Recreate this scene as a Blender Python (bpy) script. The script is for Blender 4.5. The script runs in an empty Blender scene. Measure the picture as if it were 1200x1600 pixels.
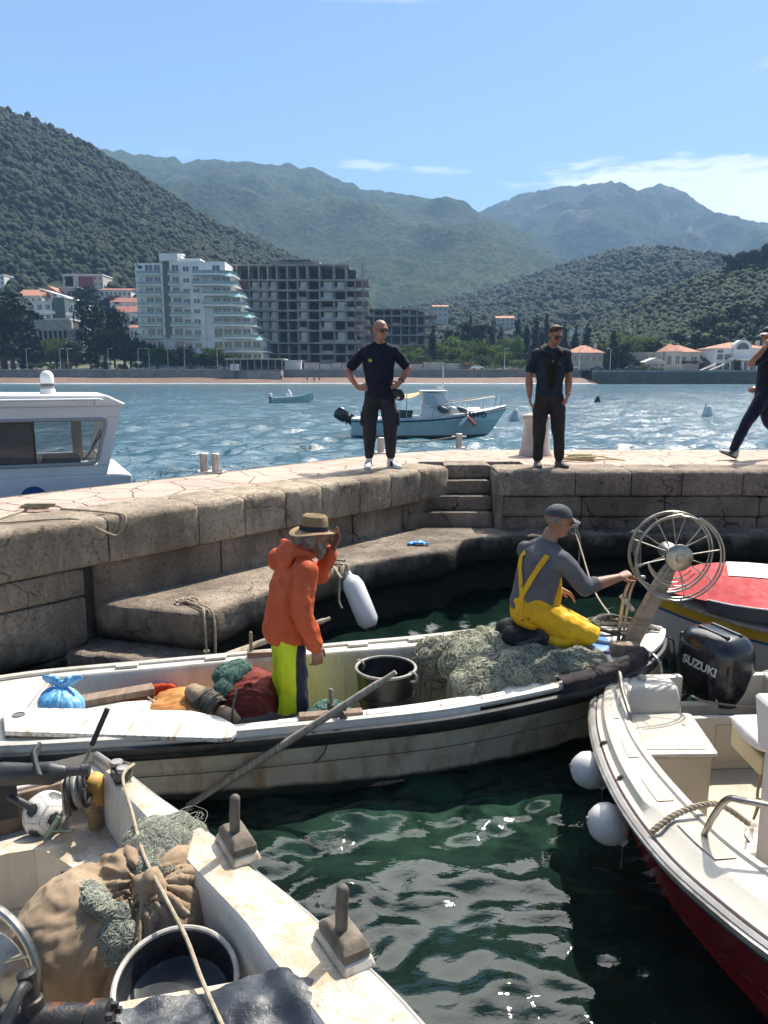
import bpy, math, random, bmesh
import numpy as np
from mathutils import Vector, Matrix, noise
SC = bpy.context.scene
COL = SC.collection
rnd = random.Random(7)
PI = math.pi
V = Vector
# ------------------------------------------------------------------ camera numbers (used for the camera and to lay out distances)
FPX, CAMH, PIT = 1180.0, 2.6, math.atan(213 / 1180)
_c, _s = math.cos(PIT), math.sin(PIT)
def _ray(px, py):
    x = (px - 600) / FPX; y = -(py - 800) / FPX
    return V((x, _c + y * _s, -_s + y * _c))
def atz(px, py, z):
    d = _ray(px, py); t = (z - CAMH) / d.z
    return V((d.x * t, d.y * t, z))
def aty(px, py, Y):
    d = _ray(px, py); t = Y / d.y
    return V((d.x * t, Y, CAMH + d.z * t))
# ------------------------------------------------------------------ objects
def setp(o, label=None, cat=None, group=None, kind=None):
    for k, v in (('label', label), ('category', cat), ('group', group), ('kind', kind)):
        if v: o[k] = v
    return o
def thing(name, label, cat, loc=(0, 0, 0), rotz=0, group=None):
    o = bpy.data.objects.new(name, None); COL.objects.link(o)
    o.empty_display_size = .1
    o.location = loc; o.rotation_euler = (0, 0, rotz)
    return setp(o, label, cat, group)
def root_of(o):
    while o.parent: o = o.parent
    return o
def link(name, me, mat, parent=None, smooth=35, bevel=0, bseg=2, world=False):
    """mesh data -> one object; world=True: the coordinates are world ones, made relative to the thing"""
    if world and parent is not None:
        r = root_of(parent)
        me.transform((Matrix.Translation(r.location) @ r.rotation_euler.to_matrix().to_4x4()).inverted())
    o = bpy.data.objects.new(name, me); COL.objects.link(o)
    if isinstance(mat, (list, tuple)):
        for m in mat: me.materials.append(m)
    elif mat: me.materials.append(mat)
    if smooth:
        me.polygons.foreach_set('use_smooth', [True] * len(me.polygons))
        if smooth < 180: me.set_sharp_from_angle(angle=math.radians(smooth))
    if bevel:
        b = o.modifiers.new('bevel', 'BEVEL'); b.width = bevel; b.segments = bseg
        b.limit_method = 'ANGLE'; b.angle_limit = math.radians(40); b.harden_normals = False
    if parent: o.parent = parent
    return o
def copy_tree(o, parent=None):
    c = o.copy(); COL.objects.link(c)
    if parent: c.parent = parent
    for ch in o.children: copy_tree(ch, c)
    return c
def frames(pts, side=None):
    pts = [V(p) for p in pts]; n = len(pts); T = []
    for i in range(n):
        a = pts[max(i - 1, 0)]; b = pts[min(i + 1, n - 1)]
        t = b - a
        T.append(t.normalized() if t.length > 1e-9 else V((0, 0, 1)))
    if side is None:
        side = V((0, 0, 1)) if abs(T[0].z) < .9 else V((1, 0, 0))
    u = V(side); out = []
    for t in T:
        u = u - t * u.dot(t)
        if u.length < 1e-6: u = t.orthogonal()
        u.normalize(); out.append((u.copy(), t.cross(u)))
    return pts, T, out
class MB:
    def __init__(s): s.v = []; s.f = []; s.m = []
    def add(s, vs, fs, mi=0):
        n = len(s.v); s.v.extend(tuple(v) for v in vs)
        s.f.extend(tuple(i + n for i in f) for f in fs); s.m.extend([mi] * len(fs)); return s
    def box(s, c, d, rz=0, M=None, mi=0):
        c = V(c); R = M if M is not None else Matrix.Rotation(rz, 3, 'Z')
        vs = [c + R @ V((x * d[0] / 2, y * d[1] / 2, z * d[2] / 2)) for z in (-1, 1) for y in (-1, 1) for x in (-1, 1)]
        return s.add(vs, [(0, 2, 3, 1), (4, 5, 7, 6), (0, 1, 5, 4), (2, 6, 7, 3), (0, 4, 6, 2), (1, 3, 7, 5)], mi)
    def bb(s, a, b, mi=0):
        return s.box([(a[i] + b[i]) / 2 for i in range(3)], [abs(b[i] - a[i]) for i in range(3)], mi=mi)
    def loft(s, rings, closed=True, cap=True, mi=0):
        n = len(rings[0]); vs = [p for r in rings for p in r]; fs = []
        for i in range(len(rings) - 1):
            for j in range(n if closed else n - 1):
                k = (j + 1) % n
                fs.append((i * n + j, i * n + k, (i + 1) * n + k, (i + 1) * n + j))
        if cap and closed:
            fs.append(tuple(range(n))[::-1]); fs.append(tuple((len(rings) - 1) * n + j for j in range(n)))
        return s.add(vs, fs, mi)
    def tube(s, pts, r, n=8, cap=True, side=None, mi=0, flat=1.0):
        P, T, Fr = frames(pts, side); rings = []
        for i, p in enumerate(P):
            ri = r[i] if isinstance(r, (list, tuple)) else r
            u, w = Fr[i]
            rings.append([p + u * (math.cos(2 * PI * j / n) * ri) + w * (math.sin(2 * PI * j / n) * ri * flat) for j in range(n)])
        return s.loft(rings, True, cap, mi)
    def ring(s, c, R, r, axis=(0, 0, 1), n=32, m=8, a0=0, a1=2 * PI, ref=None, mi=0):
        ax = V(axis).normalized(); u = V(ref) if ref else ax.orthogonal(); u = (u - ax * u.dot(ax)).normalized(); w = ax.cross(u); c = V(c)
        full = abs(a1 - a0 - 2 * PI) < 1e-6; rings = []
        for i in range(n if full else n + 1):
            a = a0 + (a1 - a0) * i / n; d = u * math.cos(a) + w * math.sin(a)
            rings.append([c + d * (R + r * math.cos(2 * PI * j / m)) + ax * (r * math.sin(2 * PI * j / m)) for j in range(m)])
        if full: rings.append(rings[0])
        return s.loft(rings, True, not full, mi)
    def lathe(s, prof, c=(0, 0, 0), n=24, M=None, mi=0, cap=True):
        c = V(c); R = M or Matrix.Identity(3)
        rings = [[c + R @ V((r * math.cos(2 * PI * j / n), r * math.sin(2 * PI * j / n), z)) for j in range(n)] for r, z in prof]
        return s.loft(rings, True, cap, mi)
    def ell(s, c, r, M=None, n=16, m=10, mi=0):
        if not isinstance(r, (tuple, list)): r = (r, r, r)
        c = V(c); R = M or Matrix.Identity(3); vs = []; fs = []
        for i in range(m + 1):
            th = PI * i / m
            for j in range(n):
                a = 2 * PI * j / n
                vs.append(c + R @ V((r[0] * math.sin(th) * math.cos(a), r[1] * math.sin(th) * math.sin(a), -r[2] * math.cos(th))))
        for i in range(m):
            for j in range(n):
                k = (j + 1) % n
                if i == 0: fs.append((j, (i + 1) * n + k, (i + 1) * n + j))
                elif i == m - 1: fs.append((i * n + j, i * n + k, (i + 1) * n + j))
                else: fs.append((i * n + j, i * n + k, (i + 1) * n + k, (i + 1) * n + j))
        return s.add(vs, fs, mi)
    def limb(s, pts, rad, side=None, n=14, mi=0):
        """closed tapered limb with round ends; radius r or (along side, across side)"""
        P, T, Fr = frames(pts, side); rr = [(r, r) if not isinstance(r, (tuple, list)) else r for r in rad]
        rings = []
        def ring(p, u, w, a, b): return [p + u * (math.cos(2 * PI * j / n) * a) + w * (math.sin(2 * PI * j / n) * b) for j in range(n)]
        u, w = Fr[0]; a, b = rr[0]
        for q in (.97, .75, .4): rings.append(ring(P[0] - T[0] * (min(a, b) * q), u, w, a * math.sqrt(1 - q * q), b * math.sqrt(1 - q * q)))
        for i, p in enumerate(P):
            u, w = Fr[i]; rings.append(ring(p, u, w, *rr[i]))
        u, w = Fr[-1]; a, b = rr[-1]
        for q in (.4, .75, .97): rings.append(ring(P[-1] + T[-1] * (min(a, b) * q), u, w, a * math.sqrt(1 - q * q), b * math.sqrt(1 - q * q)))
        return s.loft(rings, True, True, mi)
    def prism(s, poly, z0, z1, mi=0):
        n = len(poly); vs = [(p[0], p[1], z0) for p in poly] + [(p[0], p[1], z1) for p in poly]
        return s.add(vs, [tuple(range(n))[::-1], tuple(range(n, 2 * n))] + [(i, (i + 1) % n, n + (i + 1) % n, n + i) for i in range(n)], mi)
    def sheet(s, P, closed=False, mi=0):
        return s.loft(P, closed, False, mi)
    def mesh(s):
        me = bpy.data.meshes.new('m'); me.from_pydata(s.v, [], s.f)
        if any(s.m): me.polygons.foreach_set('material_index', s.m)
        me.update(); return me
    def fix(s):
        me = s.mesh(); b = bmesh.new(); b.from_mesh(me)
        bmesh.ops.remove_doubles(b, verts=b.verts, dist=1e-5)
        bmesh.ops.recalc_face_normals(b, faces=b.faces); b.to_mesh(me); b.free(); me.update(); return me
    def build(s, name, mat, parent=None, fix=True, **k):
        return link(name, s.fix() if fix else s.mesh(), mat, parent, **k)
def modmesh(me, mods):
    o = bpy.data.objects.new('tmp', me); COL.objects.link(o)
    for kind, kw in mods:
        m = o.modifiers.new('x', kind)
        for k, v in kw.items(): setattr(m, k, v)
    dg = bpy.context.evaluated_depsgraph_get()
    out = bpy.data.meshes.new_from_object(o.evaluated_get(dg)); bpy.data.objects.remove(o)
    return out
def remesh(mb, vox, it=4, fac=.5, extra=()):
    return modmesh(mb.fix() if isinstance(mb, MB) else mb, [('REMESH', dict(mode='VOXEL', voxel_size=vox)), ('SMOOTH', dict(factor=fac, iterations=it))] + list(extra))
def fbm(p, o=4, h=1.0): return noise.fractal(p, h, 2.0, o)
def wrinkle(me, fn):
    """move every vertex along its normal by fn(co)"""
    ds = [(v.index, v.co + v.normal * fn(v.co)) for v in me.vertices]
    for i, c in ds: me.vertices[i].co = c
    me.update(); return me
def npmesh(name, vs, fs, tri=True):
    me = bpy.data.meshes.new(name); vs = np.asarray(vs, dtype=np.float32); fs = np.asarray(fs, dtype=np.int32); k = fs.shape[1]
    me.vertices.add(len(vs)); me.vertices.foreach_set('co', vs.ravel())
    me.loops.add(fs.size); me.loops.foreach_set('vertex_index', fs.ravel())
    me.polygons.add(len(fs)); me.polygons.foreach_set('loop_start', np.arange(len(fs), dtype=np.int32) * k)
    me.update(calc_edges=True); me.validate(); return me
def spline(pts, n=8):
    pts = [V(p) for p in pts]; P = [pts[0]] + pts + [pts[-1]]; out = []
    for i in range(1, len(P) - 2):
        a, b, c, d = P[i - 1], P[i], P[i + 1], P[i + 2]
        for k in range(n):
            t = k / n
            out.append(.5 * ((2 * b) + (c - a) * t + (2 * a - 5 * b + 4 * c - d) * t * t + (3 * b - a - 3 * c + d) * t ** 3))
    out.append(pts[-1]); return out
def lerp(a, b, t): return a + (b - a) * t
def interp(tab, x):
    if x <= tab[0][0]: return tab[0][1]
    for (x0, y0), (x1, y1) in zip(tab, tab[1:]):
        if x <= x1: return y0 + (y1 - y0) * (x - x0) / (x1 - x0)
    return tab[-1][1]
def sinterp(tab, x):
    """smooth (Catmull) table lookup"""
    n = len(tab)
    if x <= tab[0][0]: return tab[0][1]
    for i in range(n - 1):
        if x <= tab[i + 1][0]:
            x0, y0 = tab[i]; x1, y1 = tab[i + 1]; h = x1 - x0; t = (x - x0) / h
            m0 = (y1 - tab[i - 1][1]) / (x1 - tab[i - 1][0]) * h if i > 0 else y1 - y0
            m1 = (tab[i + 2][1] - y0) / (tab[i + 2][0] - x0) * h if i + 2 < n else y1 - y0
            return (2 * t**3 - 3 * t * t + 1) * y0 + (t**3 - 2 * t * t + t) * m0 + (3 * t * t - 2 * t**3) * y1 + (t**3 - t * t) * m1
    return tab[-1][1]
def text_mesh(txt, size, depth=.002, shear=0, bold=0):
    cu = bpy.data.curves.new('t', 'FONT'); cu.body = txt; cu.size = size; cu.extrude = depth; cu.shear = shear; cu.offset = bold; cu.align_x = 'CENTER'; cu.align_y = 'CENTER'
    o = bpy.data.objects.new('t', cu); COL.objects.link(o)
    me = bpy.data.meshes.new_from_object(o.evaluated_get(bpy.context.evaluated_depsgraph_get())); bpy.data.objects.remove(o); return me
# ------------------------------------------------------------------ materials
def rgb(h):
    v = [int(h[i:i + 2], 16) / 255 for i in (0, 2, 4)]
    return tuple(x / 12.92 if x <= .04045 else ((x + .055) / 1.055) ** 2.4 for x in v)
class NT:
    def __init__(s, name):
        s.m = bpy.data.materials.new(name); s.m.use_nodes = True; s.t = s.m.node_tree
        s.b = s.t.nodes['Principled BSDF']; s.tc = s.t.nodes.new('ShaderNodeTexCoord')
    def n(s, t, **k):
        x = s.t.nodes.new('ShaderNode' + t)
        for a, v in k.items(): setattr(x, a, v)
        return x
    def l(s, a, b): s.t.links.new(a, b)
    def coord(s, scale=(1, 1, 1), rot=(0, 0, 0), out='Object'):
        mp = s.n('Mapping'); mp.inputs['Scale'].default_value = scale; mp.inputs['Rotation'].default_value = rot
        s.l(s.tc.outputs[out], mp.inputs[0]); return mp.outputs[0]
    def noise(s, scale, detail=5, rough=.6, co=None, dist=0):
        x = s.n('TexNoise'); x.inputs['Scale'].default_value = scale; x.inputs['Detail'].default_value = detail; x.inputs['Roughness'].default_value = rough; x.inputs['Distortion'].default_value = dist
        s.l(co if co else s.tc.outputs['Object'], x.inputs['Vector']); return x.outputs['Fac']
    def voro(s, scale, feat='F1', co=None, out='Distance'):
        x = s.n('TexVoronoi', feature=feat); x.inputs['Scale'].default_value = scale
        s.l(co if co else s.tc.outputs['Object'], x.inputs['Vector']); return x.outputs[out]
    def ramp(s, fac, lo, hi, a=0., b=1.):
        x = s.n('MapRange'); x.inputs[1].default_value = lo; x.inputs[2].default_value = hi; x.inputs[3].default_value = a; x.inputs[4].default_value = b
        s.l(fac, x.inputs[0]); return x.outputs[0]
    def math(s, op, a, b=None):
        x = s.n('Math', operation=op)
        for i, q in enumerate((a, b)):
            if q is None: continue
            if isinstance(q, (int, float)): x.inputs[i].default_value = q
            else: s.l(q, x.inputs[i])
        return x.outputs[0]
    def mix(s, fac, a, b, mode='MIX'):
        x = s.n('Mix', data_type='RGBA', blend_type=mode)
        for sock, q in ((x.inputs[0], fac), (x.inputs[6], a), (x.inputs[7], b)):
            if isinstance(q, (int, float)): sock.default_value = q
            elif isinstance(q, tuple): sock.default_value = (*q[:3], 1)
            else: s.l(q, sock)
        return x.outputs[2]
    def xyz(s, out='Object'):
        x = s.n('SeparateXYZ'); s.l(s.tc.outputs[out], x.inputs[0]); return x.outputs
    def isl(s):
        return s.n('NewGeometry').outputs['Random Per Island']
    def set(s, col=None, rough=None, metal=None, spec=None, **kw):
        for k, q in (('Base Color', col), ('Roughness', rough), ('Metallic', metal), ('Specular IOR Level', spec), *kw.items()):
            if q is None: continue
            k = k.replace('_', ' ')
            if isinstance(q, tuple): s.b.inputs[k].default_value = (*q[:3], 1)
            elif isinstance(q, (int, float)): s.b.inputs[k].default_value = q
            else: s.l(q, s.b.inputs[k])
        return s
    def bump(s, h, strength=.5, dist=.01, prev=None):
        x = s.n('Bump'); x.inputs['Strength'].default_value = strength; x.inputs['Distance'].default_value = dist
        s.l(h, x.inputs['Height'])
        if prev: s.l(prev, x.inputs['Normal'])
        s.l(x.outputs[0], s.b.inputs['Normal']); return x.outputs[0]
_mats = {}
def M(name, col, col2=None, rough=.6, metal=0., ns=6, lo=.4, hi=.62, bump=0, bs=40, bd=.004, spots=(), spec=.5, detail=5, stretch=(1, 1, 1), **kw):
    """a painted / worn / woven surface: two colours broken up by noise, spots (colour, scale, lo, hi), fine bump"""
    if name in _mats: return _mats[name]
    t = NT(name); co = t.coord(stretch)
    c = col
    if col2: c = t.mix(t.ramp(t.noise(ns, detail, co=co), lo, hi), col, col2)
    for sc, scale, a, b in spots:
        c = t.mix(t.ramp(t.noise(scale, 8, .65, co=co), a, b), c, sc)
    r = t.ramp(t.noise(ns * 3, 4), .3, .7, max(rough - .1, .02), min(rough + .1, 1))
    t.set(c, r, metal, spec, **kw)
    if bump: t.bump(t.noise(bs, 6, .6, co=co), bump, bd)
    _mats[name] = t.m; return t.m
# ------------------------------------------------------------------ camera, sun, sky
cam = bpy.data.cameras.new('camera'); co_ = bpy.data.objects.new('camera', cam); COL.objects.link(co_)
cam.sensor_fit = 'VERTICAL'; cam.sensor_height = 36; cam.lens = 36 * FPX / 1600
cam.clip_start = .05; cam.clip_end = 20000
co_.location = (0, 0, CAMH); co_.rotation_euler = (PI / 2 - PIT, 0, 0); SC.camera = co_
SUN_AZ, SUN_EL = math.radians(39), math.radians(55)
sun_dir = V((math.sin(SUN_AZ) * math.cos(SUN_EL), math.cos(SUN_AZ) * math.cos(SUN_EL), math.sin(SUN_EL)))
sl = bpy.data.lights.new('sun', 'SUN'); sl.energy = 5.4; sl.angle = math.radians(.5); sl.color = (1, .93, .82)
so = bpy.data.objects.new('sun', sl); COL.objects.link(so); so.rotation_euler = sun_dir.to_track_quat('Z', 'Y').to_euler(); so.location = (0, 0, 30)
w = bpy.data.worlds.new('World'); SC.world = w; w.use_nodes = True; nt = w.node_tree; nd = nt.nodes; bg = nd['Background']
sky = nd.new('ShaderNodeTexSky'); sky.sky_type = 'NISHITA'; sky.sun_disc = False; sky.sun_elevation = SUN_EL; sky.sun_rotation = SUN_AZ
sky.altitude = 0; sky.air_density = 1.0; sky.dust_density = .3; sky.ozone_density = 3.0
# thin clouds: noise over the view direction, drawn out along the horizon, kept to a few banks
tc = nd.new('ShaderNodeTexCoord'); sep = nd.new('ShaderNodeSeparateXYZ'); nt.links.new(tc.outputs['Generated'], sep.inputs[0])
def wm(op, a, b=None):
    x = nd.new('ShaderNodeMath'); x.operation = op; x.use_clamp = False
    for i, q in enumerate((a, b)):
        if q is None: continue
        if isinstance(q, (int, float)): x.inputs[i].default_value = q
        else: nt.links.new(q, x.inputs[i])
    return x.outputs[0]
def wr(f, lo, hi):
    x = nd.new('ShaderNodeMapRange'); x.interpolation_type = 'SMOOTHSTEP'; x.inputs[1].default_value = lo; x.inputs[2].default_value = hi; nt.links.new(f, x.inputs[0]); return x.outputs[0]
az = wm('ARCTAN2', sep.outputs[0], sep.outputs[1]); el = wm('ARCSINE', sep.outputs[2])
comb = nd.new('ShaderNodeCombineXYZ'); nt.links.new(az, comb.inputs[0]); nt.links.new(wm('MULTIPLY', el, 5.0), comb.inputs[1])
def wnoise(scale, det=7, r=.6):
    x = nd.new('ShaderNodeTexNoise'); x.inputs['Scale'].default_value = scale; x.inputs['Detail'].default_value = det; x.inputs['Roughness'].default_value = r; nt.links.new(comb.outputs[0], x.inputs['Vector']); return x.outputs['Fac']
n1 = wnoise(9); n2 = wnoise(22)
def bank(a, e, ra, re, lo, hi, tilt=0.):
    da = wm('DIVIDE', wm('SUBTRACT', az, a), ra); de = wm('DIVIDE', wm('SUBTRACT', wm('SUBTRACT', el, e), wm('MULTIPLY', wm('SUBTRACT', az, a), tilt)), re)
    d = wm('ADD', wm('MULTIPLY', da, da), wm('MULTIPLY', de, de))
    m = wm('SUBTRACT', 1.0, d); m = wm('MAXIMUM', m, -1.0)
    v = wm('ADD', m, wm('MULTIPLY', wm('SUBTRACT', wm('ADD', wm('MULTIPLY', n1, .6), wm('MULTIPLY', n2, .4)), .5), 3.2))
    return wr(v, lo, hi)
def pxae(px, py):
    d = _ray(px, py).normalized(); return math.atan2(d.x, d.y), math.asin(d.z)
msk = None
for px, py, rx, ry, lo, hi, k, tl in ((1115, 302, 290, 50, .10, .75, 1.0, -.10), (575, 258, 75, 10, .3, 1.3, .8, -.05), (680, 266, 75, 9, .35, 1.4, .75, -.05), (275, 238, 50, 7, .5, 1.6, .5, 0), (1180, 115, 50, 22, .6, 1.8, .55, .5), (600, 0, 260, 7, .7, 1.8, .5, 0), (1000, 272, 140, 14, .3, 1.3, .6, 0)):
    a, e = pxae(px, py)
    b = wm('MULTIPLY', bank(a, e, rx / FPX, ry / FPX, lo, hi, tl), k)
    msk = b if msk is None else wm('MAXIMUM', msk, b)
# scattered high clouds elsewhere in the sky dome (seen only as reflections in the water)
up = wr(el, .62, .8)
hi_n = nd.new('ShaderNodeTexNoise'); hi_n.inputs['Scale'].default_value = 3.0; hi_n.inputs['Detail'].default_value = 6; nt.links.new(tc.outputs['Generated'], hi_n.inputs['Vector'])
msk = wm('MAXIMUM', msk, wm('MULTIPLY', wm('MULTIPLY', up, wr(hi_n.outputs['Fac'], .5, .7)), .45))
gl = wm('MULTIPLY', bank(.10, .84, .9, .40, .0, .8), wr(el, .47, .58))  # mask of the added bright bank, cut off above the view
mx = nd.new('ShaderNodeMix'); mx.data_type = 'RGBA'; nt.links.new(msk, mx.inputs[0]); nt.links.new(sky.outputs[0], mx.inputs[6]); mx.inputs[7].default_value = (9.5, 9.6, 9.9, 1)
mx2 = nd.new('ShaderNodeMix'); mx2.data_type = 'RGBA'; nt.links.new(gl, mx2.inputs[0]); nt.links.new(mx.outputs[2], mx2.inputs[6]); mx2.inputs[7].default_value = (58, 57, 55, 1)   # added unseen cloud bank above the frame, brightens the water's reflections
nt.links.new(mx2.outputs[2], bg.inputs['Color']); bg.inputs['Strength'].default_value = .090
SC.view_settings.view_transform = 'Standard'; SC.view_settings.look = 'None'; SC.view_settings.exposure = .85; SC.view_settings.gamma = 1
cy = SC.cycles; cy.use_denoising = True; cy.max_bounces = 6; cy.diffuse_bounces = 3; cy.glossy_bounces = 4; cy.transmission_bounces = 4; cy.transparent_max_bounces = 12; cy.volume_bounces = 0
cy.sample_clamp_indirect = 6; cy.caustics_reflective = False; cy.caustics_refractive = False; cy.use_adaptive_sampling = True; cy.adaptive_threshold = .012
# ------------------------------------------------------------------ water: one sheet, swell modelled as geometry
def pier_side(X, Y):
    """>0 outside the harbour arm (open sea), <0 in the basin"""
    a = (Y - 5.61 - (X + 2.91) * 1.135) / 1.5 - .8
    return np.where(X < 1.0, a, Y - 10.3)
def make_water():
    nr, ncol = 760, 520
    t = np.linspace(0, 1, nr); Yr = .9 * (262 / .9) ** t
    u = np.linspace(-1, 1, ncol)
    Yg = np.repeat(Yr[:, None], ncol, 1); Xg = u[None, :] * (Yr[:, None] * .62 + 2.6)
    far = u[None, :] ** 9 * np.clip((Yr[:, None] - 9), 0, 300) * .9
    Xg = Xg + far
    cell = np.maximum(Yr * (262 / .9) ** (1 / nr) - Yr, (Yr * .62 + 2.6) * 2 / ncol)[:, None]
    outm = 1 / (1 + np.exp(-np.clip(pier_side(Xg, Yg) * 4, -40, 40)))
    rs = np.random.RandomState(3); Zg = np.zeros_like(Xg)
    # warp so that crests are short and broken
    wx = .35 * np.sin(Xg * 1.1 + Yg * .7) + .22 * np.sin(Xg * 2.3 - Yg * 1.9 + 1.2); wy = .35 * np.sin(Yg * 1.3 - Xg * .9 + .5) + .2 * np.sin(Yg * 2.9 + Xg * 1.7)
    for k in range(46):
        lam = .16 * (9.0) ** rs.rand() if k % 2 else .35 * 9 ** rs.rand()
        th = rs.normal(-.9, .75); kk = 2 * PI / lam; ph = rs.rand() * 6.28
        fade = np.clip((lam / cell - 2.2) / 2.5, 0, 1)
        a_in = .0085 * lam ** .95 * math.exp(-(lam / 1.5) ** 2); a_out = .0105 * lam ** .92
        amp = (a_in * (1 - outm) + a_out * outm) * fade
        s_ = np.sin((Xg + wx * .5 * lam) * kk * math.cos(th) + (Yg + wy * .5 * lam) * kk * math.sin(th) + ph)
        Zg += amp * (s_ + .35 * outm * (2 * ((s_ + 1) / 2) ** 2 - 1))
    # calm, larger rounded ripples in the basin
    for k in range(12):
        lam = .14 * 3.6 ** rs.rand(); th = rs.rand() * 6.28; kk = 2 * PI / lam
        Zg += .0050 * lam ** .85 * (1 - outm) * np.clip((lam / cell - 2.2) / 2.5, 0, 1) * np.sin((Xg + wx * .35) * kk * math.cos(th) + (Yg + wy * .35) * kk * math.sin(th) + rs.rand() * 6.28)
    for k in range(26):
        lam = .085 * 3.0 ** rs.rand(); th = PI / 2 + rs.normal(.0, .5); kk = 2 * PI / lam
        Zg += .0115 * lam * (1 - outm) * np.clip((lam / cell - 2.2) / 2.5, 0, 1) * (.6 + .4 * np.sin(Xg * 1.3 + Yg * 2.1 + k)) * np.sin((Xg + wx * .22) * kk * math.cos(th) + (Yg + wy * .22) * kk * math.sin(th) + rs.rand() * 6.28)
    vs = np.stack([Xg, Yg, Zg], -1).reshape(-1, 3)
    i = np.arange(nr - 1)[:, None] * ncol + np.arange(ncol - 1)[None, :]
    fs = np.stack([i, i + 1, i + ncol + 1, i + ncol], -1).reshape(-1, 4)
    me = npmesh('water', vs, fs)
    t = NT('water'); x, y, z = t.xyz()
    # open sea beyond the harbour arm, green shallows inside
    side = t.math('SUBTRACT', y, t.math('ADD', t.math('MULTIPLY', x, 1.0), 9.2))
    out1 = t.ramp(side, -.6, .6); out2 = t.ramp(y, 10.0, 10.8)
    outm_ = t.math('MAXIMUM', out1, out2)
    n = t.noise(.9, 5, .6); n_b = t.noise(3.5, 4)
    basin = t.mix(t.ramp(n, .42, .68), (.004, .010, .008), (.008, .020, .015))
    # lit harbour bed by the working boat, its light painted into the water colour
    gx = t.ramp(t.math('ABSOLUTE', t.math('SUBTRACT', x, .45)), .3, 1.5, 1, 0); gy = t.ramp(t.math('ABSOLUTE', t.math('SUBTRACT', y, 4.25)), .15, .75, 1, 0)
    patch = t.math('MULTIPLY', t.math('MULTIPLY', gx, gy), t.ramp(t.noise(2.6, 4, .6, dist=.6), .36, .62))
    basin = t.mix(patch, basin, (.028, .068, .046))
    seac = t.mix(t.ramp(t.noise(.05, 4), .35, .65), (.009, .062, .095), (.014, .085, .118))
    shore = t.ramp(y, 185, 240); seac = t.mix(shore, seac, (.06, .15, .16))
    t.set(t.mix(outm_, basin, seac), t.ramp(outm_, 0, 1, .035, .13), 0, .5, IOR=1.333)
    co1 = t.coord((1, 1.7, 1)); b1 = t.noise(7, 4, .55, co=co1, dist=.4); b2 = t.noise(1.6, 5, .6, co=co1)
    farb = t.ramp(y, 14, 60, 1.2, 3.6); amp_ = t.math('ADD', t.math('MULTIPLY', outm_, farb), t.math('MULTIPLY', t.math('SUBTRACT', 1.0, outm_), .22))
    b0 = t.noise(11, 3, .5, co=t.coord((1, 1.9, 1), (0, 0, .35)), dist=.5)
    dist_b = t.math('MULTIPLY', t.math('ADD', t.math('ADD', b1, t.math('MULTIPLY', b0, .6)), t.math('MULTIPLY', b2, 3.0)), amp_)
    spk = t.math('MULTIPLY', t.ramp(t.noise(5.5, 2, .5, co=t.coord((1, 1.4, 1), (0, 0, .5))), .64, .82), t.ramp(outm_, 0, 1, .0, 1.0))
    pb = t.bump(dist_b, .55, .025); t.bump(spk, 1.0, .11, pb)
    o = link('water', me, t.m, smooth=180); setp(o, kind='structure'); return o
make_water()
# seabed / ground sheet below everything, out to the hills
g = MB(); g.box((0, 2600, -2.2), (9000, 6400, .4)); setp(g.build('ground', M('earth', (.05, .06, .04), (.09, .09, .06), ns=.02, rough=.95)), kind='structure')
# ------------------------------------------------------------------ hills
def leaf_mat(name, a, b, c, ns=.15, bs=.9, bd=.6, isl=True, rough=.85, trans=0.):
    t = NT(name); r = t.isl() if isl else t.noise(.06, 3)
    if isl: r = t.math('ADD', t.math('POWER', r, 1.8), t.math('MULTIPLY', t.math('SUBTRACT', t.noise(.022, 4, .6), .5), 1.1))
    col = t.mix(t.ramp(r, 0, 1), a, b); col = t.mix(t.ramp(t.noise(ns, 6, .7), .42, .62), col, c)
    t.set(col, rough, 0, .2); t.bump(t.noise(bs, 6, .7), 1.0, bd)
    if trans:      # light comes through the leaves
        tr = t.n('BsdfTranslucent'); t.l(col, tr.inputs[0]); mxs = t.n('MixShader'); mxs.inputs[0].default_value = trans; t.l(t.b.outputs[0], mxs.inputs[1]); t.l(tr.outputs[0], mxs.inputs[2]); t.l(mxs.outputs[0], t.t.nodes['Material Output'].inputs[0])
    return t.m
HF = {}
def hill(name, sil, Dr, Db, zb, mat, amp=.06, nx=150, ny=46, p=.85, seed=0., back=.55):
    pts = sorted((tuple(aty(px, py, Dr)) for px, py in sil)); tab = [(q[0], q[2]) for q in pts]
    x0, x1 = tab[0][0], tab[-1][0]
    def h(X, Yv):
        v = (Yv - Db) / (Dr - Db); hr = sinterp(tab, X) - zb
        if v <= 1: s = max(v, 0) ** p
        else: s = max(0., 1 - ((v - 1) / back) ** 1.4)
        q = V((X / Dr * 9 + seed, Yv / Dr * 9, seed)); ridge = 1 - abs(noise.noise(q * .8)) * 2
        nz = (fbm(q, 5) * .6 + ridge * .5 - .2) * amp * hr * (1 - math.exp(-((v - 1) / .16) ** 2)) * min(1, v * 3)
        fine = fbm(q * 7, 3) * amp * .12 * hr * (1 if v > .02 else 0)
        return zb + hr * s + nz * .9 + fine
    HF[name] = (h, x0, x1)
    rows = [Db + (Dr - Db) * (1 + back) * j / ny for j in range(ny + 1)]
    vs = [(x0 + (x1 - x0) * i / nx, Yv, h(x0 + (x1 - x0) * i / nx, Yv)) for Yv in rows for i in range(nx + 1)]
    idx = np.arange(ny)[:, None] * (nx + 1) + np.arange(nx)[None, :]
    fs = np.stack([idx, idx + 1, idx + nx + 2, idx + nx + 1], -1).reshape(-1, 4)
    o = link('hill', npmesh('hill', vs, fs), mat, smooth=180); setp(o, kind='structure'); return h
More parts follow.
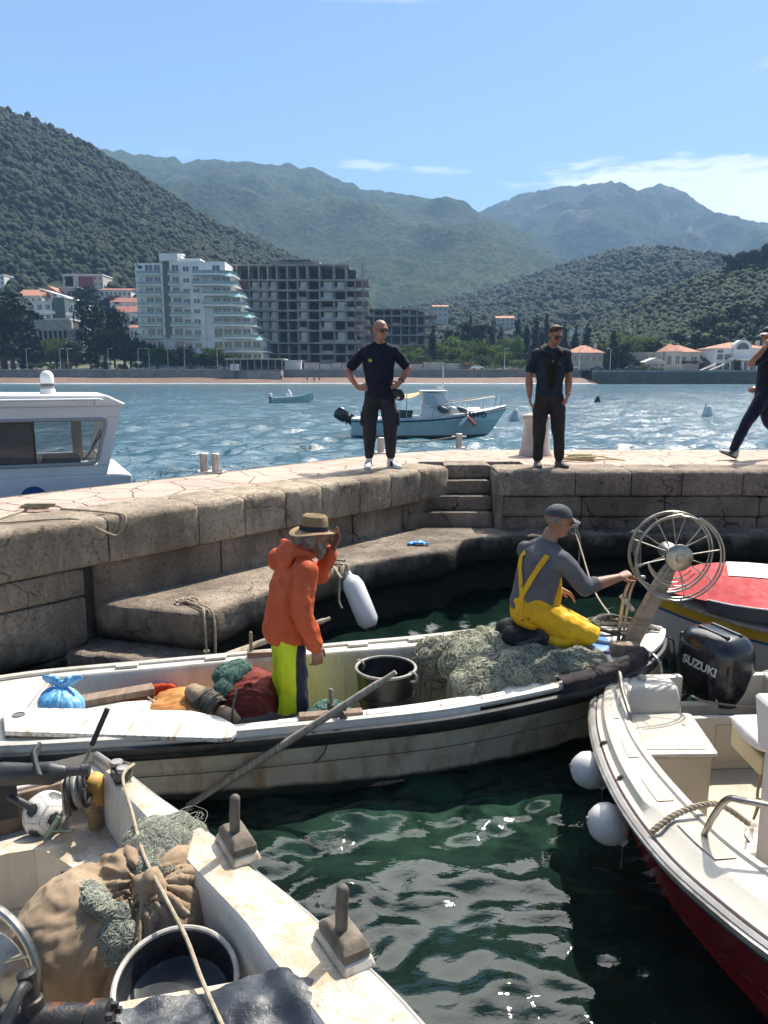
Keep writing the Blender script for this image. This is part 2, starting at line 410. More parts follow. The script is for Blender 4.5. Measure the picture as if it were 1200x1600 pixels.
def far_mat(name, a, b, rock, sc, rlo=.62, rhi=.72):
    t = NT(name); n = t.noise(sc, 8, .7); col = t.mix(t.ramp(n, .38, .62), a, b)
    col = t.mix(t.math('MULTIPLY', t.ramp(t.noise(sc * 22, 4, .7), .42, .60), .85), col, (a[0] * .3, a[1] * .3, a[2] * .3))
    col = t.mix(t.math('MULTIPLY', t.ramp(t.noise(sc * 1.6, 8, .75, dist=1), rlo, rhi), .8), col, rock)
    t.set(col, .95, 0, .1); t.bump(t.noise(sc * 16, 6, .75), 1.0, 16); return t.m
m_far = far_mat('far_slope', (.020, .042, .014), (.070, .105, .03), (.16, .15, .13), .004)
m_far2 = far_mat('far_ridge', (.022, .040, .018), (.05, .075, .032), (.2, .18, .16), .004, .56, .68)
m_hill = leaf_mat('hill_scrub', (.010, .022, .007), (.018, .034, .010), (.006, .013, .005), .05, .2, 2, isl=False)
hill('far_mountain', [(-500, 300), (-200, 250), (60, 215), (150, 232), (210, 240), (260, 246), (300, 253), (330, 249), (400, 255), (460, 259), (490, 264), (520, 276), (555, 291), (600, 299), (640, 305), (690, 314), (740, 331), (800, 372), (860, 420), (940, 470), (1020, 520), (1120, 560)], 2300, 900, 20, m_far, .19, 220, 90, .95, 3.)
hill('right_mountain', [(420, 520), (560, 450), (640, 395), (690, 352), (740, 332), (790, 312), (840, 297), (880, 291), (930, 287), (965, 284), (1000, 298), (1030, 288), (1062, 298), (1100, 325), (1140, 351), (1168, 345), (1200, 350), (1300, 365), (1500, 350), (1700, 420)], 2900, 1500, 20, m_far2, .20, 220, 70, .9, 8.)
hill('mid_hill', [(520, 530), (600, 497), (640, 480), (700, 470), (760, 456), (830, 433), (900, 411), (960, 396), (1010, 389), (1050, 398), (1085, 424), (1140, 452), (1250, 470), (1400, 490)], 1000, 430, 8, m_hill, .12, 150, 60, .8, 5.)
hill('left_hill', [(-700, 20), (-400, 70), (-150, 122), (0, 172), (40, 186), (100, 211), (150, 237), (200, 266), (260, 303), (330, 347), (400, 377), (445, 398), (500, 430), (560, 470), (640, 520), (700, 550)], 700, 330, 8, m_hill, .10, 150, 60, .85, 1.)
hill('right_hill', [(820, 548), (880, 530), (940, 508), (980, 492), (1020, 472), (1080, 442), (1120, 428), (1150, 418), (1200, 405), (1280, 385), (1400, 350), (1600, 320)], 440, 270, 7, m_hill, .07, 110, 50, .7, 11.)
def ico(level, seed, amp=.42, sq=.8):
    b = bmesh.new(); bmesh.ops.create_icosphere(b, subdivisions=level, radius=1)
    vs = []
    for v in b.verts:
        c = v.co; d = 1 + amp * fbm(c * 1.7 + V((seed * 7.3, 0, 0)), 3) + amp * .6 * noise.noise(c * 5 + V((0, seed, 0)))
        vs.append((c.x * d, c.y * d, c.z * d * sq))
    fs = [[v.index for v in f.verts] for f in b.faces]; b.free(); return np.array(vs), np.array(fs)
def forest(hname, n, r0, r1, ylo, yhi, mat, level=1, xr=None, seed=5, keep=None):
    h, x0, x1 = HF[hname]; rs = random.Random(seed); kinds = [ico(level, k + seed) for k in range(6)]; VS = []; FS = []; off = 0
    xr = xr or (x0, x1)
    for k in range(n):
        X = rs.uniform(*xr); Yv = rs.uniform(ylo, yhi)
        if keep and not keep(X, Yv): continue
        if noise.noise(V((X * .035, Yv * .02, seed))) < -.85: continue
        z = h(X, Yv); r = r0 + (r1 - r0) * rs.random() ** 1.8
        v, f = kinds[k % 6]; a = rs.uniform(0, 6.28); ca, sa = math.cos(a), math.sin(a)
        st = rs.uniform(.75, 1.7)
        VS.append(np.stack([(v[:, 0] * ca - v[:, 1] * sa) * r + X, (v[:, 0] * sa + v[:, 1] * ca) * r + Yv, v[:, 2] * r * st + z + r * .45], -1)); FS.append(f + off); off += len(v)
    o = link('forest', npmesh('forest', np.concatenate(VS), np.concatenate(FS)), mat, smooth=180); setp(o, kind='stuff'); return o
m_for_l = leaf_mat('forest_left', (.006, .016, .005), (.042, .062, .016), (.004, .009, .003), .35, 1.2, 1.2)
m_for_m = leaf_mat('forest_mid', (.005, .014, .005), (.028, .045, .014), (.01, .018, .007), .3, .9, 1.5)
m_for_r = leaf_mat('forest_right', (.010, .022, .006), (.060, .085, .02), (.012, .022, .007), .5, 1.6, .9)
def vis(X, Yv): return abs(X) < Yv * .56 + 15
# ------------------------------------------------------------------ haze: even, pale, closed box
hz = MB(); hz.bb((-1900, -30, -3.5), (1900, 4700, 1250))
hm = bpy.data.materials.new('haze'); hm.use_nodes = True; ht = hm.node_tree; ht.nodes.remove(ht.nodes['Principled BSDF'])
pv = ht.nodes.new('ShaderNodeVolumePrincipled'); pv.inputs['Color'].default_value = (.36, .62, 1, 1); pv.inputs['Density'].default_value = .00018; pv.inputs['Anisotropy'].default_value = .0
ht.links.new(pv.outputs[0], ht.nodes['Material Output'].inputs['Volume'])
setp(hz.build('haze', hm, smooth=0), kind='stuff')
# ------------------------------------------------------------------ far shore: beach, promenade, buildings, trees
m_sand = M('sand', (.115, .070, .050), (.155, .098, .072), ns=.3, rough=.95, bump=.4, bs=2, bd=.1)
def strip(name, ys, x0, x1, zf, mat, nx=120):
    vs = [(x0 + (x1 - x0) * i / nx, y, zf(x0 + (x1 - x0) * i / nx, y)) for y in ys for i in range(nx + 1)]
    ny = len(ys) - 1; idx = np.arange(ny)[:, None] * (nx + 1) + np.arange(nx)[None, :]
    return setp(link(name, npmesh(name, vs, np.stack([idx, idx + 1, idx + nx + 2, idx + nx + 1], -1).reshape(-1, 4)), mat, smooth=180), kind='structure')
strip('beach', [230, 234, 236, 238, 241, 246, 252, 257, 259], -230, 66, lambda x, y: -.5 + (y - 232) * .11 + .25 * noise.noise(V((x * .08, y * .15, 3))) + .5 * math.exp(-((y - 246) / 3) ** 2) * (.5 + noise.noise(V((x * .03, 1, 3)))), m_sand)
m_prom = M('promenade', (.32, .30, .27), (.40, .37, .33), ns=.5, rough=.9)
strip('promenade', [257.5, 266, 276], -260, 66, lambda x, y: 4.6, m_prom, 20)
strip('terrain', [275.5, 282, 292, 305, 320, 340, 380], -420, 330, lambda x, y: 4.55 + (y - 275) * .075 + (1.2 * noise.noise(V((x * .05, y * .05, 0))) if y > 276 else 0), M('slope_soil', (.045, .055, .025), (.11, .10, .06), ns=.15, rough=.95), 150)
strip('promenade', [243.6, 262, 280], 66.2, 300, lambda x, y: 4.3, m_prom, 20)
m_wallg = M('seawall', (.20, .19, .18), (.27, .26, .25), ns=.4, rough=.9, bump=.4, bs=3, bd=.05)
t = thing('sea_wall', 'long grey retaining wall between the beach and the promenade', 'wall', (-100, 257, 0))
b = MB(); x = -260
while x < 66:
    L = 9 + rnd.random() * 9; L = min(L, 66 - x); b.bb((x, 256.6 + rnd.random() * .12, -.6), (x + L - .03, 257.6, 4.45)); x += L
b.build('wall_face', m_wallg, t, world=True, smooth=0)
b = MB(); b.bb((-260, 256.3, 4.45), (66, 257.9, 4.75)); b.build('capping', M('cap_pale', (.36, .34, .31), rough=.85), t, world=True, smooth=0)
b = MB()
for k in range(60): b.bb((-75 + k * 2.3, 257.0, 4.75), (-74.9 + k * 2.3, 257.1, 5.5))
b.bb((-75, 257, 5.5), (61, 257.1, 5.58)); b.bb((10, 257, 5.1), (61, 257.08, 5.16)); b.build('railing', M('rail_grey', (.3, .3, .3), rough=.5), t, world=True, smooth=0)
t = thing('sea_wall', 'dark stone quay wall rising straight from the sea below the villas', 'wall', (150, 243, 0))
b = MB(); b.bb((66, 242.6, -1), (300, 243.8, 3.7)); b.build('wall_face', M('wall_dark', (.085, .078, .07), (.12, .11, .10), ns=.3, rough=.9), t, world=True, smooth=0)
b = MB(); b.bb((66, 242.4, 3.7), (300, 244, 4.3)); b.build('capping', m_wallg, t, world=True, smooth=0)
t = thing('stone_ramp', 'stone ramp and bastion jutting onto the beach below the pavilion', 'ramp', (-45, 252, 0))
b = MB(); a0, a1 = aty(355, 590, 250).x, aty(440, 590, 250).x
b.prism([(a0, 256.4), (a0 + 7, 249), (a1, 248.6), (a1, 256.4)], -.3, 4.2); b.build('bastion', m_wallg, t, world=True, smooth=0)
b = MB(); b.add([(a0 - 12, 256.4, 1.2), (a0 - 12, 254, 1.2), (a0 + 2, 256.4, 5.0), (a0 + 2, 253.5, 5.0), (a0 - 12, 256.4, .2), (a0 - 12, 254, .2), (a0 + 2, 256.4, .2), (a0 + 2, 253.5, .2)], [(0, 1, 3, 2), (4, 6, 7, 5), (1, 5, 7, 3), (0, 2, 6, 4), (0, 4, 5, 1), (2, 3, 7, 6)]); b.build('ramp_face', m_wallg, t, world=True, smooth=0)
# --- facade pieces
m_glass = M('dark_glass', (.02, .03, .035), (.05, .06, .065), ns=.6, rough=.12, spec=.8)
m_wht = M('white_render', (.62, .61, .59), (.70, .69, .67), ns=.25, rough=.8)
m_bal = M('balustrade_glass', (.10, .17, .175), (.14, .23, .23), ns=.3, rough=.08, spec=.9)
m_balb = M('canopy_glass', (.42, .72, .68), rough=.1, spec=.9)
def window(parent, x0, x1, z0, z1, Y, frame, nm=2, glass=None, name='window'):
    b = MB(); b.bb((x0, Y - .10, z0), (x1, Y + .2, z1), mi=1); fw = .14
    for q in range(nm + 1):
        xx = x0 + (x1 - x0) * q / nm; b.bb((xx - fw / 2, Y - .16, z0), (xx + fw / 2, Y, z1))
    for zz in (z0, z1): b.bb((x0 - fw / 2, Y - .18, zz - fw / 2), (x1 + fw / 2, Y, zz + fw / 2))
    return b.build(name, [frame, glass or m_glass], parent, world=True, smooth=0, fix=False)
# --- the white hotel
Y0 = 276.0
def hx(zx): return aty(200 + zx / 5.4545, 500, Y0).x
def hz_(zy): return aty(300, 380 + zy / 5.4545, Y0).z
floors = [155, 265, 355, 440, 530, 615, 700, 805, 920, 985]
zs = [hz_(q) for q in floors]
ht_ = thing('hotel', 'white terraced seafront hotel stepping down in curved glass balconies', 'hotel', (hx(500), Y0 + 8, 4.6))
b = MB(); b.bb((hx(85), Y0, 4.6), (hx(315), Y0 + 20, hz_(172))); b.bb((hx(372), Y0 - .05, 4.6), (hx(660), Y0 + 20, hz_(150))); b.bb((hx(315), Y0 + .6, 4.6), (hx(372), Y0 + 19, hz_(150)))
rights = [840, 890, 890, 960, 970, 1045, 1050, 1125, 1140]
for k in range(9):
    b.bb((hx(655), Y0 + .5, zs[k + 1] if k < 8 else 4.6), (hx(rights[k]), Y0 + 17, zs[k] + (.02 * k)))
b.build('wall', m_wht, ht_, world=True, smooth=0, bevel=.05)
b = MB(); b.bb((hx(293), Y0 - .2, hz_(150)), (hx(450), Y0 + 9, hz_(88))); b.bb((hx(450), Y0 + 1, hz_(150)), (hx(632), Y0 + 9, hz_(126))); b.lathe([(1.3, hz_(95)), (1.4, hz_(90)), (1.0, hz_(84)), (.1, hz_(82))], c=(hx(462), Y0 + 3, 0)); b.build('roof_penthouse', m_wht, ht_, world=True, smooth=30)
b = MB(); b.bb((hx(318), Y0 - .02, zs[7]), (hx(370), Y0 + .55, hz_(153)))
b.build('stair_glazing', M('louvre', (.015, .028, .028), (.06, .085, .08), ns=.9, rough=.2, stretch=(1, 1, 3)), ht_, world=True, smooth=0)
for k in range(1, 8):
    z = zs[k]
    b = MB(); b.bb((hx(100), Y0 - 1.6, z - .35), (hx(303), Y0, z)); b.build('balcony', m_wht, ht_, world=True, smooth=0)
    b = MB(); b.bb((hx(104), Y0 - 1.58, z), (hx(300), Y0 - 1.5, z + 1.0)); b.build('balustrade', m_bal, ht_, world=True, smooth=0)
    if k < 8:
        re = 460 if k < 3 else (535 if k < 6 else 612)
        b = MB(); b.bb((hx(364), Y0 - 1.6, z - .35), (hx(re), Y0 - .05, z)); b.build('balcony', m_wht, ht_, world=True, smooth=0)
        b = MB(); b.bb((hx(368), Y0 - 1.58, z), (hx(re - 3), Y0 - 1.5, z + 1.0)); b.build('balustrade', m_bal, ht_, world=True, smooth=0)
def rounded(x0, x1, y0, y1, r, n=7):
    return [(x0, y1), (x0, y0), (x1 - r, y0)] + [(x1 - r + r * math.sin(a), y0 + r - r * math.cos(a)) for a in [PI / 2 * i / n for i in range(1, n + 1)]] + [(x1, y1)]
lefts = [500, 575, 570, 655, 650, 740, 735, 825, 830]
for k in range(1, 9):
    z = zs[k]; xr = rights[k] + (38 if k % 2 == 0 else 20)
    b = MB(); b.prism(rounded(hx(lefts[k]), hx(xr), Y0 - 2.6, Y0 + 15, 4.5), z - .45, z + .05); b.build('terrace_slab', m_wht, ht_, world=True, smooth=30)
    P = rounded(hx(lefts[k]) + .1, hx(xr) - .1, Y0 - 2.5, Y0 + 15, 4.4)
    b = MB(); b.sheet([[(p[0], p[1], z + .05) for p in P[1:]], [(p[0], p[1], z + 1.15) for p in P[1:]]])
    b.build('terrace_balustrade', m_bal, ht_, world=True, smooth=30)
    if k in (1, 3, 5, 7):   # sloping glass canopies over the terrace corners, lit look put into a pale colour
        b = MB(); xa, xb = hx(rights[k] - 85), hx(rights[k] + 0); zc = zs[k] - .6
        b.add([(xa - 1.5, Y0 + .2, zc + 1.9), (xb - 1, Y0 + .2, zc + 1.9), (xb + 1.2, Y0 - 2.4, zc - .4), (xa, Y0 - 2.4, zc - .2), (xa - 1.5, Y0 + .3, zc + 2.0), (xb - 1, Y0 + .3, zc + 2.0), (xb + 1.2, Y0 - 2.3, zc - .3), (xa, Y0 - 2.3, zc - .1)], [(0, 1, 2, 3), (7, 6, 5, 4), (0, 4, 5, 1), (1, 5, 6, 2), (2, 6, 7, 3), (3, 7, 4, 0)])
        b.build('glass_canopy', m_balb, ht_, world=True, smooth=0)
for k in range(9):
    zt, zbm = zs[k], zs[k + 1] if k < 8 else zs[8] - 3
    hgt = zt - zbm
    if k < 8:
        for a, c in ((168, 232), (245, 297)): window(ht_, hx(a), hx(c), zbm + .05, zbm + .74 * hgt, Y0, m_wht)
        if 0 < k: window(ht_, hx(120), hx(135), zbm + .35 * hgt, zbm + .6 * hgt, Y0, m_wht, 1)
        window(ht_, hx(395), hx(452 if k < 3 else 468), zbm + .03 * hgt, zbm + .74 * hgt, Y0 - .05, m_wht)
    for a in range(485, int(rights[k]) - 60, 82):
        if a + 56 < 655: window(ht_, hx(a), hx(a + 54), zbm + .2 * hgt, zbm + .62 * hgt, Y0 - .05, m_wht)
        elif a > 655: window(ht_, hx(a), hx(a + 66), zbm + .06 * hgt, zbm + .72 * hgt, Y0 + .5, m_wht, 2)
# faded script sign on the hotel corner
b = MB(); q = [(hx(100 + i * 1.9), Y0 - .06, hz_(205 - 14 * math.sin(i * 1.15) - (12 if i < 6 else 0))) for i in range(25)]; b.tube(spline(q, 3), .13, 5); b.build('sign_lettering', M('sign_dark', (.03, .03, .05)), ht_, world=True)
# --- unfinished concrete frames
m_conc = M('raw_concrete', (.19, .18, .17), (.29, .275, .26), ns=.35, rough=.9, bump=.3, bs=2, bd=.05)
m_dark = M('hollow_dark', (.035, .035, .036), (.06, .058, .055), ns=.4, rough=.95)  # shade of open interiors put into a near-black colour
m_brick = M('brick_infill', (.16, .075, .05), (.22, .11, .07), ns=.8, rough=.9)
m_panel = M('grey_panel', (.33, .33, .34), (.42, .42, .43), ns=.3, rough=.7)
def frame_building(label, Yf, cols, rows, depth, infill, top_open, group=None):
    X = [aty(p, 500, Yf).x for p in cols]; Z = [aty(460, p, Yf).z for p in rows]
    t = thing('concrete_building', label, 'unfinished building', ((X[0] + X[-1]) / 2, Yf + depth / 2, Z[-1]))
    for i, z in enumerate(Z):
        b = MB(); x1 = X[-1] + (2.2 if i not in (0,) else -5); b.bb((X[0] - .6, Yf - (1.5 if i else .4), z - .55), (x1, Yf + depth, z)); b.build('floor_slab', m_conc, t, world=True, smooth=0)
    for j, x in enumerate(X):
        w_ = .24 if j >= len(X) - 2 else .34
        for yy in (Yf, Yf + depth * .33):
            b = MB(); b.bb((x - w_, yy, Z[-1]), (x + w_, yy + .6, Z[0 if j < len(X) - 3 or not top_open else (0 if j % 2 else 1)] - .1)); b.build('column', m_conc, t, world=True, smooth=0)
    for i in range(len(Z) - 1):
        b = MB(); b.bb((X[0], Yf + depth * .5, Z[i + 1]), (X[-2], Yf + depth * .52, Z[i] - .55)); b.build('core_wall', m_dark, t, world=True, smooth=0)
        for j in range(len(X) - 1):
            k = infill(i, j)
            if not k: continue
            xa, xb = X[j] + .34, X[j + 1] - .34; za, zb = Z[i + 1], Z[i] - .55
            if k == 'brick':
                b = MB(); b.bb((xa, Yf + .1, za), (xb, Yf + .45, zb)); b.build('brick_panel', m_brick, t, world=True, smooth=0)
            elif k == 'win':
                b = MB(); b.bb((xa, Yf + .15, za), (xb, Yf + .5, za + .9)); n = max(1, int((xb - xa) / 2.4)); wd = (xb - xa) / n
                for q in range(n): b.bb((xa + q * wd + .25 * wd, Yf + .2, za + .9), (xa + q * wd + .95 * wd, Yf + .4, zb - .2))
                b.build('window_panel', m_panel, t, world=True, smooth=0)
            elif k == 'low':
                b = MB(); b.bb((xa, Yf - 1.4, za), (xb, Yf - 1.2, za + .9)); b.build('parapet', m_conc, t, world=True, smooth=0)
    return t
rs = random.Random(11)
t = frame_building('large unfinished grey concrete frame building beside the white hotel', 292, [358, 372, 391, 406, 420, 434, 450, 466, 481, 500, 522, 541, 555, 567], [413, 437, 453, 468.5, 484.5, 499.5, 515.5, 535, 552, 566], 22,
    lambda i, j: None if i == 0 else ('brick' if j < 2 and 0 < i < 4 else ('win' if (j in (2, 3, 4) or (j in (7, 9, 10) and (i + j) % 3)) and i < 7 else ('low' if j in (7, 9, 11) else None))), True)
b = MB(); xa, xb = aty(430, 410, 296).x, aty(500, 410, 296).x; b.bb((xa - 1, 294, aty(430, 413, 292).z), (xb, 312, aty(430, 406, 292).z)); b.bb((xa + 2, 292.5, aty(430, 405.8, 292).z), (xb - 3, 310, aty(430, 404, 292).z)); b.build('roof_house', m_conc, t, world=True, smooth=0)
frame_building('low unfinished concrete frame building, the smaller one to the right', 340, [570, 584, 600, 612, 627, 640, 652, 664, 676], [482, 493, 508, 523, 538, 554], 18, lambda i, j: 'brick' if j == 0 and i > 1 else ('low' if (i + j) % 4 == 0 else None), False)
# --- houses
m_tile = M('roof_tile', (.30, .115, .06), (.40, .19, .11), ns=1.2, rough=.85, bump=.6, bs=4, bd=.15)
m_tile2 = M('roof_tile_red', (.20, .06, .04), (.28, .10, .07), ns=1.2, rough=.85)
m_cream = M('cream_render', (.42, .39, .34), (.50, .47, .42), ns=.3, rough=.85)
m_gstone = M('grey_stone', (.26, .25, .23), (.34, .33, .31), ns=.5, rough=.9)
m_redw = M('red_render', (.20, .045, .04), rough=.8)
m_grn = M('green_gable', (.07, .10, .09), (.09, .12, .11), ns=.3, rough=.8)
HOUSES = []
def house(label, px0, px1, pt, pb, Yf, dep, wall, roof, kind='gable', rh=6, rows=2, cols=3, extra=None, name='house', chim=False):
    if Yf > 300:      # set the house where its foot meets the slope
        Yf = 285.0
        while Yf < 640:
            q = aty((px0 + px1) / 2, pb, Yf)
            g_ = max(4.55 + (Yf - 275) * .075, max((HF[k][0](q.x, Yf) for k in ('left_hill', 'right_hill', 'mid_hill') if HF[k][1] < q.x < HF[k][2]), default=0))
            if q.z <= g_ + .5: break
            Yf += 2
    HOUSES.append((px0, px1, Yf, dep))
    a = aty(px0, pt, Yf); c = aty(px1, pb, Yf); x0, x1, z1, z0 = a.x, c.x, a.z, c.z; r = rh * Yf / FPX; gz = z0 - 4
    t = thing(name, label, 'house', ((x0 + x1) / 2, Yf + dep / 2, z0))
    b = MB(); b.bb((x0, Yf, gz), (x1, Yf + dep, z1)); b.build('wall', wall, t, world=True, smooth=0)
    e = .5; b = MB()
    if kind == 'flat': b.bb((x0 - .3, Yf - .3, z1), (x1 + .3, Yf + dep + .3, z1 + max(r, .4)))
    elif kind == 'gable':
        ym = Yf + dep / 2
        b.add([(x0 - e, Yf - e, z1), (x1 + e, Yf - e, z1), (x1 + e, Yf + dep + e, z1), (x0 - e, Yf + dep + e, z1), (x0 - e, ym, z1 + r), (x1 + e, ym, z1 + r)], [(0, 1, 5, 4), (2, 3, 4, 5), (1, 2, 5), (3, 0, 4), (3, 2, 1, 0)])
    elif kind == 'side':     # gable end towards the water
        xm = (x0 + x1) / 2
        b.add([(x0 - e, Yf - e, z1), (x1 + e, Yf - e, z1), (x1 + e, Yf + dep + e, z1), (x0 - e, Yf + dep + e, z1), (xm, Yf - e, z1 + r), (xm, Yf + dep + e, z1 + r)], [(0, 4, 5, 3), (1, 2, 5, 4), (0, 1, 4), (2, 3, 5), (3, 2, 1, 0)])
    else:
        ym = Yf + dep / 2; d = min(dep / 2, (x1 - x0) / 2.3)
        b.add([(x0 - e, Yf - e, z1), (x1 + e, Yf - e, z1), (x1 + e, Yf + dep + e, z1), (x0 - e, Yf + dep + e, z1), (x0 + d, ym, z1 + r), (x1 - d, ym, z1 + r)], [(0, 1, 5, 4), (2, 3, 4, 5), (1, 2, 5), (3, 0, 4), (3, 2, 1, 0)])
    ro = b.build('roof', roof, t, world=True, smooth=0)
    if chim:
        b = MB(); b.bb((x1 - 2.2, Yf + dep * .3, z1 + .2), (x1 - 1.3, Yf + dep * .4, z1 + r + .6)); b.build('chimney', m_cream, ro, world=True, smooth=0)
    hh = (z1 - z0) / rows; ww = (x1 - x0) / cols
    for i in range(rows):
        for j in range(cols):
            if extra and extra(i, j): continue
            window(t, x0 + (j + .25) * ww, x0 + (j + .75) * ww, z0 + (i + .28) * hh, z0 + (i + .75) * hh, Yf, m_cream, 2)
    return t
t = house('red and white panelled apartment block highest on the left slope', 98, 162, 430, 458, 420, 14, m_cream, m_wht, 'flat', 1.5, 3, 8, lambda i, j: 1 < j < 6)
b = MB(); q = aty(102, 432, 420); q2 = aty(140, 452, 420)
for k in (0, 2): Yh = t.location.y - 7; q = aty(102, 432, Yh); q2 = aty(140, 454, Yh); sc_ = Yh / 420; b.bb((q.x + k * 3.5 * sc_, Yh - .3, q2.z), (q.x + (k * 3.5 + 4 + k * 2) * sc_, Yh + .1, q.z)); b.build('red_panel', m_redw, t, world=True, smooth=0)
house('long white house with a red roof right of the red block', 156, 206, 453, 478, 390, 12, m_wht, m_tile2, 'gable', 4, 2, 7)
house('cream house under a broad red tiled roof among the left rooftops', 28, 68, 462, 490, 370, 14, m_cream, m_tile, 'gable', 11, 2, 4)
house('house with a red roof and white skylight on the left slope', 62, 92, 456, 485, 385, 12, m_cream, m_tile, 'side', 9, 2, 3)
house('stone house with a mossy flat roof below the red block', 92, 122, 450, 480, 398, 10, m_gstone, m_cream, 'flat', 2, 2, 3)
house('white corner building at the left picture edge high on the slope', -14, 8, 430, 455, 410, 10, m_wht, m_wht, 'flat', 1, 3, 3)
t = house('white apartment house with balconies and a striped terrace', 30, 84, 472, 520, 318, 12, m_wht, m_wht, 'flat', 1, 3, 4)
for k in (1, 2):
    b = MB(); a = aty(46, 472 + 17 * k, 318); c = aty(84, 472, 318); b.bb((a.x, 316.2, a.z - .4), (c.x + .3, 318, a.z + .7)); b.build('balcony', m_wht, t, world=True, smooth=0)
t = house('building with a windowless dark green gable wall', 82, 104, 465, 520, 314, 14, m_grn, m_wht, 'flat', 1, 1, 1, lambda i, j: True)
b = MB(); a = aty(60, 452, 313); c = aty(103, 465, 313); b.add([(a.x, 313.5, a.z), (c.x, 313.5, c.z), (c.x, 328, c.z), (a.x, 328, a.z), (a.x, 313.5, a.z + .5), (c.x, 313.5, c.z + .5), (c.x, 328, c.z + .5), (a.x, 328, a.z + .5)], [(3, 2, 1, 0), (4, 5, 6, 7), (0, 1, 5, 4), (1, 2, 6, 5), (2, 3, 7, 6), (3, 0, 4, 7)]); b.build('pitched_canopy', m_wht, t, world=True, smooth=0)
t = house('tall white house with dark balcony openings right of the green gable', 104, 132, 476, 535, 312, 12, m_wht, m_wht, 'flat', 1.5, 3, 2)
for k in (1, 2, 3):
    b = MB(); a = aty(105, 476 + 15 * k, 312); c = aty(124, 476, 312); b.bb((a.x, 310.5, a.z - .3), (c.x, 312, a.z + .6)); b.build('balcony', m_wht, t, world=True, smooth=0)
t = house('low long building with a grey colonnade near the promenade', 50, 112, 500, 548, 300, 14, m_dark, m_cream, 'flat', 2.5, 1, 1, lambda i, j: True)
a = aty(50, 500, 299); c = aty(112, 500, 299)
b = MB(); zt = aty(50, 515, 299).z; b.bb((a.x, 298.6, zt - .4), (c.x, 299.9, aty(50, 500, 299).z)); b.build('attic_band', m_gstone, t, world=True, smooth=0)
for k in range(9):
    b = MB(); xx = a.x + (c.x - a.x) * k / 8; b.bb((xx - .3, 298.8, 5), (xx + .3, 299.5, zt - .4)); b.build('column', m_gstone, t, world=True, smooth=0)
house('grey two storey house with pilasters at the end of the colonnade', 108, 130, 515, 548, 297, 10, m_gstone, m_cream, 'flat', 1.5, 2, 4)
house('white house with red striped roof slopes left of the hotel', 180, 214, 488, 512, 330, 12, m_wht, m_tile2, 'gable', 11, 1, 4)
house('small white house with a red roof just left of the hotel', 172, 216, 472, 492, 352, 10, m_wht, m_tile2, 'gable', 8, 1, 4)
house('little white annexe with a tiled roof low beside the hotel', 202, 217, 512, 530, 310, 8, m_wht, m_tile2, 'gable', 5, 1, 2)
house('long house with a pale orange tiled roof among the cypresses', 893, 941, 551, 590, 264, 12, m_gstone, m_tile, 'hip', 12, 2, 5, chim=True)
house('small far house with an orange roof on the wooded slope', 776, 803, 497, 515, 470, 12, m_cream, m_tile, 'gable', 4, 3, 4)
house('white house corner showing beside the low concrete frame', 676, 700, 479, 505, 400, 10, m_cream, m_tile, 'gable', 3, 3, 3)
house('plain white block between the dark cypresses', 896, 910, 515, 530, 420, 8, m_wht, m_wht, 'flat', 1, 1, 2)
t = house('large white villa with a tiled roof, arched gable and columns', 1117, 1200, 544, 579, 268, 16, m_wht, m_tile, 'hip', 10, 1, 1, lambda i, j: True, 'villa', True)
a = aty(1117, 544, 268); c = aty(1200, 579, 268); L = c.x - a.x; Hh = a.z - c.z
for fx in (.1, .24, .80, .93):
    for z0, z1 in ((.05, .32), (.5, .72), (.80, .92)):
        if fx in (.24, .8) and z0 > .7: continue
        window(t, a.x + (fx - .05) * L, a.x + (fx + .05) * L, c.z + z0 * Hh, c.z + z1 * Hh, 268, m_gstone, 2)
b = MB(); xc = a.x + .49 * L
b.prism([(xc - 3.2, 267.2), (xc + 3.2, 267.2), (xc + 3.2, 268), (xc - 3.2, 268)], c.z, a.z - .4)
arc = [(xc + 3.2 * math.cos(q), 3.2 * math.sin(q)) for q in [PI * i / 16 for i in range(17)]]
b.add([(p[0], 267.2, a.z - .4 + p[1]) for p in arc] + [(p[0], 270, a.z - .4 + p[1]) for p in arc], [tuple(range(17))[::-1], tuple(range(17, 34))] + [(i, i + 1, i + 18, i + 17) for i in range(16)] + [(0, 17, 33, 16)])
b.build('arched_gable', m_wht, t, world=True, smooth=0)
b = MB(); arc = [(xc + 2.2 * math.cos(q), 2.2 * math.sin(q)) for q in [PI * i / 16 for i in range(17)]]
b.add([(p[0], 267.1, a.z - .4 + p[1]) for p in arc] + [(p[0], 267.3, a.z - .4 + p[1]) for p in arc], [tuple(range(17))[::-1]] + [(i, i + 1, i + 18, i + 17) for i in range(16)] + [(0, 17, 33, 16)]); b.build('arched_window', m_glass, t, world=True, smooth=0)
b = MB(); b.bb((xc - 5, 265.5, c.z + .46 * Hh), (xc + 5, 267.2, c.z + .56 * Hh)); b.build('balcony', m_wht, t, world=True, smooth=0)
for k in range(5):
    b = MB(); b.lathe([(.3, c.z), (.22, c.z + .3), (.22, c.z + .42 * Hh), (.32, c.z + .46 * Hh)], c=(xc - 4.6 + k * 2.3, 266, 0), n=8); b.build('column', m_wht, t, world=True)
for k in range(4): window(t, xc - 4 + k * 2.3, xc - 2.9 + k * 2.3, c.z + .02 * Hh, c.z + .40 * Hh, 267.15, m_gstone, 1, name='glass_door')
house('cream villa with a bright orange roof and wide bay window', 1042, 1092, 550, 577, 272, 12, m_cream, m_tile, 'hip', 11, 1, 3, chim=False, name='villa')
t = house('cream wing with its own pointed orange roof beside the villa', 1040, 1064, 549, 577, 270, 8, m_cream, m_tile, 'hip', 12, 1, 2)
house('ruined grey stone house with white gable and arched windows', 1000, 1064, 574, 594, 256, 10, m_gstone, m_gstone, 'flat', 1.5, 1, 5)
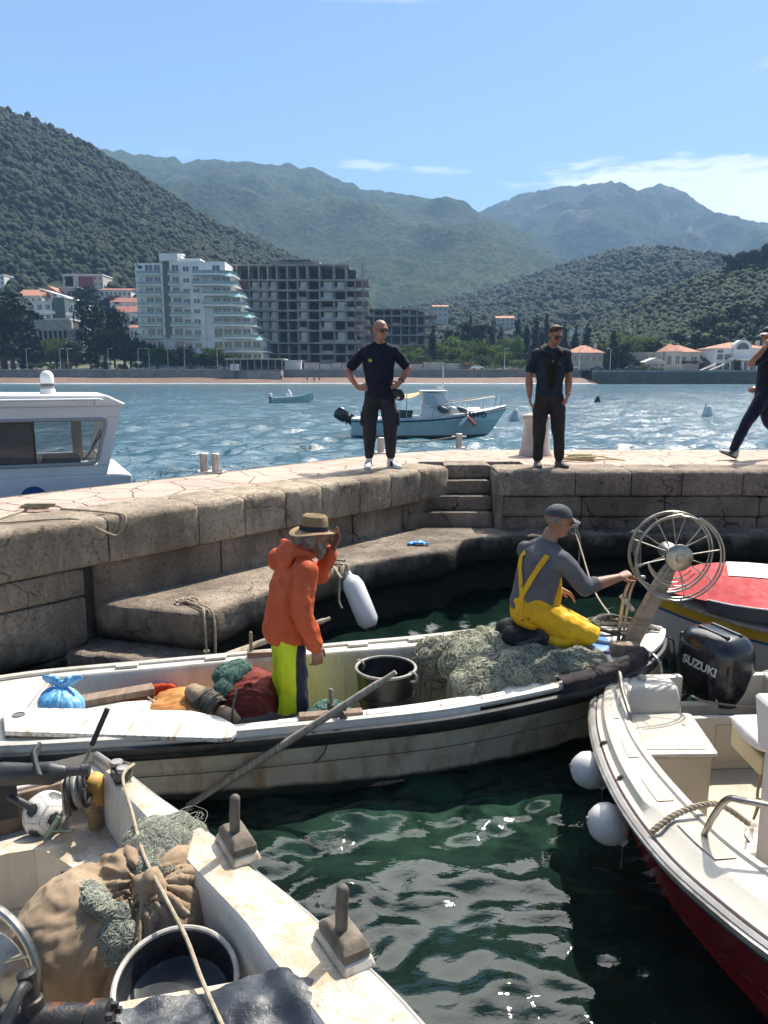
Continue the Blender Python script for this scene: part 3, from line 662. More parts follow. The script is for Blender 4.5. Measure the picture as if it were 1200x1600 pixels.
house('pale gabled house front above the ruined stone house', 1008, 1040, 566, 576, 260, 8, m_cream, m_cream, 'side', 7, 1, 3)
house('half built terrace house of grey blocks with an open flat roof', 986, 1034, 552, 576, 268, 10, m_gstone, m_gstone, 'flat', 1.5, 2, 5)
t = thing('terrace_wall', 'grey garden terrace walls stepping up below the white villa', 'wall', (130, 255, 4))
b = MB()
for px0, px1, pt, Yf in ((1078, 1200, 583, 254), (1100, 1220, 578.5, 258), (1062, 1100, 580, 262)):
    a = aty(px0, pt, Yf); c = aty(px1, pt, Yf); b.bb((a.x, Yf, 3.5), (c.x, Yf + 3.5, a.z))
b.build('stone_terrace', m_gstone, t, world=True, smooth=0)
b = MB(); a = aty(1085, 583, 253.5); c = aty(1118, 569, 258); b.tube([a, c], .35, 6); b.tube([a + V((3, 0, 0)), c + V((3, 0, 0))], .3, 6); b.build('stair_wall', m_cream, t, world=True)
# pavilion and kiosk on the promenade
t = thing('pavilion', 'dark open seafront restaurant pavilion with a pale flat roof', 'pavilion', (-47, 257, 4.6))
x0, x1 = aty(358, 570, 255).x, aty(443, 570, 255).x; zr = aty(400, 562, 255).z
b = MB(); b.bb((x0 - .5, 251, zr), (x1 + .5, 264, zr + .35)); b.build('roof', m_cream, t, world=True, smooth=0)
b = MB(); b.bb((x0 + .3, 262, 4.6), (x1 - .3, 263, zr)); b.bb((x0 + .3, 258, 4.6), (x1 - 6, 258.3, 5.6)); b.build('back_wall', m_dark, t, world=True, smooth=0)
for k in range(9):
    b = MB(); xx = x0 + (x1 - x0) * k / 8; b.bb((xx - .12, 251.3, 4.15), (xx + .12, 251.55, zr)); b.build('post', m_gstone, t, world=True, smooth=0)
b = MB(); b.bb((x0 + 1, 251.5, 4.2), (x0 + 4, 252.5, 6.4)); b.build('white_screen', m_wht, t, world=True, smooth=0)
t = thing('kiosk', 'small white beach kiosk beside the dark pavilion', 'kiosk', (-28, 258, 4.6))
x0, x1 = aty(445, 570, 258).x, aty(470, 570, 258).x
b = MB(); b.bb((x0, 258, 4.6), (x1, 261, aty(440, 564, 258).z)); b.build('wall', m_wht, t, world=True, smooth=0)
b = MB(); b.bb((x0 - .4, 257.4, aty(440, 564, 258).z), (x1 + .2, 261.4, aty(440, 564, 258).z + .25)); b.build('roof', m_wht, t, world=True, smooth=0)
t = thing('kerb_wall', 'low pale garden wall behind the promenade right of the pavilion', 'wall', (0, 262, 4.6))
b = MB(); x = aty(475, 575, 262).x
while x < aty(720, 575, 262).x:
    L = 3 + rnd.random() * 5; b.bb((x, 262, 4.6), (x + L, 262.5, 6.0 + rnd.random() * 1.2)); x += L + .3
b.build('wall_face', m_gstone, t, world=True, smooth=0)
# --- trees: trunk with limbs, crown of many leaf sprays
def leaf_cloud(centres, nleaf, size, seed, flat=.55):
    rs = np.random.RandomState(seed); VS = []
    tot = sum(c[1] ** 2 for c in centres)
    for (c, r, sq) in centres:
        n = int(nleaf * r * r / tot)
        d = rs.normal(size=(n, 3)); d /= np.linalg.norm(d, axis=1)[:, None]
        rad = r * (rs.rand(n) ** .38) * (1 + .18 * rs.normal(size=n))
        p = np.array(c)[None] + d * rad[:, None] * np.array([1, 1, sq])[None]
        u = rs.normal(size=(n, 3)); u /= np.linalg.norm(u, axis=1)[:, None]
        nrm = d + .8 * rs.normal(size=(n, 3)); v = np.cross(u, nrm); v /= np.linalg.norm(v, axis=1)[:, None] + 1e-9; u = np.cross(v, nrm); u /= np.linalg.norm(u, axis=1)[:, None] + 1e-9
        s = size * (.6 + .8 * rs.rand(n))[:, None]
        VS.append(np.stack([p - u * s - v * s * flat, p + u * s * .2 - v * s * flat * 1.3, p + u * s + v * s * .2, p - u * s * .1 + v * s * flat * 1.2], 1).reshape(-1, 3))
    vs = np.concatenate(VS); fs = np.arange(len(vs)).reshape(-1, 4); return npmesh('crown', vs, fs)
m_bark = M('bark', (.06, .045, .035), (.10, .08, .06), ns=3, rough=.9)
lm = [leaf_mat('leaf_pine', (.010, .020, .009), (.026, .042, .016), (.007, .013, .006), .8, 3, .2), leaf_mat('leaf_broad', (.055, .095, .018), (.125, .17, .036), (.035, .06, .014), .8, 3, .2, trans=.45), leaf_mat('leaf_cypress', (.008, .018, .008), (.02, .036, .014), (.006, .012, .005), .8, 3, .2), leaf_mat('leaf_olive', (.05, .06, .028), (.11, .12, .05), (.035, .045, .02), .8, 3, .2, trans=.4), leaf_mat('leaf_tan', (.14, .10, .05), (.2, .15, .08), (.08, .07, .03), .8, 3, .2)]
def proto(kind, seed):
    rs = random.Random(seed); tr = MB()
    if kind == 'cypress':
        cs = [((rs.uniform(-.02, .02), rs.uniform(-.02, .02), .1 + .84 * k / 9), .13 * (1 - .75 * (k / 9) ** 1.5) * rs.uniform(.9, 1.1), 1.5) for k in range(10)]; tr.tube([(0, 0, -.1), (0, 0, .5), (0, 0, .9)], [.02, .015, .004], 6); n = 900; sz = .03
    elif kind == 'pine':
        cs = [((rs.uniform(-.28, .28), rs.uniform(-.28, .28), rs.uniform(.32, .9)), rs.uniform(.11, .2), .7) for k in range(15)] + [((0, 0, .6), .26, 1.1)]; tr.tube([(0, 0, -.1), (.01, 0, .3), (.0, .01, .85)], [.04, .03, .008], 7); n = 2000; sz = .03
        for k in range(6): tr.tube([(0, 0, .3 + .07 * k), (rs.uniform(-.2, .2), rs.uniform(-.2, .2), .45 + .07 * k)], [.014, .004], 5)
    else:
        cs = [((rs.uniform(-.33, .33), rs.uniform(-.33, .33), rs.uniform(.3, .78)), rs.uniform(.13, .24), .8) for k in range(13)] + [((0, 0, .45), .3, .8)]; tr.tube([(0, 0, -.1), (.02, 0, .2), (0, .02, .6)], [.04, .03, .008], 7); n = 1700; sz = .032
        for k in range(6): tr.tube([(0, 0, .15 + .05 * k), (rs.uniform(-.3, .3), rs.uniform(-.3, .3), .4 + .07 * k)], [.015, .004], 5)
    return tr.fix(), leaf_cloud(cs, n, sz, seed)
PR = {k: [proto(k, s + 10 * i) for s in (1, 2, 3)] for i, k in enumerate(('cypress', 'pine', 'broad'))}
def tree(kind, px, ptop, pbase, Yv, label, mat, group, wide=1.0, name=None):
    a = aty(px, pbase, Yv); z1 = aty(px, ptop, Yv).z; hh = (z1 - a.z)
    if a.z > 4.6 and Yv < 276: a.z = 4.5; hh = z1 - a.z
    tm, cm = rnd.choice(PR[kind])
    t = thing(name or (kind + '_tree' if kind != 'broad' else 'broadleaf_tree'), label, 'tree', a, rnd.uniform(0, 6.28), group)
    t.scale = (hh * wide, hh * wide, hh)
    for nm, me, mm in (('trunk', tm, m_bark), ('crown', cm, mat)):
        o = bpy.data.objects.new(nm, me); COL.objects.link(o); o.parent = t
        if not me.materials: me.materials.append(mm)
        if me.materials[0] != mm:
            o.material_slots[0].link = 'OBJECT'; o.material_slots[0].material = mm
    return t
G1 = 'dark trees at the left end of the promenade'
tree('pine', 8, 452, 582, 266, 'largest dark conifer crowding the left picture edge', lm[0], G1, 1.25)
tree('pine', 22, 500, 584, 264, 'bushy dark evergreen at the foot of the largest left conifer', lm[0], G1, 1.3)
tree('cypress', 49, 490, 578, 268, 'dark pointed evergreen standing alone right of the left edge conifers', lm[2], G1, 1.7)
tree('broad', 90, 522, 578, 272, 'mid green leafy tree in front of the grey colonnade', lm[1], G1, .9)
tree('pine', 152, 468, 575, 285, 'tall dark pine covering the houses left of the hotel', lm[0], G1, .8)
tree('pine', 180, 470, 575, 290, 'second tall dark pine close against the first, nearer the hotel', lm[0], G1, .5)
tree('pine', 136, 444, 500, 385, 'round dark tree below the red and white block', lm[2], G1, 1.3)
tree('pine', 178, 460, 500, 385, 'small dark tree under the long white house on the slope', lm[0], G1, 1.2)
for px, pt, wd in ((165, 505, 1.0), (196, 515, 1.0), (36, 520, 1.2), (112, 530, 1.0)): tree('pine', px, pt, 578, 270, 'dark evergreen filling the gaps before the left hand houses', lm[0], 'dark evergreens before the houses', wd)
G2 = 'dark shrubby trees in front of the hotel'
for px, pt, wd in ((205, 530, 1.2), (228, 528, 1.2), (120, 545, 1.3), (142, 548, 1.2)): tree('pine', px, pt, 578, 266, 'dark shrubby tree in the row before the hotel and houses', lm[0], G2, wd)
for k, px in enumerate(range(246, 372, 15)): tree('broad', px, 538 + (k % 3) * 6, 579, 264 + k % 3, 'olive green bushy tree in the row along the promenade below the hotel', lm[3 if k % 2 else 1], 'bushy trees below the hotel', 1.1)
for k, px in enumerate((60, 82, 105, 150, 165, 190, 215, 300, 335)): tree('broad', px, 563 + k % 2 * 4, 580, 261, 'low green bush beside the promenade edge on the left', lm[1 if k % 2 else 3], 'low bushes on the left promenade', 1.5, 'bush')
G3 = 'green trees right of the unfinished buildings'
for px, pt, Yv, m_, wd in ((590, 545, 275, 1, 1), (612, 536, 278, 1, 1), (640, 541, 276, 1, 1.1), (662, 552, 268, 3, 1.2), (690, 556, 268, 1, 1.1), (702, 536, 285, 1, 1), (722, 540, 282, 1, 1), (742, 524, 292, 1, .9), (765, 532, 288, 1, .9), (785, 545, 276, 1, 1), (800, 520, 300, 1, .8), (822, 545, 275, 0, 1), (843, 552, 270, 0, 1.1), (862, 548, 274, 0, 1.1), (880, 556, 268, 3, 1.1), (690, 522, 315, 1, 1.1), (660, 530, 310, 1, 1.1), (755, 548, 270, 3, 1.1), (720, 560, 265, 3, 1.2), (810, 560, 266, 1, 1.2), (600, 566, 264, 1, 1.4), (628, 566, 264, 3, 1.4)):
    tree('broad', px, pt, 582, Yv, 'rounded green tree in the grove behind the middle of the beach', lm[m_], G3, wd)
tree('broad', 727, 564, 583, 262, 'tan brown dry bush beside the parked white car', lm[4], None, 1.4, 'bush')
G4 = 'dark cypresses behind the beach'
for px, pt, pb, Yv, wd in ((676, 506, 560, 300, 1.2), (734, 487, 540, 380, .8), (768, 500, 545, 340, 1.0), (782, 506, 550, 330, 1.1), (808, 494, 550, 330, 1.0), (822, 500, 555, 325, 1.1), (836, 492, 555, 320, 1.0), (853, 488, 560, 330, .9), (880, 505, 565, 310, 1.3), (898, 508, 565, 315, 1.2), (916, 505, 560, 318, 1.4), (957, 515, 580, 285, 1.3), (752, 515, 555, 330, 1.2), (845, 510, 565, 305, 1.3), (868, 515, 570, 300, 1.3), (1070, 455, 480, 415, .8), (1073, 452, 478, 418, .7), (1042, 448, 466, 430, .8)):
    tree('cypress', px, pt, pb, Yv, 'dark narrow cypress in the grove between beach and hills', lm[2], G4, wd)
for px, pt, Yv in ((735, 498, 330), (700, 515, 330), (750, 505, 320)): tree('pine', px, pt, 550, Yv, 'dark spreading pine among the cypresses behind the beach', lm[0], 'dark pines among the cypresses', 1.0)
G5 = 'trees around the villas on the right'
for px, pt, pb, Yv, m_, wd in ((965, 535, 590, 262, 0, 1), (980, 545, 590, 264, 0, 1), (990, 520, 580, 290, 1, 1), (1015, 525, 580, 290, 0, 1), (1032, 518, 570, 300, 1, 1), (1060, 515, 560, 300, 0, 1), (1085, 520, 570, 290, 0, 1), (1105, 525, 580, 285, 0, 1.1), (1130, 505, 560, 300, 0, 1), (1160, 500, 560, 305, 0, 1), (1190, 495, 560, 305, 0, 1), (945, 520, 575, 290, 1, 1), (930, 530, 570, 290, 0, 1), (970, 515, 560, 310, 1, 1), (1100, 490, 550, 320, 0, 1), (1140, 475, 540, 330, 0, 1), (1180, 470, 540, 330, 0, 1.1)):
    tree('pine' if m_ == 0 else 'broad', px, pt, pb, Yv, 'dense tree in the dark wood behind the right hand villas', lm[m_], G5, wd)
G6 = 'pines on the right hill crest'
for px, pt in ((1138, 397), (1152, 393), (1166, 394), (1178, 388), (1192, 380), (1206, 375), (1145, 402), (1185, 398)): tree('pine', px, pt, 432, 425, 'tall pine standing on the crest of the right hill', lm[0], G6, .8)
for px, pt in ((1003, 568), (966, 572), (1025, 570)): tree('broad', px, pt, 589, 252, 'small round tree on the quay in front of the right hand houses', lm[3], 'small quay trees', 1.1)
tree('broad', 1150, 555, 590, 262, 'small palm like tree before the villa columns', lm[2], None, .5, 'palm_tree')
# --- lamp posts, cars, people on the beach
m_lamp = M('lamp_grey', (.45, .45, .43), rough=.5)
t0 = None
for px in (43, 95, 107, 170, 217, 234, 263, 289, 340, 560, 788, 905, 953, 606):
    q = aty(px, 577, 259.5)
    if t0 is None:
        t0 = thing('street_lamp', 'slender pale lamp post standing on the promenade edge', 'street lamp', (q.x, 259.5, 4.6), 0, 'street lamps along the promenade')
        b = MB(); b.tube([(0, 0, 0), (0, 0, 4), (0, 0, 7)], [.14, .1, .07], 6); b.tube([(0, 0, 6.7), (.5, 0, 7.0), (1.1, 0, 7.05)], [.06, .05, .05], 6); b.build('pole', m_lamp, t0)
        b = MB(); b.box((1.25, 0, 7.0), (.7, .3, .14)); b.build('lamp_head', m_lamp, t0, bevel=.04)
    else: c = copy_tree(t0); c.location = (q.x, 259.5, 4.6); c.rotation_euler.z = rnd.choice((0, PI, .4))
def car(label, px, Yv, zg, col, rz=0):
    q = aty(px, 584, Yv); t = thing('parked_car', label, 'car', (q.x, Yv, zg), rz)
    prof = [(-2.1, .35), (-2.15, .75), (-1.9, .95), (-1.35, 1.0), (-.85, 1.42), (.5, 1.45), (1.2, .98), (1.95, .85), (2.15, .6), (2.1, .35)]
    b = MB(); b.loft([[(x, y * (1 if z < 1.05 else .84), z) for x, z in prof] for y in (-.85, .85)]); b.build('body', M('carpaint_' + str(col[0]), col, rough=.25, coat_weight=.6) if False else M('carpaint_' + str(col[0]), col, rough=.25), t, smooth=0, bevel=.06)
    b = MB(); b.add([(-1.2, -.80, 1.03), (1.05, -.80, 1.03), (.45, -.735, 1.38), (-.82, -.735, 1.38)], [(0, 1, 2, 3)]); b.v = [(x, y - .03, z) for x, y, z in b.v]; b.build('side_window', m_glass, t, smooth=0)
    for sx in (-1.35, 1.35):
        for sy in (-.78, .78):
            b = MB(); b.lathe([(.2, -.1), (.33, -.09), (.33, .09), (.2, .1)], c=(sx, sy, .33), M=Matrix.Rotation(PI / 2, 3, 'X'), n=14); b.build('wheel', M('tyre', (.02, .02, .02), rough=.8), t)
    return t
car('white car parked on the promenade behind the sea wall', 746, 259, 4.6, (.75, .75, .75))
car('silver car half hidden behind the standing man in grey', 893, 260, 4.6, (.4, .42, .45))
car('dark blue car parked above the quay wall beside the long house', 932, 250, 4.3, (.02, .03, .06))
car('black car parked near the small quay tree', 985, 249, 4.3, (.015, .015, .015))
def tiny_person(label, px, py, Yv, shirt, legs, z=None):
    q = aty(px, py, Yv); zz = q.z if z is None else z
    t = thing('person', label, 'person', (q.x, Yv, zz)); b = MB()
    b.limb([(0, 0, .95), (0, 0, 1.25), (0, 0, 1.42)], [(.15, .1), (.19, .11), (.12, .09)], side=(1, 0, 0)); b.limb([(0, 0, 1.45), (0, 0, 1.56)], [.055, .05]); b.ell((0, 0, 1.66), (.085, .1, .12))
    for s in (-1, 1):
        b.limb([(s * .2, 0, 1.4), (s * .25, .02, 1.12), (s * .22, -.06, .86)], [.055, .045, .035]); b.limb([(s * .09, 0, .92), (s * .1, -.02 * s, .5), (s * .1, .05 * s, .06)], [.085, .06, .045]); b.limb([(s * .1, .05 * s, .045), (s * .11, -.13, .04)], [.045, .04])
    tt = NT('beachgoer'); x, y, z3 = tt.xyz(); c = tt.mix(tt.ramp(z3, .93, .95), legs, shirt); c = tt.mix(tt.ramp(z3, 1.46, 1.48), c, (.35, .2, .14)); tt.set(c, .8)
    link('body', remesh(b, .025, 2), tt.m, t, smooth=180)
for args in (('figure in dark clothes standing on the sand below the pavilion', 440, 594, 246, (.03, .03, .04), (.02, .02, .02)), ('bather in pale shorts walking on the beach', 480, 596, 243, (.35, .2, .14), (.4, .1, .1)), ('bather with dark trunks, leftmost of the close beach pair', 491, 597, 242, (.35, .2, .14), (.05, .05, .1)), ('bather in a blue top, rightmost on the beach', 499, 596, 243, (.1, .15, .4), (.05, .05, .1))): tiny_person(*args)
tiny_person('seated visitor in a red shirt on the left promenade', 199, 578, 262, (.5, .03, .05), (.05, .05, .1), 4.3)
tiny_person('visitor in black standing on the left promenade', 93, 578, 262, (.015, .015, .015), (.02, .02, .02), 4.6)
tiny_person('visitor in a dark top beside the red shirt on the promenade', 206, 578, 262, (.02, .05, .08), (.02, .02, .02), 4.3)
bm0 = None
for px in (57, 117, 134, 150, 210, 226, 258):
    q = aty(px, 580, 258.6)
    if bm0 is None:
        bm0 = thing('bench', 'white stone bench facing the sea on the left promenade', 'bench', (q.x, 258.6, 4.6), 0, 'white benches on the promenade')
        b = MB(); b.box((0, 0, .5), (1.9, .55, .16)); b.build('seat', m_wht, bm0, smooth=0, bevel=.03)
        for s in (-.7, .7):
            b = MB(); b.box((s, 0, .21), (.2, .45, .42)); b.build('leg', m_wht, bm0, smooth=0)
    else: c = copy_tree(bm0); c.location = (q.x, 258.6, 4.6)

# --- woods on the hills
def clear(X, Yv):
    if not vis(X, Yv): return False
    px = 600 + X / Yv * FPX
    for a, c, Yh, dp in HOUSES:
        if a - 4 < px < c + 4 and Yh - 45 < Yv < Yh + dp + 4: return False
    return True
forest('left_hill', 32000, .9, 3.4, 345, 715, m_for_l, 1, (-420, 60), 5, clear)
forest('mid_hill', 21000, 1.4, 4.4, 470, 1020, m_for_m, 1, (-60, 560), 6, clear)
forest('right_hill', 9000, .7, 2.7, 290, 455, m_for_r, 1, (80, 270), 7, clear)
b = MB()
for k in range(134):
    x = -170 + k * 1.75; wd = .25 + 1.1 * abs(noise.noise(V((x * .06, 2, 0)))) ; y = 236.4 + noise.noise(V((x * .05, 0, 1))) * 1.0
    b.ell((x, y, .10), (1.5, wd, .22), n=8, m=5)
setp(b.build('surf_foam', M('foam', (.8, .82, .83), rough=.6), smooth=180), kind='stuff')
# ------------------------------------------------------------------ stone pier with ledge and steps
def stone_mat(name, a, b_, dark, wet=.42, pit=.5, rise=0., crack=0.):
    t = NT(name); x, y, z = t.xyz()
    col = t.mix(t.ramp(t.noise(2.3, 7, .65), .36, .64), a, b_)
    col = t.mix(t.math('MULTIPLY', t.ramp(t.noise(.9, 6, .7, co=t.coord((2.2, 2.2, .45))), .5, .68), .75), col, dark)          # running stains
    col = t.mix(t.math('MULTIPLY', t.ramp(t.noise(34, 5, .75), .555, .65), pit), col, (dark[0] * .5, dark[1] * .5, dark[2] * .5))    # pits
    col = t.mix(t.math('MULTIPLY', t.ramp(t.noise(11, 7, .8, dist=.8), .57, .68), pit), col, (dark[0] * .7, dark[1] * .7, dark[2] * .65))
    lg = t.ramp(t.noise(1.1, 3, .5), .35, .65, .72, 1.18); sc_ = t.n('VectorMath', operation='SCALE'); t.l(col, sc_.inputs[0]); t.l(lg, sc_.inputs[3]); col = sc_.outputs[0]
    if crack:
        wv = t.n('VectorMath', operation='ADD'); nz = t.n('TexNoise'); nz.inputs['Scale'].default_value = 3.5; t.l(t.tc.outputs['Object'], nz.inputs['Vector']); s3 = t.n('VectorMath', operation='SCALE'); s3.inputs[3].default_value = .45; t.l(nz.outputs['Color'], s3.inputs[0]); t.l(t.tc.outputs['Object'], wv.inputs[0]); t.l(s3.outputs[0], wv.inputs[1])
        e = t.voro(1.25, 'DISTANCE_TO_EDGE', co=wv.outputs[0]); ck = t.math('MULTIPLY', t.ramp(e, .004, .016, 1, 0), t.ramp(t.noise(1.4, 3), .40, .55)); col = t.mix(t.math('MULTIPLY', ck, crack), col, (.03, .025, .02))
        col = t.mix(t.math('MULTIPLY', t.ramp(t.noise(2.1, 6, .7, co=t.coord((1.3, 1.3, .8))), .52, .60), .55), col, (a[0] * .62, a[1] * .64, a[2] * .68))
    zz = t.math('ADD', z, t.math('MULTIPLY', t.math('SUBTRACT', t.noise(3, 5), .5), .5))
    if rise: zz = t.math('SUBTRACT', zz, t.ramp(x, -.9, .7, 0, rise))
    wetm = t.ramp(zz, wet - .12, wet + .12, 1, 0)
    col = t.mix(wetm, col, (.018, .017, .012))                                                                                    # weed and wet below the tide line
    t.set(col, t.ramp(wetm, 0, 1, .88, .45), 0, .3)
    h = t.math('ADD', t.math('MULTIPLY', t.noise(55, 6, .7), .5), t.noise(9, 8, .75)); h = t.math('SUBTRACT', h, t.math('MULTIPLY', t.ramp(t.noise(30, 3, .6), .58, .66), .35)); t.bump(h, 1.0, .03); return t.m
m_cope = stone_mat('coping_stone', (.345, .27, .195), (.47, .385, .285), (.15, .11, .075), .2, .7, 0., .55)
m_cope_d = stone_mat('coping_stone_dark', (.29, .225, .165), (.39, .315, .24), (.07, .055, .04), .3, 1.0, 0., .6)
m_wall = stone_mat('pier_wall', (.20, .157, .118), (.295, .235, .18), (.10, .078, .058), .45, .6, 0., .9)  # darker than the coping: grime, and wall shade put into the colour
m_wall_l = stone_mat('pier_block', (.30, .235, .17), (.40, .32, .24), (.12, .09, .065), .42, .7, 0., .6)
m_ledge = stone_mat('ledge_stone', (.28, .222, .165), (.39, .315, .24), (.12, .092, .068), .50, .7, .18, .75)
m_joint = stone_mat('joint', (.10, .09, .075), (.14, .12, .1), (.05, .045, .04), .4, .5)
pier = thing('stone_pier', 'old pale limestone harbour pier with steps and a low ledge', 'pier', (0, 0, 0))
PD, PN, P0 = V((.661, .750, 0)), V((.750, -.661, 0)), V((-2.91, 5.61, 0))
ZP = 1.44
def PA(s, off=0, z=0): return P0 + PD * s + PN * off + V((0, 0, z))
top = [PA(-7), PA(5.64), V((.84, 9.93, 0)), V((1.42, 9.93, 0)), V((1.42, 9.4, 0)), V((10.5, 9.4, 0)), V((10.5, 12.5, 0)), V((1.1, 12.5, 0)), V((.45, 12.2, 0)), PA(6.2, -2.1), PA(-7, -2.1)]
def inset(P, d):
    n = len(P); out = []
    for i in range(n):
        a, p, c = P[i - 1], P[i], P[(i + 1) % n]
        e1 = (p - a).normalized(); e2 = (c - p).normalized(); n1 = V((-e1.y, e1.x, 0)); n2 = V((-e2.y, e2.x, 0))
        m = (n1 + n2); m = m / max(m.dot(n1), .3); out.append(p + m * d)
    return out
b = MB(); b.prism([p[:] for p in inset(top, .10)], -2.6, ZP - .05); b.build('core', m_joint, pier, smooth=0)
def paving_mat():
    t = NT('pier_paving'); x, y, z = t.xyz(); co = t.coord((1, 1, 1), (0, 0, .85))
    e = t.voro(2.3, 'DISTANCE_TO_EDGE', co=t.coord((1, 1.0, 0))); cr = t.ramp(t.math('ADD', e, t.math('MULTIPLY', t.math('SUBTRACT', t.noise(9, 4), .5), .06)), .0, .035)
    cell = t.voro(2.3, 'F1', co=t.coord((1, 1.0, 0)), out='Color')
    sp = t.n('SeparateColor'); t.l(cell, sp.inputs[0])
    stone = t.mix(sp.outputs[0], (.34, .205, .165), (.44, .30, .24)); stone = t.mix(t.ramp(t.noise(14, 6, .7), .4, .7), stone, (.46, .36, .295))
    stone = t.mix(t.math('MULTIPLY', t.ramp(t.noise(1.2, 5), .45, .6), .6), stone, (.46, .36, .29))
    col = t.mix(t.math('MAXIMUM', cr, t.ramp(t.noise(2.2, 4), .40, .55, 0, .85)), (.22, .165, .125), stone); col = t.mix(t.math('MULTIPLY', t.ramp(t.noise(.9, 6, .7), .48, .62), .7), col, (.45, .35, .275)); t.set(col, .85, 0, .3)
    h = t.math('ADD', t.math('MULTIPLY', cr, 1.2), t.math('MULTIPLY', t.noise(30, 6, .7), .5)); t.bump(h, .9, .02); return t.m
b = MB(); n0 = [p[:2] for p in inset(top, .45)]; b.prism(n0, ZP - .2, ZP - .006); b.build('paving', paving_mat(), pier, smooth=0)
def stone(name, a, d, nrm, L, z0, z1, mat, deep=.5, out=.04, r=.09, amp=.012, seed=0, rb=.025):
    """one dressed block: rounded top arris, worn ends, uneven faces"""
    ns = max(4, int(L / .045)); h = z1 - z0; rings = []
    sec = [(-deep, 0), (-deep * .6, 0), (-deep * .35, 0), (-r - .05, 0)] + [(-r + r * math.sin(q), -r + r * math.cos(q)) for q in [PI / 2 * i / 6 for i in range(7)]] + [(0, -r - (h - r - rb) * i / 7) for i in range(1, 8)] + [(-rb * .4, -h + rb * .3), (-rb, -h), (-deep, -h)]
    for i in range(ns + 1):
        s = L * i / ns; e = min(s, L - s); k = .018 * max(0, 1 - e / .05) ** 1.5; g = .006 if i == 0 else (L - .006 if i == ns else s); ring = []
        for (o, zz) in sec:
            o2 = o + out - k * (1 if o > -deep * .5 else 0); z2 = z1 + zz - (k if zz > -.02 else 0)
            p = a + d * g + nrm * o2 + V((0, 0, z2)); q = V((p.x * 3, p.y * 3, p.z * 3 + seed))
            n_ = noise.noise(q) * amp + noise.noise(q * 3.1) * amp * .6 + noise.noise(q * 8) * amp * .45 - amp * 1.6 * max(0, noise.noise(q * 2.3 + V((9, 0, 0))) - .34)
            if o > -deep * .9: p = p + nrm * (n_ if zz < -.02 else n_ * .3) + V((0, 0, n_ * .6 if zz > -.05 else 0))
            ring.append(p)
        rings.append(ring)
    b = MB(); b.loft(rings); return b.build(name, mat, pier, smooth=50)
js = [-7, -5.8, -4.7, -3.5, -2.3, -1.15, -.08, .85, 1.76, 2.3, 2.83, 3.35, 3.95, 4.5, 5.08, 5.64]
for i, (a, c) in enumerate(zip(js, js[1:])): stone('coping_stone', PA(a), PD, PN, c - a, ZP - .40 + .02 * noise.noise(V((i, 0, 0))), ZP, m_cope, .62, .05, .062, seed=i)
jx = [1.42, 2.40, 3.1, 3.74, 4.5, 5.4, 6.3, 7.2, 8.2, 9.3, 10.5]
ex, ey = V((1, 0, 0)), V((0, -1, 0))
for i, (a, c) in enumerate(zip(jx, jx[1:])): stone('coping_stone', V((a, 9.4, 0)), ex, ey, c - a, ZP - .33, ZP, m_cope_d, .62, .04, .09, seed=30 + i)
stone('coping_stone', V((.80, 9.95, 0)), ex, ey, .62, ZP - .185, ZP, m_cope_d, .5, .0, .02, seed=55, amp=.004)
# wall below: three dressed courses at the near end, older rendered panels further on
for k, (z0, z1) in enumerate(((.80, 1.03), (.32, .79), (-.25, .31), (-.9, -.26))):
    s = -7.0; i = 0
    while s < .70:
        L = min((1.05, .8, 1.25, .7)[(i + k) % 4], .72 - s)
        if L > .12: stone('wall_block', PA(s), PD, PN, L, z0, z1, m_wall_l, .45, .02, .02, seed=60 + i * 3 + k, rb=.02)
        s += L + .004; i += 1
s = .73
for i, L in enumerate((1.32, 1.05, .8, .9, .55, .6)):
    L = min(L, 5.95 - s)
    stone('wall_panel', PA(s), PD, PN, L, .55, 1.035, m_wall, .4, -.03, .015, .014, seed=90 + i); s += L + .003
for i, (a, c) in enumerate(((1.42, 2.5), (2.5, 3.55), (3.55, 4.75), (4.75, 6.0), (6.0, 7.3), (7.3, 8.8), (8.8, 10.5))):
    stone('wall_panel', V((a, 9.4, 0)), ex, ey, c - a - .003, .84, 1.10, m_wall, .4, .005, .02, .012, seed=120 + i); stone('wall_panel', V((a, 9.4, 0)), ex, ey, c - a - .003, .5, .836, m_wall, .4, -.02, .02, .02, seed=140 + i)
b = MB(); b.bb((1.40, 9.38, .6), (1.5, 9.97, 1.38)); b.build('step_cheek', m_wall, pier, smooth=0, bevel=.02)
for k, (zt, yf) in enumerate(((1.255, 9.77), (1.07, 9.62), (.885, 9.47))):
    stone('step', V((.2, yf, 0)), ex, ey, 1.195, zt - .185 - (.0 if k < 2 else .02), zt, m_wall, 9.96 - yf, 0, .02, .005, seed=160 + k)
# ledge
E0 = [(-2.46, 6.17), (-1.95, 6.02), (-1.58, 5.89), (-1.44, 5.94), (-1.30, 6.18), (-1.06, 6.55), (-.64, 7.2), (-.28, 7.56), (.1, 7.82), (.46, 8.05), (.70, 8.16), (.80, 8.32), (.92, 8.60), (1.12, 8.78), (1.42, 8.88), (2.1, 8.97), (2.8, 9.02), (4.2, 9.0), (6, 9.02), (10.5, 9.0)]
Ln = []
for a, c in zip(E0, E0[1:]):
    n = max(1, int(math.dist(a, c) / .09))
    Ln += [V((lerp(a[0], c[0], q / n), lerp(a[1], c[1], q / n), 0)) for q in range(n)]
Ln.append(V((*E0[-1], 0)))
rings = []
prof = [(-.5, .70), (-.25, .70), (-.06, .70), (-.025, .697), (-.006, .682), (0, .65), (.0, .59), (-.005, .52), (-.01, .46), (-.025, .40), (-.08, .36), (-.13, .30), (-.13, .15), (-.12, .0), (-.10, -.5), (-.1, -2.5)]
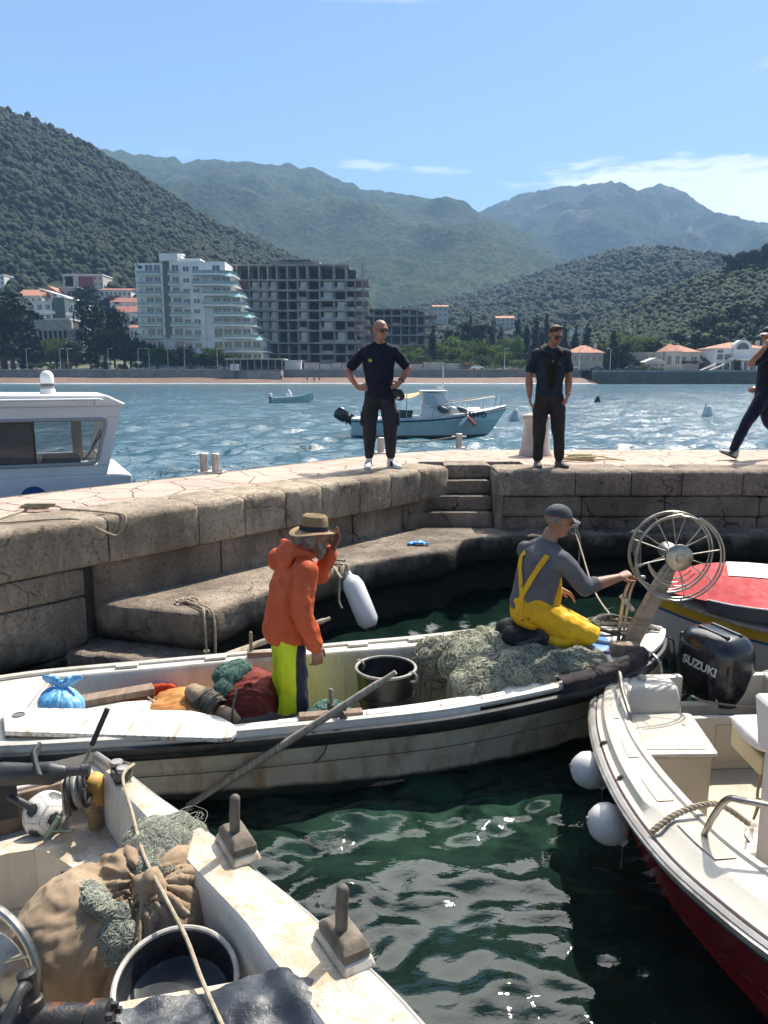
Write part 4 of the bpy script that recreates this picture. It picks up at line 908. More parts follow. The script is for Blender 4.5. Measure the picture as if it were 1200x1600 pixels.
for i, p in enumerate(Ln):
    tdir = (Ln[min(i + 2, len(Ln) - 1)] - Ln[max(i - 2, 0)]).normalized(); nr = V((tdir.y, -tdir.x, 0)); r = []
    for j, (o, z) in enumerate(prof):
        q = V((p.x * 2.6, p.y * 2.6, z * 3)); n_ = noise.noise(q) * .022 + noise.noise(q * 3.3) * .020 + noise.noise(q * 9) * .016 - .05 * max(0, noise.noise(q * 1.9 + V((4, 0, 0))) - .35)
        r.append(p + nr * (o * (.55 if j < 2 else 1) + (n_ if j > 3 else 0)) + V((0, 0, z + (n_ * .5 if 0 < j < 5 else 0))))
    rings.append(r)
b = MB(); b.sheet(rings); b.build('ledge_edge', m_ledge, pier, smooth=60)
back = [V((10.5, 9.6, 0)), V((1.5, 9.6, 0)), V((.3, 9.8, 0)), PA(4, -.12), PA(2, -.12), PA(.6, -.12)]
poly = [r[1] for r in rings] + [V((p.x, p.y, .70)) for p in back]
me = bpy.data.meshes.new('ledge'); bmm = bmesh.new(); vv = [bmm.verts.new(p) for p in poly]; f = bmm.faces.new(vv); bmesh.ops.triangulate(bmm, faces=[f]); bmesh.ops.recalc_face_normals(bmm, faces=bmm.faces)
for f in bmm.faces:
    if f.normal.z < 0: f.normal_flip()
bmesh.ops.subdivide_edges(bmm, edges=[e for e in bmm.edges if e.calc_length() > .4], cuts=3, use_grid_fill=True); bmm.to_mesh(me); bmm.free()
link('ledge_top', me, m_ledge, pier, smooth=60)
st_d = (V((-1.62, 5.60, 0)) - V((-2.66, 5.93, 0))); st_n = V((st_d.y, -st_d.x, 0)).normalized()
stone('low_step', V((-2.72, 5.95, 0)), st_d.normalized(), st_n, 1.12, -.6, .37, stone_mat('low_step_stone', (.24, .19, .145), (.34, .275, .215), (.10, .08, .06), .20, .6, 0., .6), .5, 0, .04, .02, seed=200)
# ------------------------------------------------------------------ boats
def paint(name, a, b_, stain=(.22, .15, .07), k=.5, rough=.45, scale=1.6, dirt=(.12, .1, .07), vert=True, dk=.35):
    t = NT(name)
    col = t.mix(t.ramp(t.noise(scale, 6, .65), .38, .65), a, b_)
    run = t.noise(2.2, 7, .7, co=t.coord((2.6, 2.6, .35) if vert else (1, 1, 1)))
    col = t.mix(t.math('MULTIPLY', t.ramp(run, .52, .70), k), col, stain)
    col = t.mix(t.math('MULTIPLY', t.ramp(t.noise(26, 5, .75), .62, .72), dk), col, dirt)
    t.set(col, t.ramp(t.noise(7, 4), .3, .7, rough - .12, rough + .2), 0, .45)
    t.bump(t.noise(14, 6, .7), .25, .006); return t.m
m_fw = paint('boat_white_worn', (.52, .49, .43), (.62, .59, .52), (.30, .24, .15), .65)
m_fh = paint('hull_beige', (.50, .475, .40), (.60, .57, .50), (.30, .19, .08), .75, .4)
def dirty(name):
    t = NT(name); c = t.mix(t.ramp(t.noise(4, 8, .75, dist=.4), .42, .58), (.54, .50, .43), (.39, .32, .225)); c = t.mix(t.math('MULTIPLY', t.ramp(t.noise(13, 8, .8, dist=.6), .52, .60), .8), c, (.36, .26, .15)); c = t.mix(t.ramp(t.noise(55, 4, .75), .62, .68), c, (.15, .10, .06)); c = t.mix(t.ramp(t.noise(7, 7, .8), .58, .62), c, (.54, .51, .455))
    t.set(c, .6, 0, .35); t.bump(t.noise(40, 6, .75), .5, .004); return t.m
m_aw = dirty('boat_deck_dirty')
m_aw2 = paint('boat_inner_grey', (.50, .47, .41), (.60, .57, .51), (.34, .28, .2), .4, .5)
m_bw = paint('gelcoat', (.43, .40, .34), (.485, .455, .39), (.42, .35, .25), .45, .32, 1.2, (.4, .34, .26), False, .25)
m_bc = paint('gelcoat_cream', (.41, .36, .28), (.455, .405, .32), (.5, .42, .32), .35, .4, 1.4, (.35, .28, .2), False, .3)
m_red = paint('hull_red', (.13, .012, .014), (.17, .02, .02), (.06, .01, .01), .5, .3, 1.5, (.05, .02, .02))
m_blk = M('black_rubber', (.012, .012, .013), (.03, .03, .03), ns=8, rough=.45, bump=.3, bs=30, bd=.002)
m_rub = M('grey_rubber', (.20, .19, .18), (.30, .29, .28), ns=5, rough=.6)
m_steel = M('steel', (.36, .345, .31), (.24, .22, .19), ns=9, rough=.42, metal=1.0)
m_steelw = M('steel_worn', (.42, .40, .36), (.26, .22, .17), ns=7, rough=.38, metal=.9, spots=[((.16, .09, .05), 14, .62, .7)])
m_wood = M('weathered_wood', (.19, .15, .105), (.30, .245, .18), ns=4, rough=.85, bump=.6, bs=20, bd=.004, stretch=(1, 1, 6))
m_woodx = M('driftwood', (.27, .22, .165), (.40, .34, .27), ns=5, rough=.85, bump=.7, bs=24, bd=.005, stretch=(7, 1, 1), spots=[((.10, .075, .05), 9, .6, .68)])
m_plank = M('brown_plank', (.17, .115, .08), (.26, .19, .14), ns=5, rough=.85, bump=.5, bs=20, bd=.003, stretch=(5, 1, 1), spots=[((.08, .06, .045), 10, .6, .7)])
m_rope = M('rope', (.27, .22, .15), (.38, .32, .235), ns=30, rough=.9, bump=.8, bs=130, bd=.003)
m_rope_d = M('rope_dark', (.075, .07, .055), (.15, .14, .11), ns=30, rough=.9, bump=.8, bs=130, bd=.003)
m_motor = M('motor_black', (.010, .011, .014), (.018, .019, .023), ns=3, rough=.22, spec=.6, spots=[((.05, .05, .05), 40, .72, .8)])
m_motor_m = M('motor_matt', (.018, .019, .021), (.04, .04, .042), ns=6, rough=.5)
m_motor_b = M('motor_blue', (.022, .035, .065), (.03, .045, .08), ns=3, rough=.3)
m_glassb = NT('boat_glass'); m_glassb.set((.9, .95, .95), .02, 0, .5, Transmission_Weight=.85, Alpha=1.0); m_glassb.set(None, None, IOR=1.1); m_glassb = m_glassb.m
def st(tab, i): return [(q[0], q[i]) for q in tab]
class Hull:
    """stations: x, half beam at sheer, sheer z, half beam at waterline, keel z"""
    def __init__(s, tab, n=60): s.tab = tab; s.x0, s.x1 = tab[0][0], tab[-1][0]; s.n = n
    def g(s, x): return [sinterp(st(s.tab, i), x) for i in (1, 2, 3, 4)]
    def xs(s, a=None, c=None, n=None):
        a = s.x0 if a is None else a; c = s.x1 if c is None else c; n = n or s.n
        return [a + (c - a) * (1 - (1 - i / n) ** 1.3) for i in range(n + 1)]
    def sec(s, x, m=7):
        hb, zs, hw, zk = s.g(x); hb = max(hb, .012); hw = min(max(hw, .008), hb); P = []
        zl = max(zk, 0)
        for i in range(m + 1): q = i / m; z = zs + (zl - zs) * q; P.append((hw + (hb - hw) * (1 - q) ** 1.25, z))
        if zk > 0: return P + [(hw * (1 - i / m), zk) for i in range(1, m + 1)]
        for i in range(1, m + 1): q = i / m; P.append((hw * math.sqrt(max(0, 1 - q ** 2.2)), zk * q))
        return P
    def w(s, x, z):
        hb, zs, hw, zk = s.g(x); hw = min(max(hw, .008), hb)
        if z >= 0: return hw + (hb - hw) * min(1, max(0, z / zs)) ** 1.25
        return hw * math.sqrt(max(0, 1 - min(1, z / zk) ** 2.2))
    def shell(s, a=None, c=None, capz=9):
        R = []
        for x in s.xs(a, c):
            P = s.sec(x); R.append([(x, y, z) for y, z in P] + [(x, -y, z) for y, z in P[::-1][1:]])
        b = MB(); b.sheet(R)
        r0 = [p for p in R[0] if p[2] <= capz]; b.add(r0, [tuple(range(len(r0)))]); return b
    def line(s, off=0, dz=0, side=1, a=None, c=None, n=None):
        out = []
        for x in s.xs(a, c, n):
            hb, zs, _, _ = s.g(x); out.append(V((x, side * (max(hb, .012) + off), zs + dz)))
        return out
    def loop(s, off, dz, a=None):   # along one side round the bow and back
        A = s.line(off, dz, 1, a); tip = s.line(off, dz, 1, a)[-1]; tip = V((s.x1 + off, 0, tip.z))
        return A[:-1] + [tip] + s.line(off, dz, -1, a)[::-1][1:]
    def liner(s, a, c, wf, zf, th=.02, n=40):
        """gunwale cap, inner wall and floor as one moulded sheet"""
        R = []
        for x in s.xs(a, c, n):
            hb, zs, _, _ = s.g(x); w_ = wf(x); i = max(hb - w_, .02); z = zf(x)
            L = [(hb + .004, zs - .03), (hb - .004, zs + th), (hb - .02, zs + th + .004), (i + .012, zs + th + .004), (i, zs + th - .008), (i - .01, zs - .03), (i - .03, z + .05), (i - .06, z)]
            L = L[:5] + [(max(min(y, s.w(x, q) - .035), .004), q) for y, q in L[5:]]
            R.append([(x, y, q) for y, q in L] + [(x, -y, q) for y, q in L[::-1]])
        b = MB(); b.sheet(R); return b
    def deck(s, a, c, dz, camber=.02, inset=.01, n=26):
        R = []
        for x in s.xs(a, c, n):
            hb, zs, _, _ = s.g(x); h = max(hb - inset, .008); R.append([(x, h * q, zs + dz + camber * (1 - q * q)) for q in (1, .8, .5, .2, 0, -.2, -.5, -.8, -1)])
        b = MB(); b.sheet(R); return b
# ---- the working boat
HF_ = Hull([(-3.05, .40, .40, .34, -.16), (-2.8, .53, .40, .44, -.2), (-2.45, .61, .405, .52, -.24), (-1.7, .66, .42, .56, -.26), (-1, .69, .44, .57, -.27), (-.3, .70, .47, .56, -.27), (.33, .69, .50, .50, -.27), (.95, .64, .56, .36, -.26), (1.42, .555, .61, .20, -.22), (1.75, .41, .66, .08, -.12), (1.95, .25, .69, .03, 0), (2.07, .08, .71, .012, .1), (2.10, .012, .715, .008, .15)], 70)
FO, FA = V((0, 5.08, 0)), .14
def FB(x, y, z): return V((FO.x + x * math.cos(FA) - y * math.sin(FA), FO.y + x * math.sin(FA) + y * math.cos(FA), z))
fb = thing('fishing_boat', 'long off white wooden fishing boat with a black rubbing strake, two fishermen aboard', 'boat', FO, FA)
hullm = NT('working_hull')
x, y, z = hullm.xyz()
c = hullm.mix(hullm.ramp(hullm.noise(1.3, 6, .65), .36, .66), (.54, .485, .37), (.65, .59, .47))
c = hullm.mix(hullm.math('MULTIPLY', hullm.ramp(hullm.noise(2.4, 7, .7, co=hullm.coord((2.4, 2.4, .3))), .47, .66), .8), c, (.33, .215, .10))
c = hullm.mix(hullm.ramp(hullm.math('ADD', z, hullm.math('MULTIPLY', hullm.noise(6, 5), .05)), .05, .085, 1, 0), c, (.035, .04, .03))
c = hullm.mix(hullm.math('MULTIPLY', hullm.ramp(hullm.noise(30, 5, .7), .63, .72), .4), c, (.16, .12, .08))
hullm.set(c, .5, 0, .4); hullm.bump(hullm.noise(5, 6, .7), .3, .012); hullm = hullm.m
HF_.shell().build('hull', hullm, fb, smooth=60)
b = MB()
for dz in (-.21,): b.tube([p + V((0, 0, 0)) for p in HF_.line(-.030, -.225, -1, -2.9, 1.35)], .0035, 5)
b.build('hull_seam', M('seam', (.10, .075, .05), rough=.9), fb)
b = MB(); b.tube(HF_.loop(.012, -.035), .034, 8, flat=.72, side=(0, 0, 1)); b.build('rub_rail', m_blk, fb)
for s_ in (-1, 1):
    R = [[(p.x, p.y + s_ * .006, p.z - .005), (p.x, p.y + s_ * .024, p.z - .03), (p.x, p.y + s_ * .022, p.z - .075), (p.x, p.y - s_ * .004, p.z - .105)] for p in HF_.line(.0, 0, s_, None, 2.0)]
    b = MB(); b.sheet(R); b.build('black_strake', m_blk, fb)
wF = lambda x: interp([(-3, .10), (-2.4, .15), (-1, .15), (.4, .20), (.6, .16), (2.1, .1)], x)
HF_.liner(-2.42, .52, wF, lambda x: -.04).build('liner', m_fw, fb, smooth=40)
b = MB(); b.tube(HF_.loop(-.035, .03), .022, 6, flat=1.2); b.build('toe_rail', m_fw, fb)
for xx in (-1.95, -1.3, -.75, -.2, .28, .55):
    for s_ in (-1, 1):
        b = MB(); hb, zs, _, _ = HF_.g(xx); hb2, zs2, _, _ = HF_.g(xx + .16)
        b.add([(xx + i * .16, s_ * ((hb if i == 0 else hb2) - .055 - j * .055), (zs if i == 0 else zs2) + .026 + k * .022) for k in (0, 1) for j in (0, 1) for i in (0, 1)], [(0, 1, 3, 2), (4, 6, 7, 5), (0, 4, 5, 1), (2, 3, 7, 6), (0, 2, 6, 4), (1, 5, 7, 3)])
        b.build('gunwale_step', m_fw, fb, smooth=0, bevel=.006)
d = HF_.deck(-3.05, -2.40, .012, .015); d.build('stern_deck', m_fw, fb)
b = MB(); b.box((-2.40, 0, .18), (.03, 1.04, .46)); b.build('stern_bulkhead', m_fw, fb, smooth=0)
b = MB(); b.box((-2.82, .12, .435), (.24, .32, .02)); b.box((-2.82, -.22, .435), (.24, .28, .02)); b.build('hatch', m_bc, fb, smooth=0, bevel=.008)
d = HF_.deck(.50, 2.09, .005, .03, .02); d.build('foredeck', m_fw, fb)
# bulkhead under the foredeck with a dark opening
b = MB(); b.bb((.49, -.6, .40), (.53, .6, .53)); b.bb((.491, -.10, -.04), (.529, .43, .45)); b.bb((.492, .40, .2), (.528, .55, .45)); b.bb((.491, -.55, .2), (.529, -.40, .45)); b.bb((.493, -.43, -.04), (.527, -.05, .14)); b.build('bulkhead', m_fw, fb, smooth=0, bevel=.006)
b = MB(); b.bb((.9, -.34, .06), (.95, .34, .45)); b.build('locker_back', m_dark, fb, smooth=0)
b = MB(); b.bb((-2.39, -.50, -.04), (-1.70, .14, .315)); b.prism(rounded(-2.395, -1.60, -.52, .17, .16), .315, .345); b.build('stern_seat', m_fw, fb, smooth=30, bevel=.006)
b = MB(); b.bb((-.5, -.55, -.03), (.4, .55, .0)); b.bb((-1.6, -.52, -.03), (-.52, .52, .0)); b.build('floor_boards', m_plank, fb, smooth=0, bevel=.005)
# cracks across the planks and small bits: dark block at the bow, samson timber
b = MB(); b.box((1.68, -.25, .70), (.20, .10, .10), rz=-.3); b.build('bow_block', m_plank, fb, smooth=0, bevel=.012)
# lettering on the bow
tm = text_mesh('12', .10, .002, .2); tm.transform(Matrix.Translation((1.30, -.605, .47)) @ Matrix.Rotation(math.radians(16), 4, 'Z') @ Matrix.Rotation(math.radians(72), 4, 'X')); link('registration', tm, M('letter_dark', (.04, .04, .05)), fb, smooth=0)
# net hauler: leaning timber, hub and two wire flanges
pb, wc = V((1.80, -.06, .70)), V(FB(0, 0, 0))
def toF(p): q = p - FO; return V((q.x * math.cos(FA) + q.y * math.sin(FA), -q.x * math.sin(FA) + q.y * math.cos(FA), p.z))
hubF = toF(aty(960 + 485 / 4.704, 780 + 437 / 4.704, 4.98)); hubB = toF(aty(960 + 385 / 4.704, 780 + 372 / 4.704, 5.26))
ax = (hubF - hubB).normalized()
pt = toF(aty(1046, 888, 5.16)); pb = toF(aty(985, 1003, 5.22))
b = MB(); dr = (pt - pb); up = dr.normalized(); b.loft([[pb + up * (dr.length * q) + ax * (a_ * .055 * k) + up.cross(ax) * (c_ * .05 * k) for a_, c_ in ((-1, -1), (1, -1), (1, 1), (-1, 1))] for q, k in ((-.12, 1.05), (.0, 1.05), (.5, .95), (.85, .95), (1.02, .7), (1.06, .4))])
nh = b.build('net_hauler', m_wood, fb, smooth=40, bevel=.012)
b = MB(); Rm = ax.to_track_quat('Z', 'Y').to_matrix()
b.lathe([(.03, -.02), (.055, -.02), (.06, .0), (.06, .10), (.045, .12), (.045, .22), (.085, .235), (.092, .25), (.092, .275), (.08, .285), (.03, .287), (.025, .295), (.004, .295)], c=hubF - ax * .29, M=Rm, n=28); b.build('hub', m_steelw, nh, smooth=40)
RR = .285
ring_c = [hubF - ax * .035, hubF - ax * .20]
for i, (cc, R_, rr) in enumerate(((ring_c[0], RR * 1.0, .0072), (ring_c[0] + ax * .022, RR * 1.045, .0068), (ring_c[1], RR * 1.02, .0072), (ring_c[1] - ax * .02, RR * .97, .006))):
    b = MB(); b.ring(cc, R_, rr, ax, 64, 8, ref=(0, 0, 1), a0=.0, a1=2 * PI if i != 1 else 5.9); b.build('rim', m_steel, nh)
u_ = V((0, 0, 1)); u_ = (u_ - ax * u_.dot(ax)).normalized(); v_ = ax.cross(u_)
for i in range(2):
    b = MB()
    for k in range(8):
        a_ = 2 * PI * k / 8 + .2 + i * .25; d = u_ * math.cos(a_) + v_ * math.sin(a_); b.tube([hubF - ax * (.06 if i == 0 else .17) + d * .05, ring_c[i] + d * RR * (1.0 if i == 0 else 1.02)], .0046, 6)
    b.build('spokes', m_steel, nh)
b = MB()
for k in range(3): b.ring(hubF - ax * (.05 + .05 * k), RR * (.72 - .05 * k), .005, ax, 40, 6, a0=1.9, a1=4.0, ref=(0, 0, 1))
b.build('guide_wires', m_steel, nh)
b = MB(); f0 = toF(aty(966, 1000, 5.28)); f1 = toF(aty(975, 935, 5.28)); f2 = toF(aty(988, 905, 5.26)); f3 = toF(aty(1008, 902, 5.2)); b.tube(spline([f0, f1, f2, f3], 6), .014, 8); b.tube(spline([f0 + V((.05, .03, 0)), f1 + V((.05, .02, 0)), f2 + V((.03, .02, -.02))], 6), .010, 8); b.tube([toF(aty(970, 930, 5.28)), toF(aty(990, 955, 5.2))], .016, 8); b.build('hauler_arm', m_steelw, nh)
b = MB(); b.tube(spline([toF(aty(1000, 1030, 5.05)), toF(aty(1012, 1018, 5.05)), toF(aty(1030, 1035, 4.95)), toF(aty(1034, 1060, 4.92))], 6), .012, 8); b.build('bow_fairlead', m_steelw, fb)
# ---- outboards
def blockmesh(prof, zs, vox=.012, it=5, extra=()): ...
def outboard(parent, loc, rz, tilt, cowl_mat, size=1.0, name='outboard_motor', long=True):
    """cowl, midsection, bracket, leg, cavitation plate, propeller; returns transform and cowl"""
    X = Matrix.Translation(loc) @ Matrix.Rotation(rz, 4, 'Z') @ Matrix.Rotation(tilt, 4, 'Y') @ Matrix.Scale(size, 4)
    def put(mb, nm, mat, par, vox=None, **k):
        me = remesh(mb, vox, 6) if vox else mb.fix(); me.transform(X); return link(nm, me, mat, par, **k)
    # local: x aft (away from boat), z up, 0 at the top of the transom
    b = MB()
    for z, a, c, w_ in ((.10, -.17, .23, .150), (.18, -.20, .27, .175), (.30, -.215, .29, .185), (.42, -.21, .285, .182), (.50, -.19, .26, .170), (.545, -.15, .20, .14), (.56, -.10, .12, .09)):
        b.v += []
    rings = []
    for z, a, c, w_ in ((.08, -.16, .22, .140), (.10, -.18, .24, .160), (.18, -.20, .27, .178), (.30, -.215, .29, .187), (.42, -.21, .285, .182), (.49, -.195, .262, .168), (.53, -.16, .215, .135), (.55, -.10, .14, .08)):
        m_ = (a + c) / 2; h_ = (c - a) / 2
        rings.append([(m_ + h_ * math.copysign(abs(math.cos(q)) ** .62, math.cos(q)) + (.06 * (z - .3) if math.cos(q) < 0 else 0), w_ * math.copysign(abs(math.sin(q)) ** .62, math.sin(q)), z) for q in [2 * PI * j / 36 for j in range(36)]])
    b = MB(); b.loft(rings); cw = put(b, name, cowl_mat, parent, smooth=50)
    b = MB(); b.loft([[(p[0] * 1.012 + .0, p[1] * 1.015, zz) for p in rings[1]] for zz in (.075, .10)]); put(b, 'cowl_seam', m_motor_m, cw)
    b = MB(); b.bb((-.10, -.075, .50), (.16, -.045, .562)); b.bb((-.10, .045, .50), (.16, .075, .562)); put(b, 'cowl_ridge', cowl_mat, cw, smooth=0, bevel=.01)
    b = MB(); b.bb((.22, -.09, .40), (.30, .09, .46)); put(b, 'air_intake', m_motor_m, cw, smooth=0, bevel=.012)
    b = MB(); b.limb([(.03, 0, .08), (.03, 0, -.15), (.05, 0, -.45)], [(.16, .11), (.12, .085), (.10, .05)], side=(1, 0, 0)); put(b, 'midsection', m_motor_m, cw, smooth=60)
    b = MB(); b.bb((-.22, -.13, -.02), (-.12, .13, .03)); b.bb((-.24, -.11, -.32), (-.12, -.07, .03)); b.bb((-.24, .07, -.32), (-.12, .11, .03)); b.tube([(-.15, -.12, -.02), (-.15, .12, -.02)], .03, 10); put(b, 'bracket', m_motor_m, cw, smooth=30, bevel=.008)
    b = MB(); b.loft([[(.05 + l, w_, z) for l, w_ in ((-.11, 0), (-.04, .03), (.06, .028), (.13, .0), (.06, -.028), (-.04, -.03))] for z in (-.42, -.75)]); b.bb((-.10, -.10, -.62), (.26, .10, -.605)); b.limb([(-.12, 0, -.78), (.0, 0, -.78), (.16, 0, -.78)], [.03, .055, .035]); b.loft([[(.0, .008, -.82), (.12, .008, -.82), (.12, -.008, -.82), (.0, -.008, -.82)], [(.06, .004, -.95), (.12, .004, -.95), (.12, -.004, -.95), (.06, -.004, -.95)]]); put(b, 'leg', m_motor_m, cw, smooth=40)
    b = MB(); b.limb([(.17, 0, -.78), (.25, 0, -.78)], [.04, .025])
    for k in range(3):
        a_ = 2 * PI * k / 3; R_ = Matrix.Rotation(a_, 3, 'X'); b.loft([[R_ @ V((.20 + dx, dy, r_)) for dx, dy in ((-.02, -w2), (.02, w2), (.028, w2), (-.012, -w2))] for r_, w2 in ((.03, .03), (.09, .065), (.15, .05), (.165, .01))])
    put(b, 'propeller', m_motor_m, cw, smooth=60)
    return cw, X
# ---- left foreground boat (scaled about the eye so that its gear has true sizes)
KA = .93; _oA = V((-1.97, 3.37, 0)); _eye = V((0, 0, CAMH)); AO = _eye + (_oA - _eye) * KA; AA = math.atan2(-.87, .5)
def AB(x, y, z): return AO + KA * V((x * math.cos(AA) - y * math.sin(AA), x * math.sin(AA) + y * math.cos(AA), z))
HA = Hull([(-.36, .58, .50, .54, -.5), (.0, .665, .53, .6, -.52), (.35, .75, .54, .67, -.53), (.7, .85, .55, .74, -.53), (1.2, .98, .55, .83, -.53), (1.54, 1.06, .555, .88, -.53), (2.13, 1.15, .57, .9, -.53), (2.8, 1.13, .6, .82, -.5), (3.6, .85, .68, .5, -.4), (4.3, .35, .78, .12, -.2), (4.62, .015, .82, .01, 0)], 50)
ab = thing('dinghy', 'dirty white open work boat in the left foreground, loaded with a net sack', 'boat', AO, AA); ab.scale = (KA,) * 3
HA.shell().build('hull', m_fh, ab, smooth=60)
b = MB(); b.tube(HA.line(.015, -.03, 1), .03, 8, flat=.7, side=(0, 0, 1)); b.tube(HA.line(.015, -.03, -1), .03, 8, flat=.7, side=(0, 0, 1)); b.build('rub_rail', m_rub, ab)
wA = lambda x: interp([(-.36, .09), (.03, .09), (.57, .15), (1.0, .19), (1.45, .22), (1.7, .25), (2.2, .27), (4.6, .1)], x)
HA.liner(.0, 3.6, wA, lambda x: -.06).build('liner', m_aw2, ab, smooth=40)
# sunlit gunwale caps get their own weathered skin
for s_ in (-1, 1):
    R = []
    for xx in HA.xs(.0, 3.6, 60):
        hb, zs, _, _ = HA.g(xx); w_ = wA(xx); R.append([(xx, s_ * (hb - .008), zs + .0262), (xx, s_ * (hb - .03), zs + .030), (xx, s_ * (hb - w_ * .5), zs + .031), (xx, s_ * (hb - w_ + .03), zs + .030), (xx, s_ * (hb - w_ + .012), zs + .0262)])
    b = MB(); b.sheet(R); b.build('gunwale', m_aw, ab)
    b = MB(); hb, zs, _, _ = HA.g(0); b.add([(0, s_ * hb, -.1), (0, s_ * (hb - .09), -.1), (0, s_ * (hb - .09), zs + .026), (0, s_ * hb, zs + .026), (-.03, s_ * hb, -.1), (-.03, s_ * (hb - .09), -.1), (-.03, s_ * (hb - .09), zs - .06), (-.03, s_ * hb, zs - .06)], [(0, 1, 2, 3), (7, 6, 5, 4), (3, 2, 6, 7), (0, 3, 7, 4), (1, 5, 6, 2), (0, 4, 5, 1)]); b.build('gunwale_end', m_aw2, ab, smooth=0, bevel=.006)
    b = MB(); b.add([(-.36, s_ * .58, .40), (-.36, s_ * .50, .40), (0, s_ * .575, .40), (0, s_ * .66, .40), (-.36, s_ * .58, .44), (-.36, s_ * .50, .44), (0, s_ * .575, .44), (0, s_ * .66, .44)], [(0, 1, 2, 3), (7, 6, 5, 4), (0, 4, 5, 1), (1, 5, 6, 2), (2, 6, 7, 3), (3, 7, 4, 0)]); b.bb((-.36, s_ * .5, .1), (0, s_ * .57, .41)); b.build('quarter_knee', m_aw2, ab, smooth=0, bevel=.006)
b = MB(); b.bb((-.37, -.56, -.3), (-.31, .56, .42)); b.build('transom', m_aw2, ab, smooth=0, bevel=.01)
b = MB(); b.bb((-.305, -.45, .17), (-.275, .40, .405)); b.build('transom_board', m_plank, ab, smooth=0, bevel=.006)
b = MB(); b.bb((-.31, -.55, .16), (-.02, .54, .19)); b.build('well_floor', m_aw2, ab, smooth=0)
benchP = [(-.03, .60), (-.05, -.6), (.0, -.62), (.02, .10), (.05, .22), (.14, .30), (.45, .44), (.95, .56), (.98, .68), (.57, .655), (.3, .625)]
b = MB(); b.prism([(p[0], p[1]) for p in benchP[::-1]], -.06, .262); b.build('bench', m_aw2, ab, smooth=0, bevel=.012)
b = MB(); b.prism([(p[0], p[1]) for p in inset([V((*p, 0)) for p in benchP[::-1]], .016)], .262, .2665); b.build('bench_top', m_aw, ab, smooth=0)
b = MB(); e0, e1 = V((.20, .322, 0)), V((.42, .425, 0)); nn = V((.42, -.9, 0)).normalized() * .004
P_ = [e0 + nn, e1 + nn]; b.tube([(P_[0].x, P_[0].y, .02), (P_[0].x, P_[0].y, .19), (P_[1].x, P_[1].y, .19), (P_[1].x, P_[1].y, .02)], .003, 4); b.build('locker_seam', M('seam_dark', (.08, .07, .06)), ab)
b = MB(); m_ = e0.lerp(e1, .55) + nn * 2; b.box((m_.x, m_.y, .17), (.03, .012, .05), rz=.42); b.build('locker_latch', m_steelw, ab, smooth=0, bevel=.003)
b = MB()
for k in range(14): b.bb((-.02 + k * .13, -.8, -.075), (.105 + k * .13, .72, -.055))
b.build('floor_boards', m_aw, ab, smooth=0)
# thwart at the bottom of the picture
b = MB(); b.add([(1.13, -.9, .46), (1.64, .80, .46), (2.12, .80, .46), (1.60, -.9, .46), (1.13, -.9, .50), (1.64, .80, .50), (2.12, .80, .50), (1.60, -.9, .50)], [(3, 2, 1, 0), (4, 5, 6, 7), (0, 1, 5, 4), (1, 2, 6, 5), (2, 3, 7, 6), (3, 0, 4, 7)]); b.build('thwart', m_aw, ab, smooth=0, bevel=.012)
for (xx, yy) in ((1.02, .945), (1.78, 1.075)):
    hb, zs, _, _ = HA.g(xx); q = .22
    bl = MB(); bl.loft([[(xx + a_ * (.112 - .03 * k_), yy + .01 + c_ * (.056 - .012 * k_) - .12 * a_ * .0, zs + .03 + z_) for a_, c_ in ((-1, -1), (1, -1), (1, 1), (-1, 1))] for z_, k_ in ((.035, .1), (.065, .3), (.092, 1.3))]); rb = bl.build('rowlock_block', M('block_dark', (.085, .07, .052), (.17, .14, .105), ns=7, rough=.85, bump=.8, bs=30, bd=.006, spots=[((.30, .27, .22), 10, .6, .68)]), ab, smooth=0, bevel=.010)
    bl = MB(); bl.loft([[(xx + a_ * (.128 - .02 * k_), yy + .01 + c_ * (.066 - .01 * k_), zs + .03 + z_) for a_, c_ in ((-1, -1), (1, -1), (1, 1), (-1, 1))] for z_, k_ in ((0, 0), (.036, 1))]); bl.build('rowlock_plinth', m_aw, ab, smooth=0, bevel=.010)
    b = MB(); b.limb([(xx - .0, yy, zs + .08), (xx + .005, yy, zs + .20), (xx + .01, yy + .003, zs + .275)], [.022, .023, .022], n=12); b.build('thole_pin', M('dark_pin', (.07, .06, .05), (.13, .11, .09), ns=12, rough=.7, bump=.5, bs=60), rb)
b = MB(); hb, zs, _, _ = HA.g(.1)
for dx in (.0, .08): b.lathe([(.018, 0), (.016, .05), (.034, .055), (.036, .068), (.030, .075), (.004, .076)], c=(.08 + dx, .63 + dx * .2, zs + .03), n=14)
b.bb((.04, .60, zs + .028), (.20, .68, zs + .036)); b.build('mooring_cleat', m_steel, ab, smooth=40)
b = MB(); rp = []
for k in range(40): a_ = k * .55; rp.append((.12 + .065 * math.cos(a_), .645 + .045 * math.sin(a_), zs + .04 + .001 * k))
b.tube(rp, .009, 6); b.build('cleat_lashing', m_rope_d, ab)
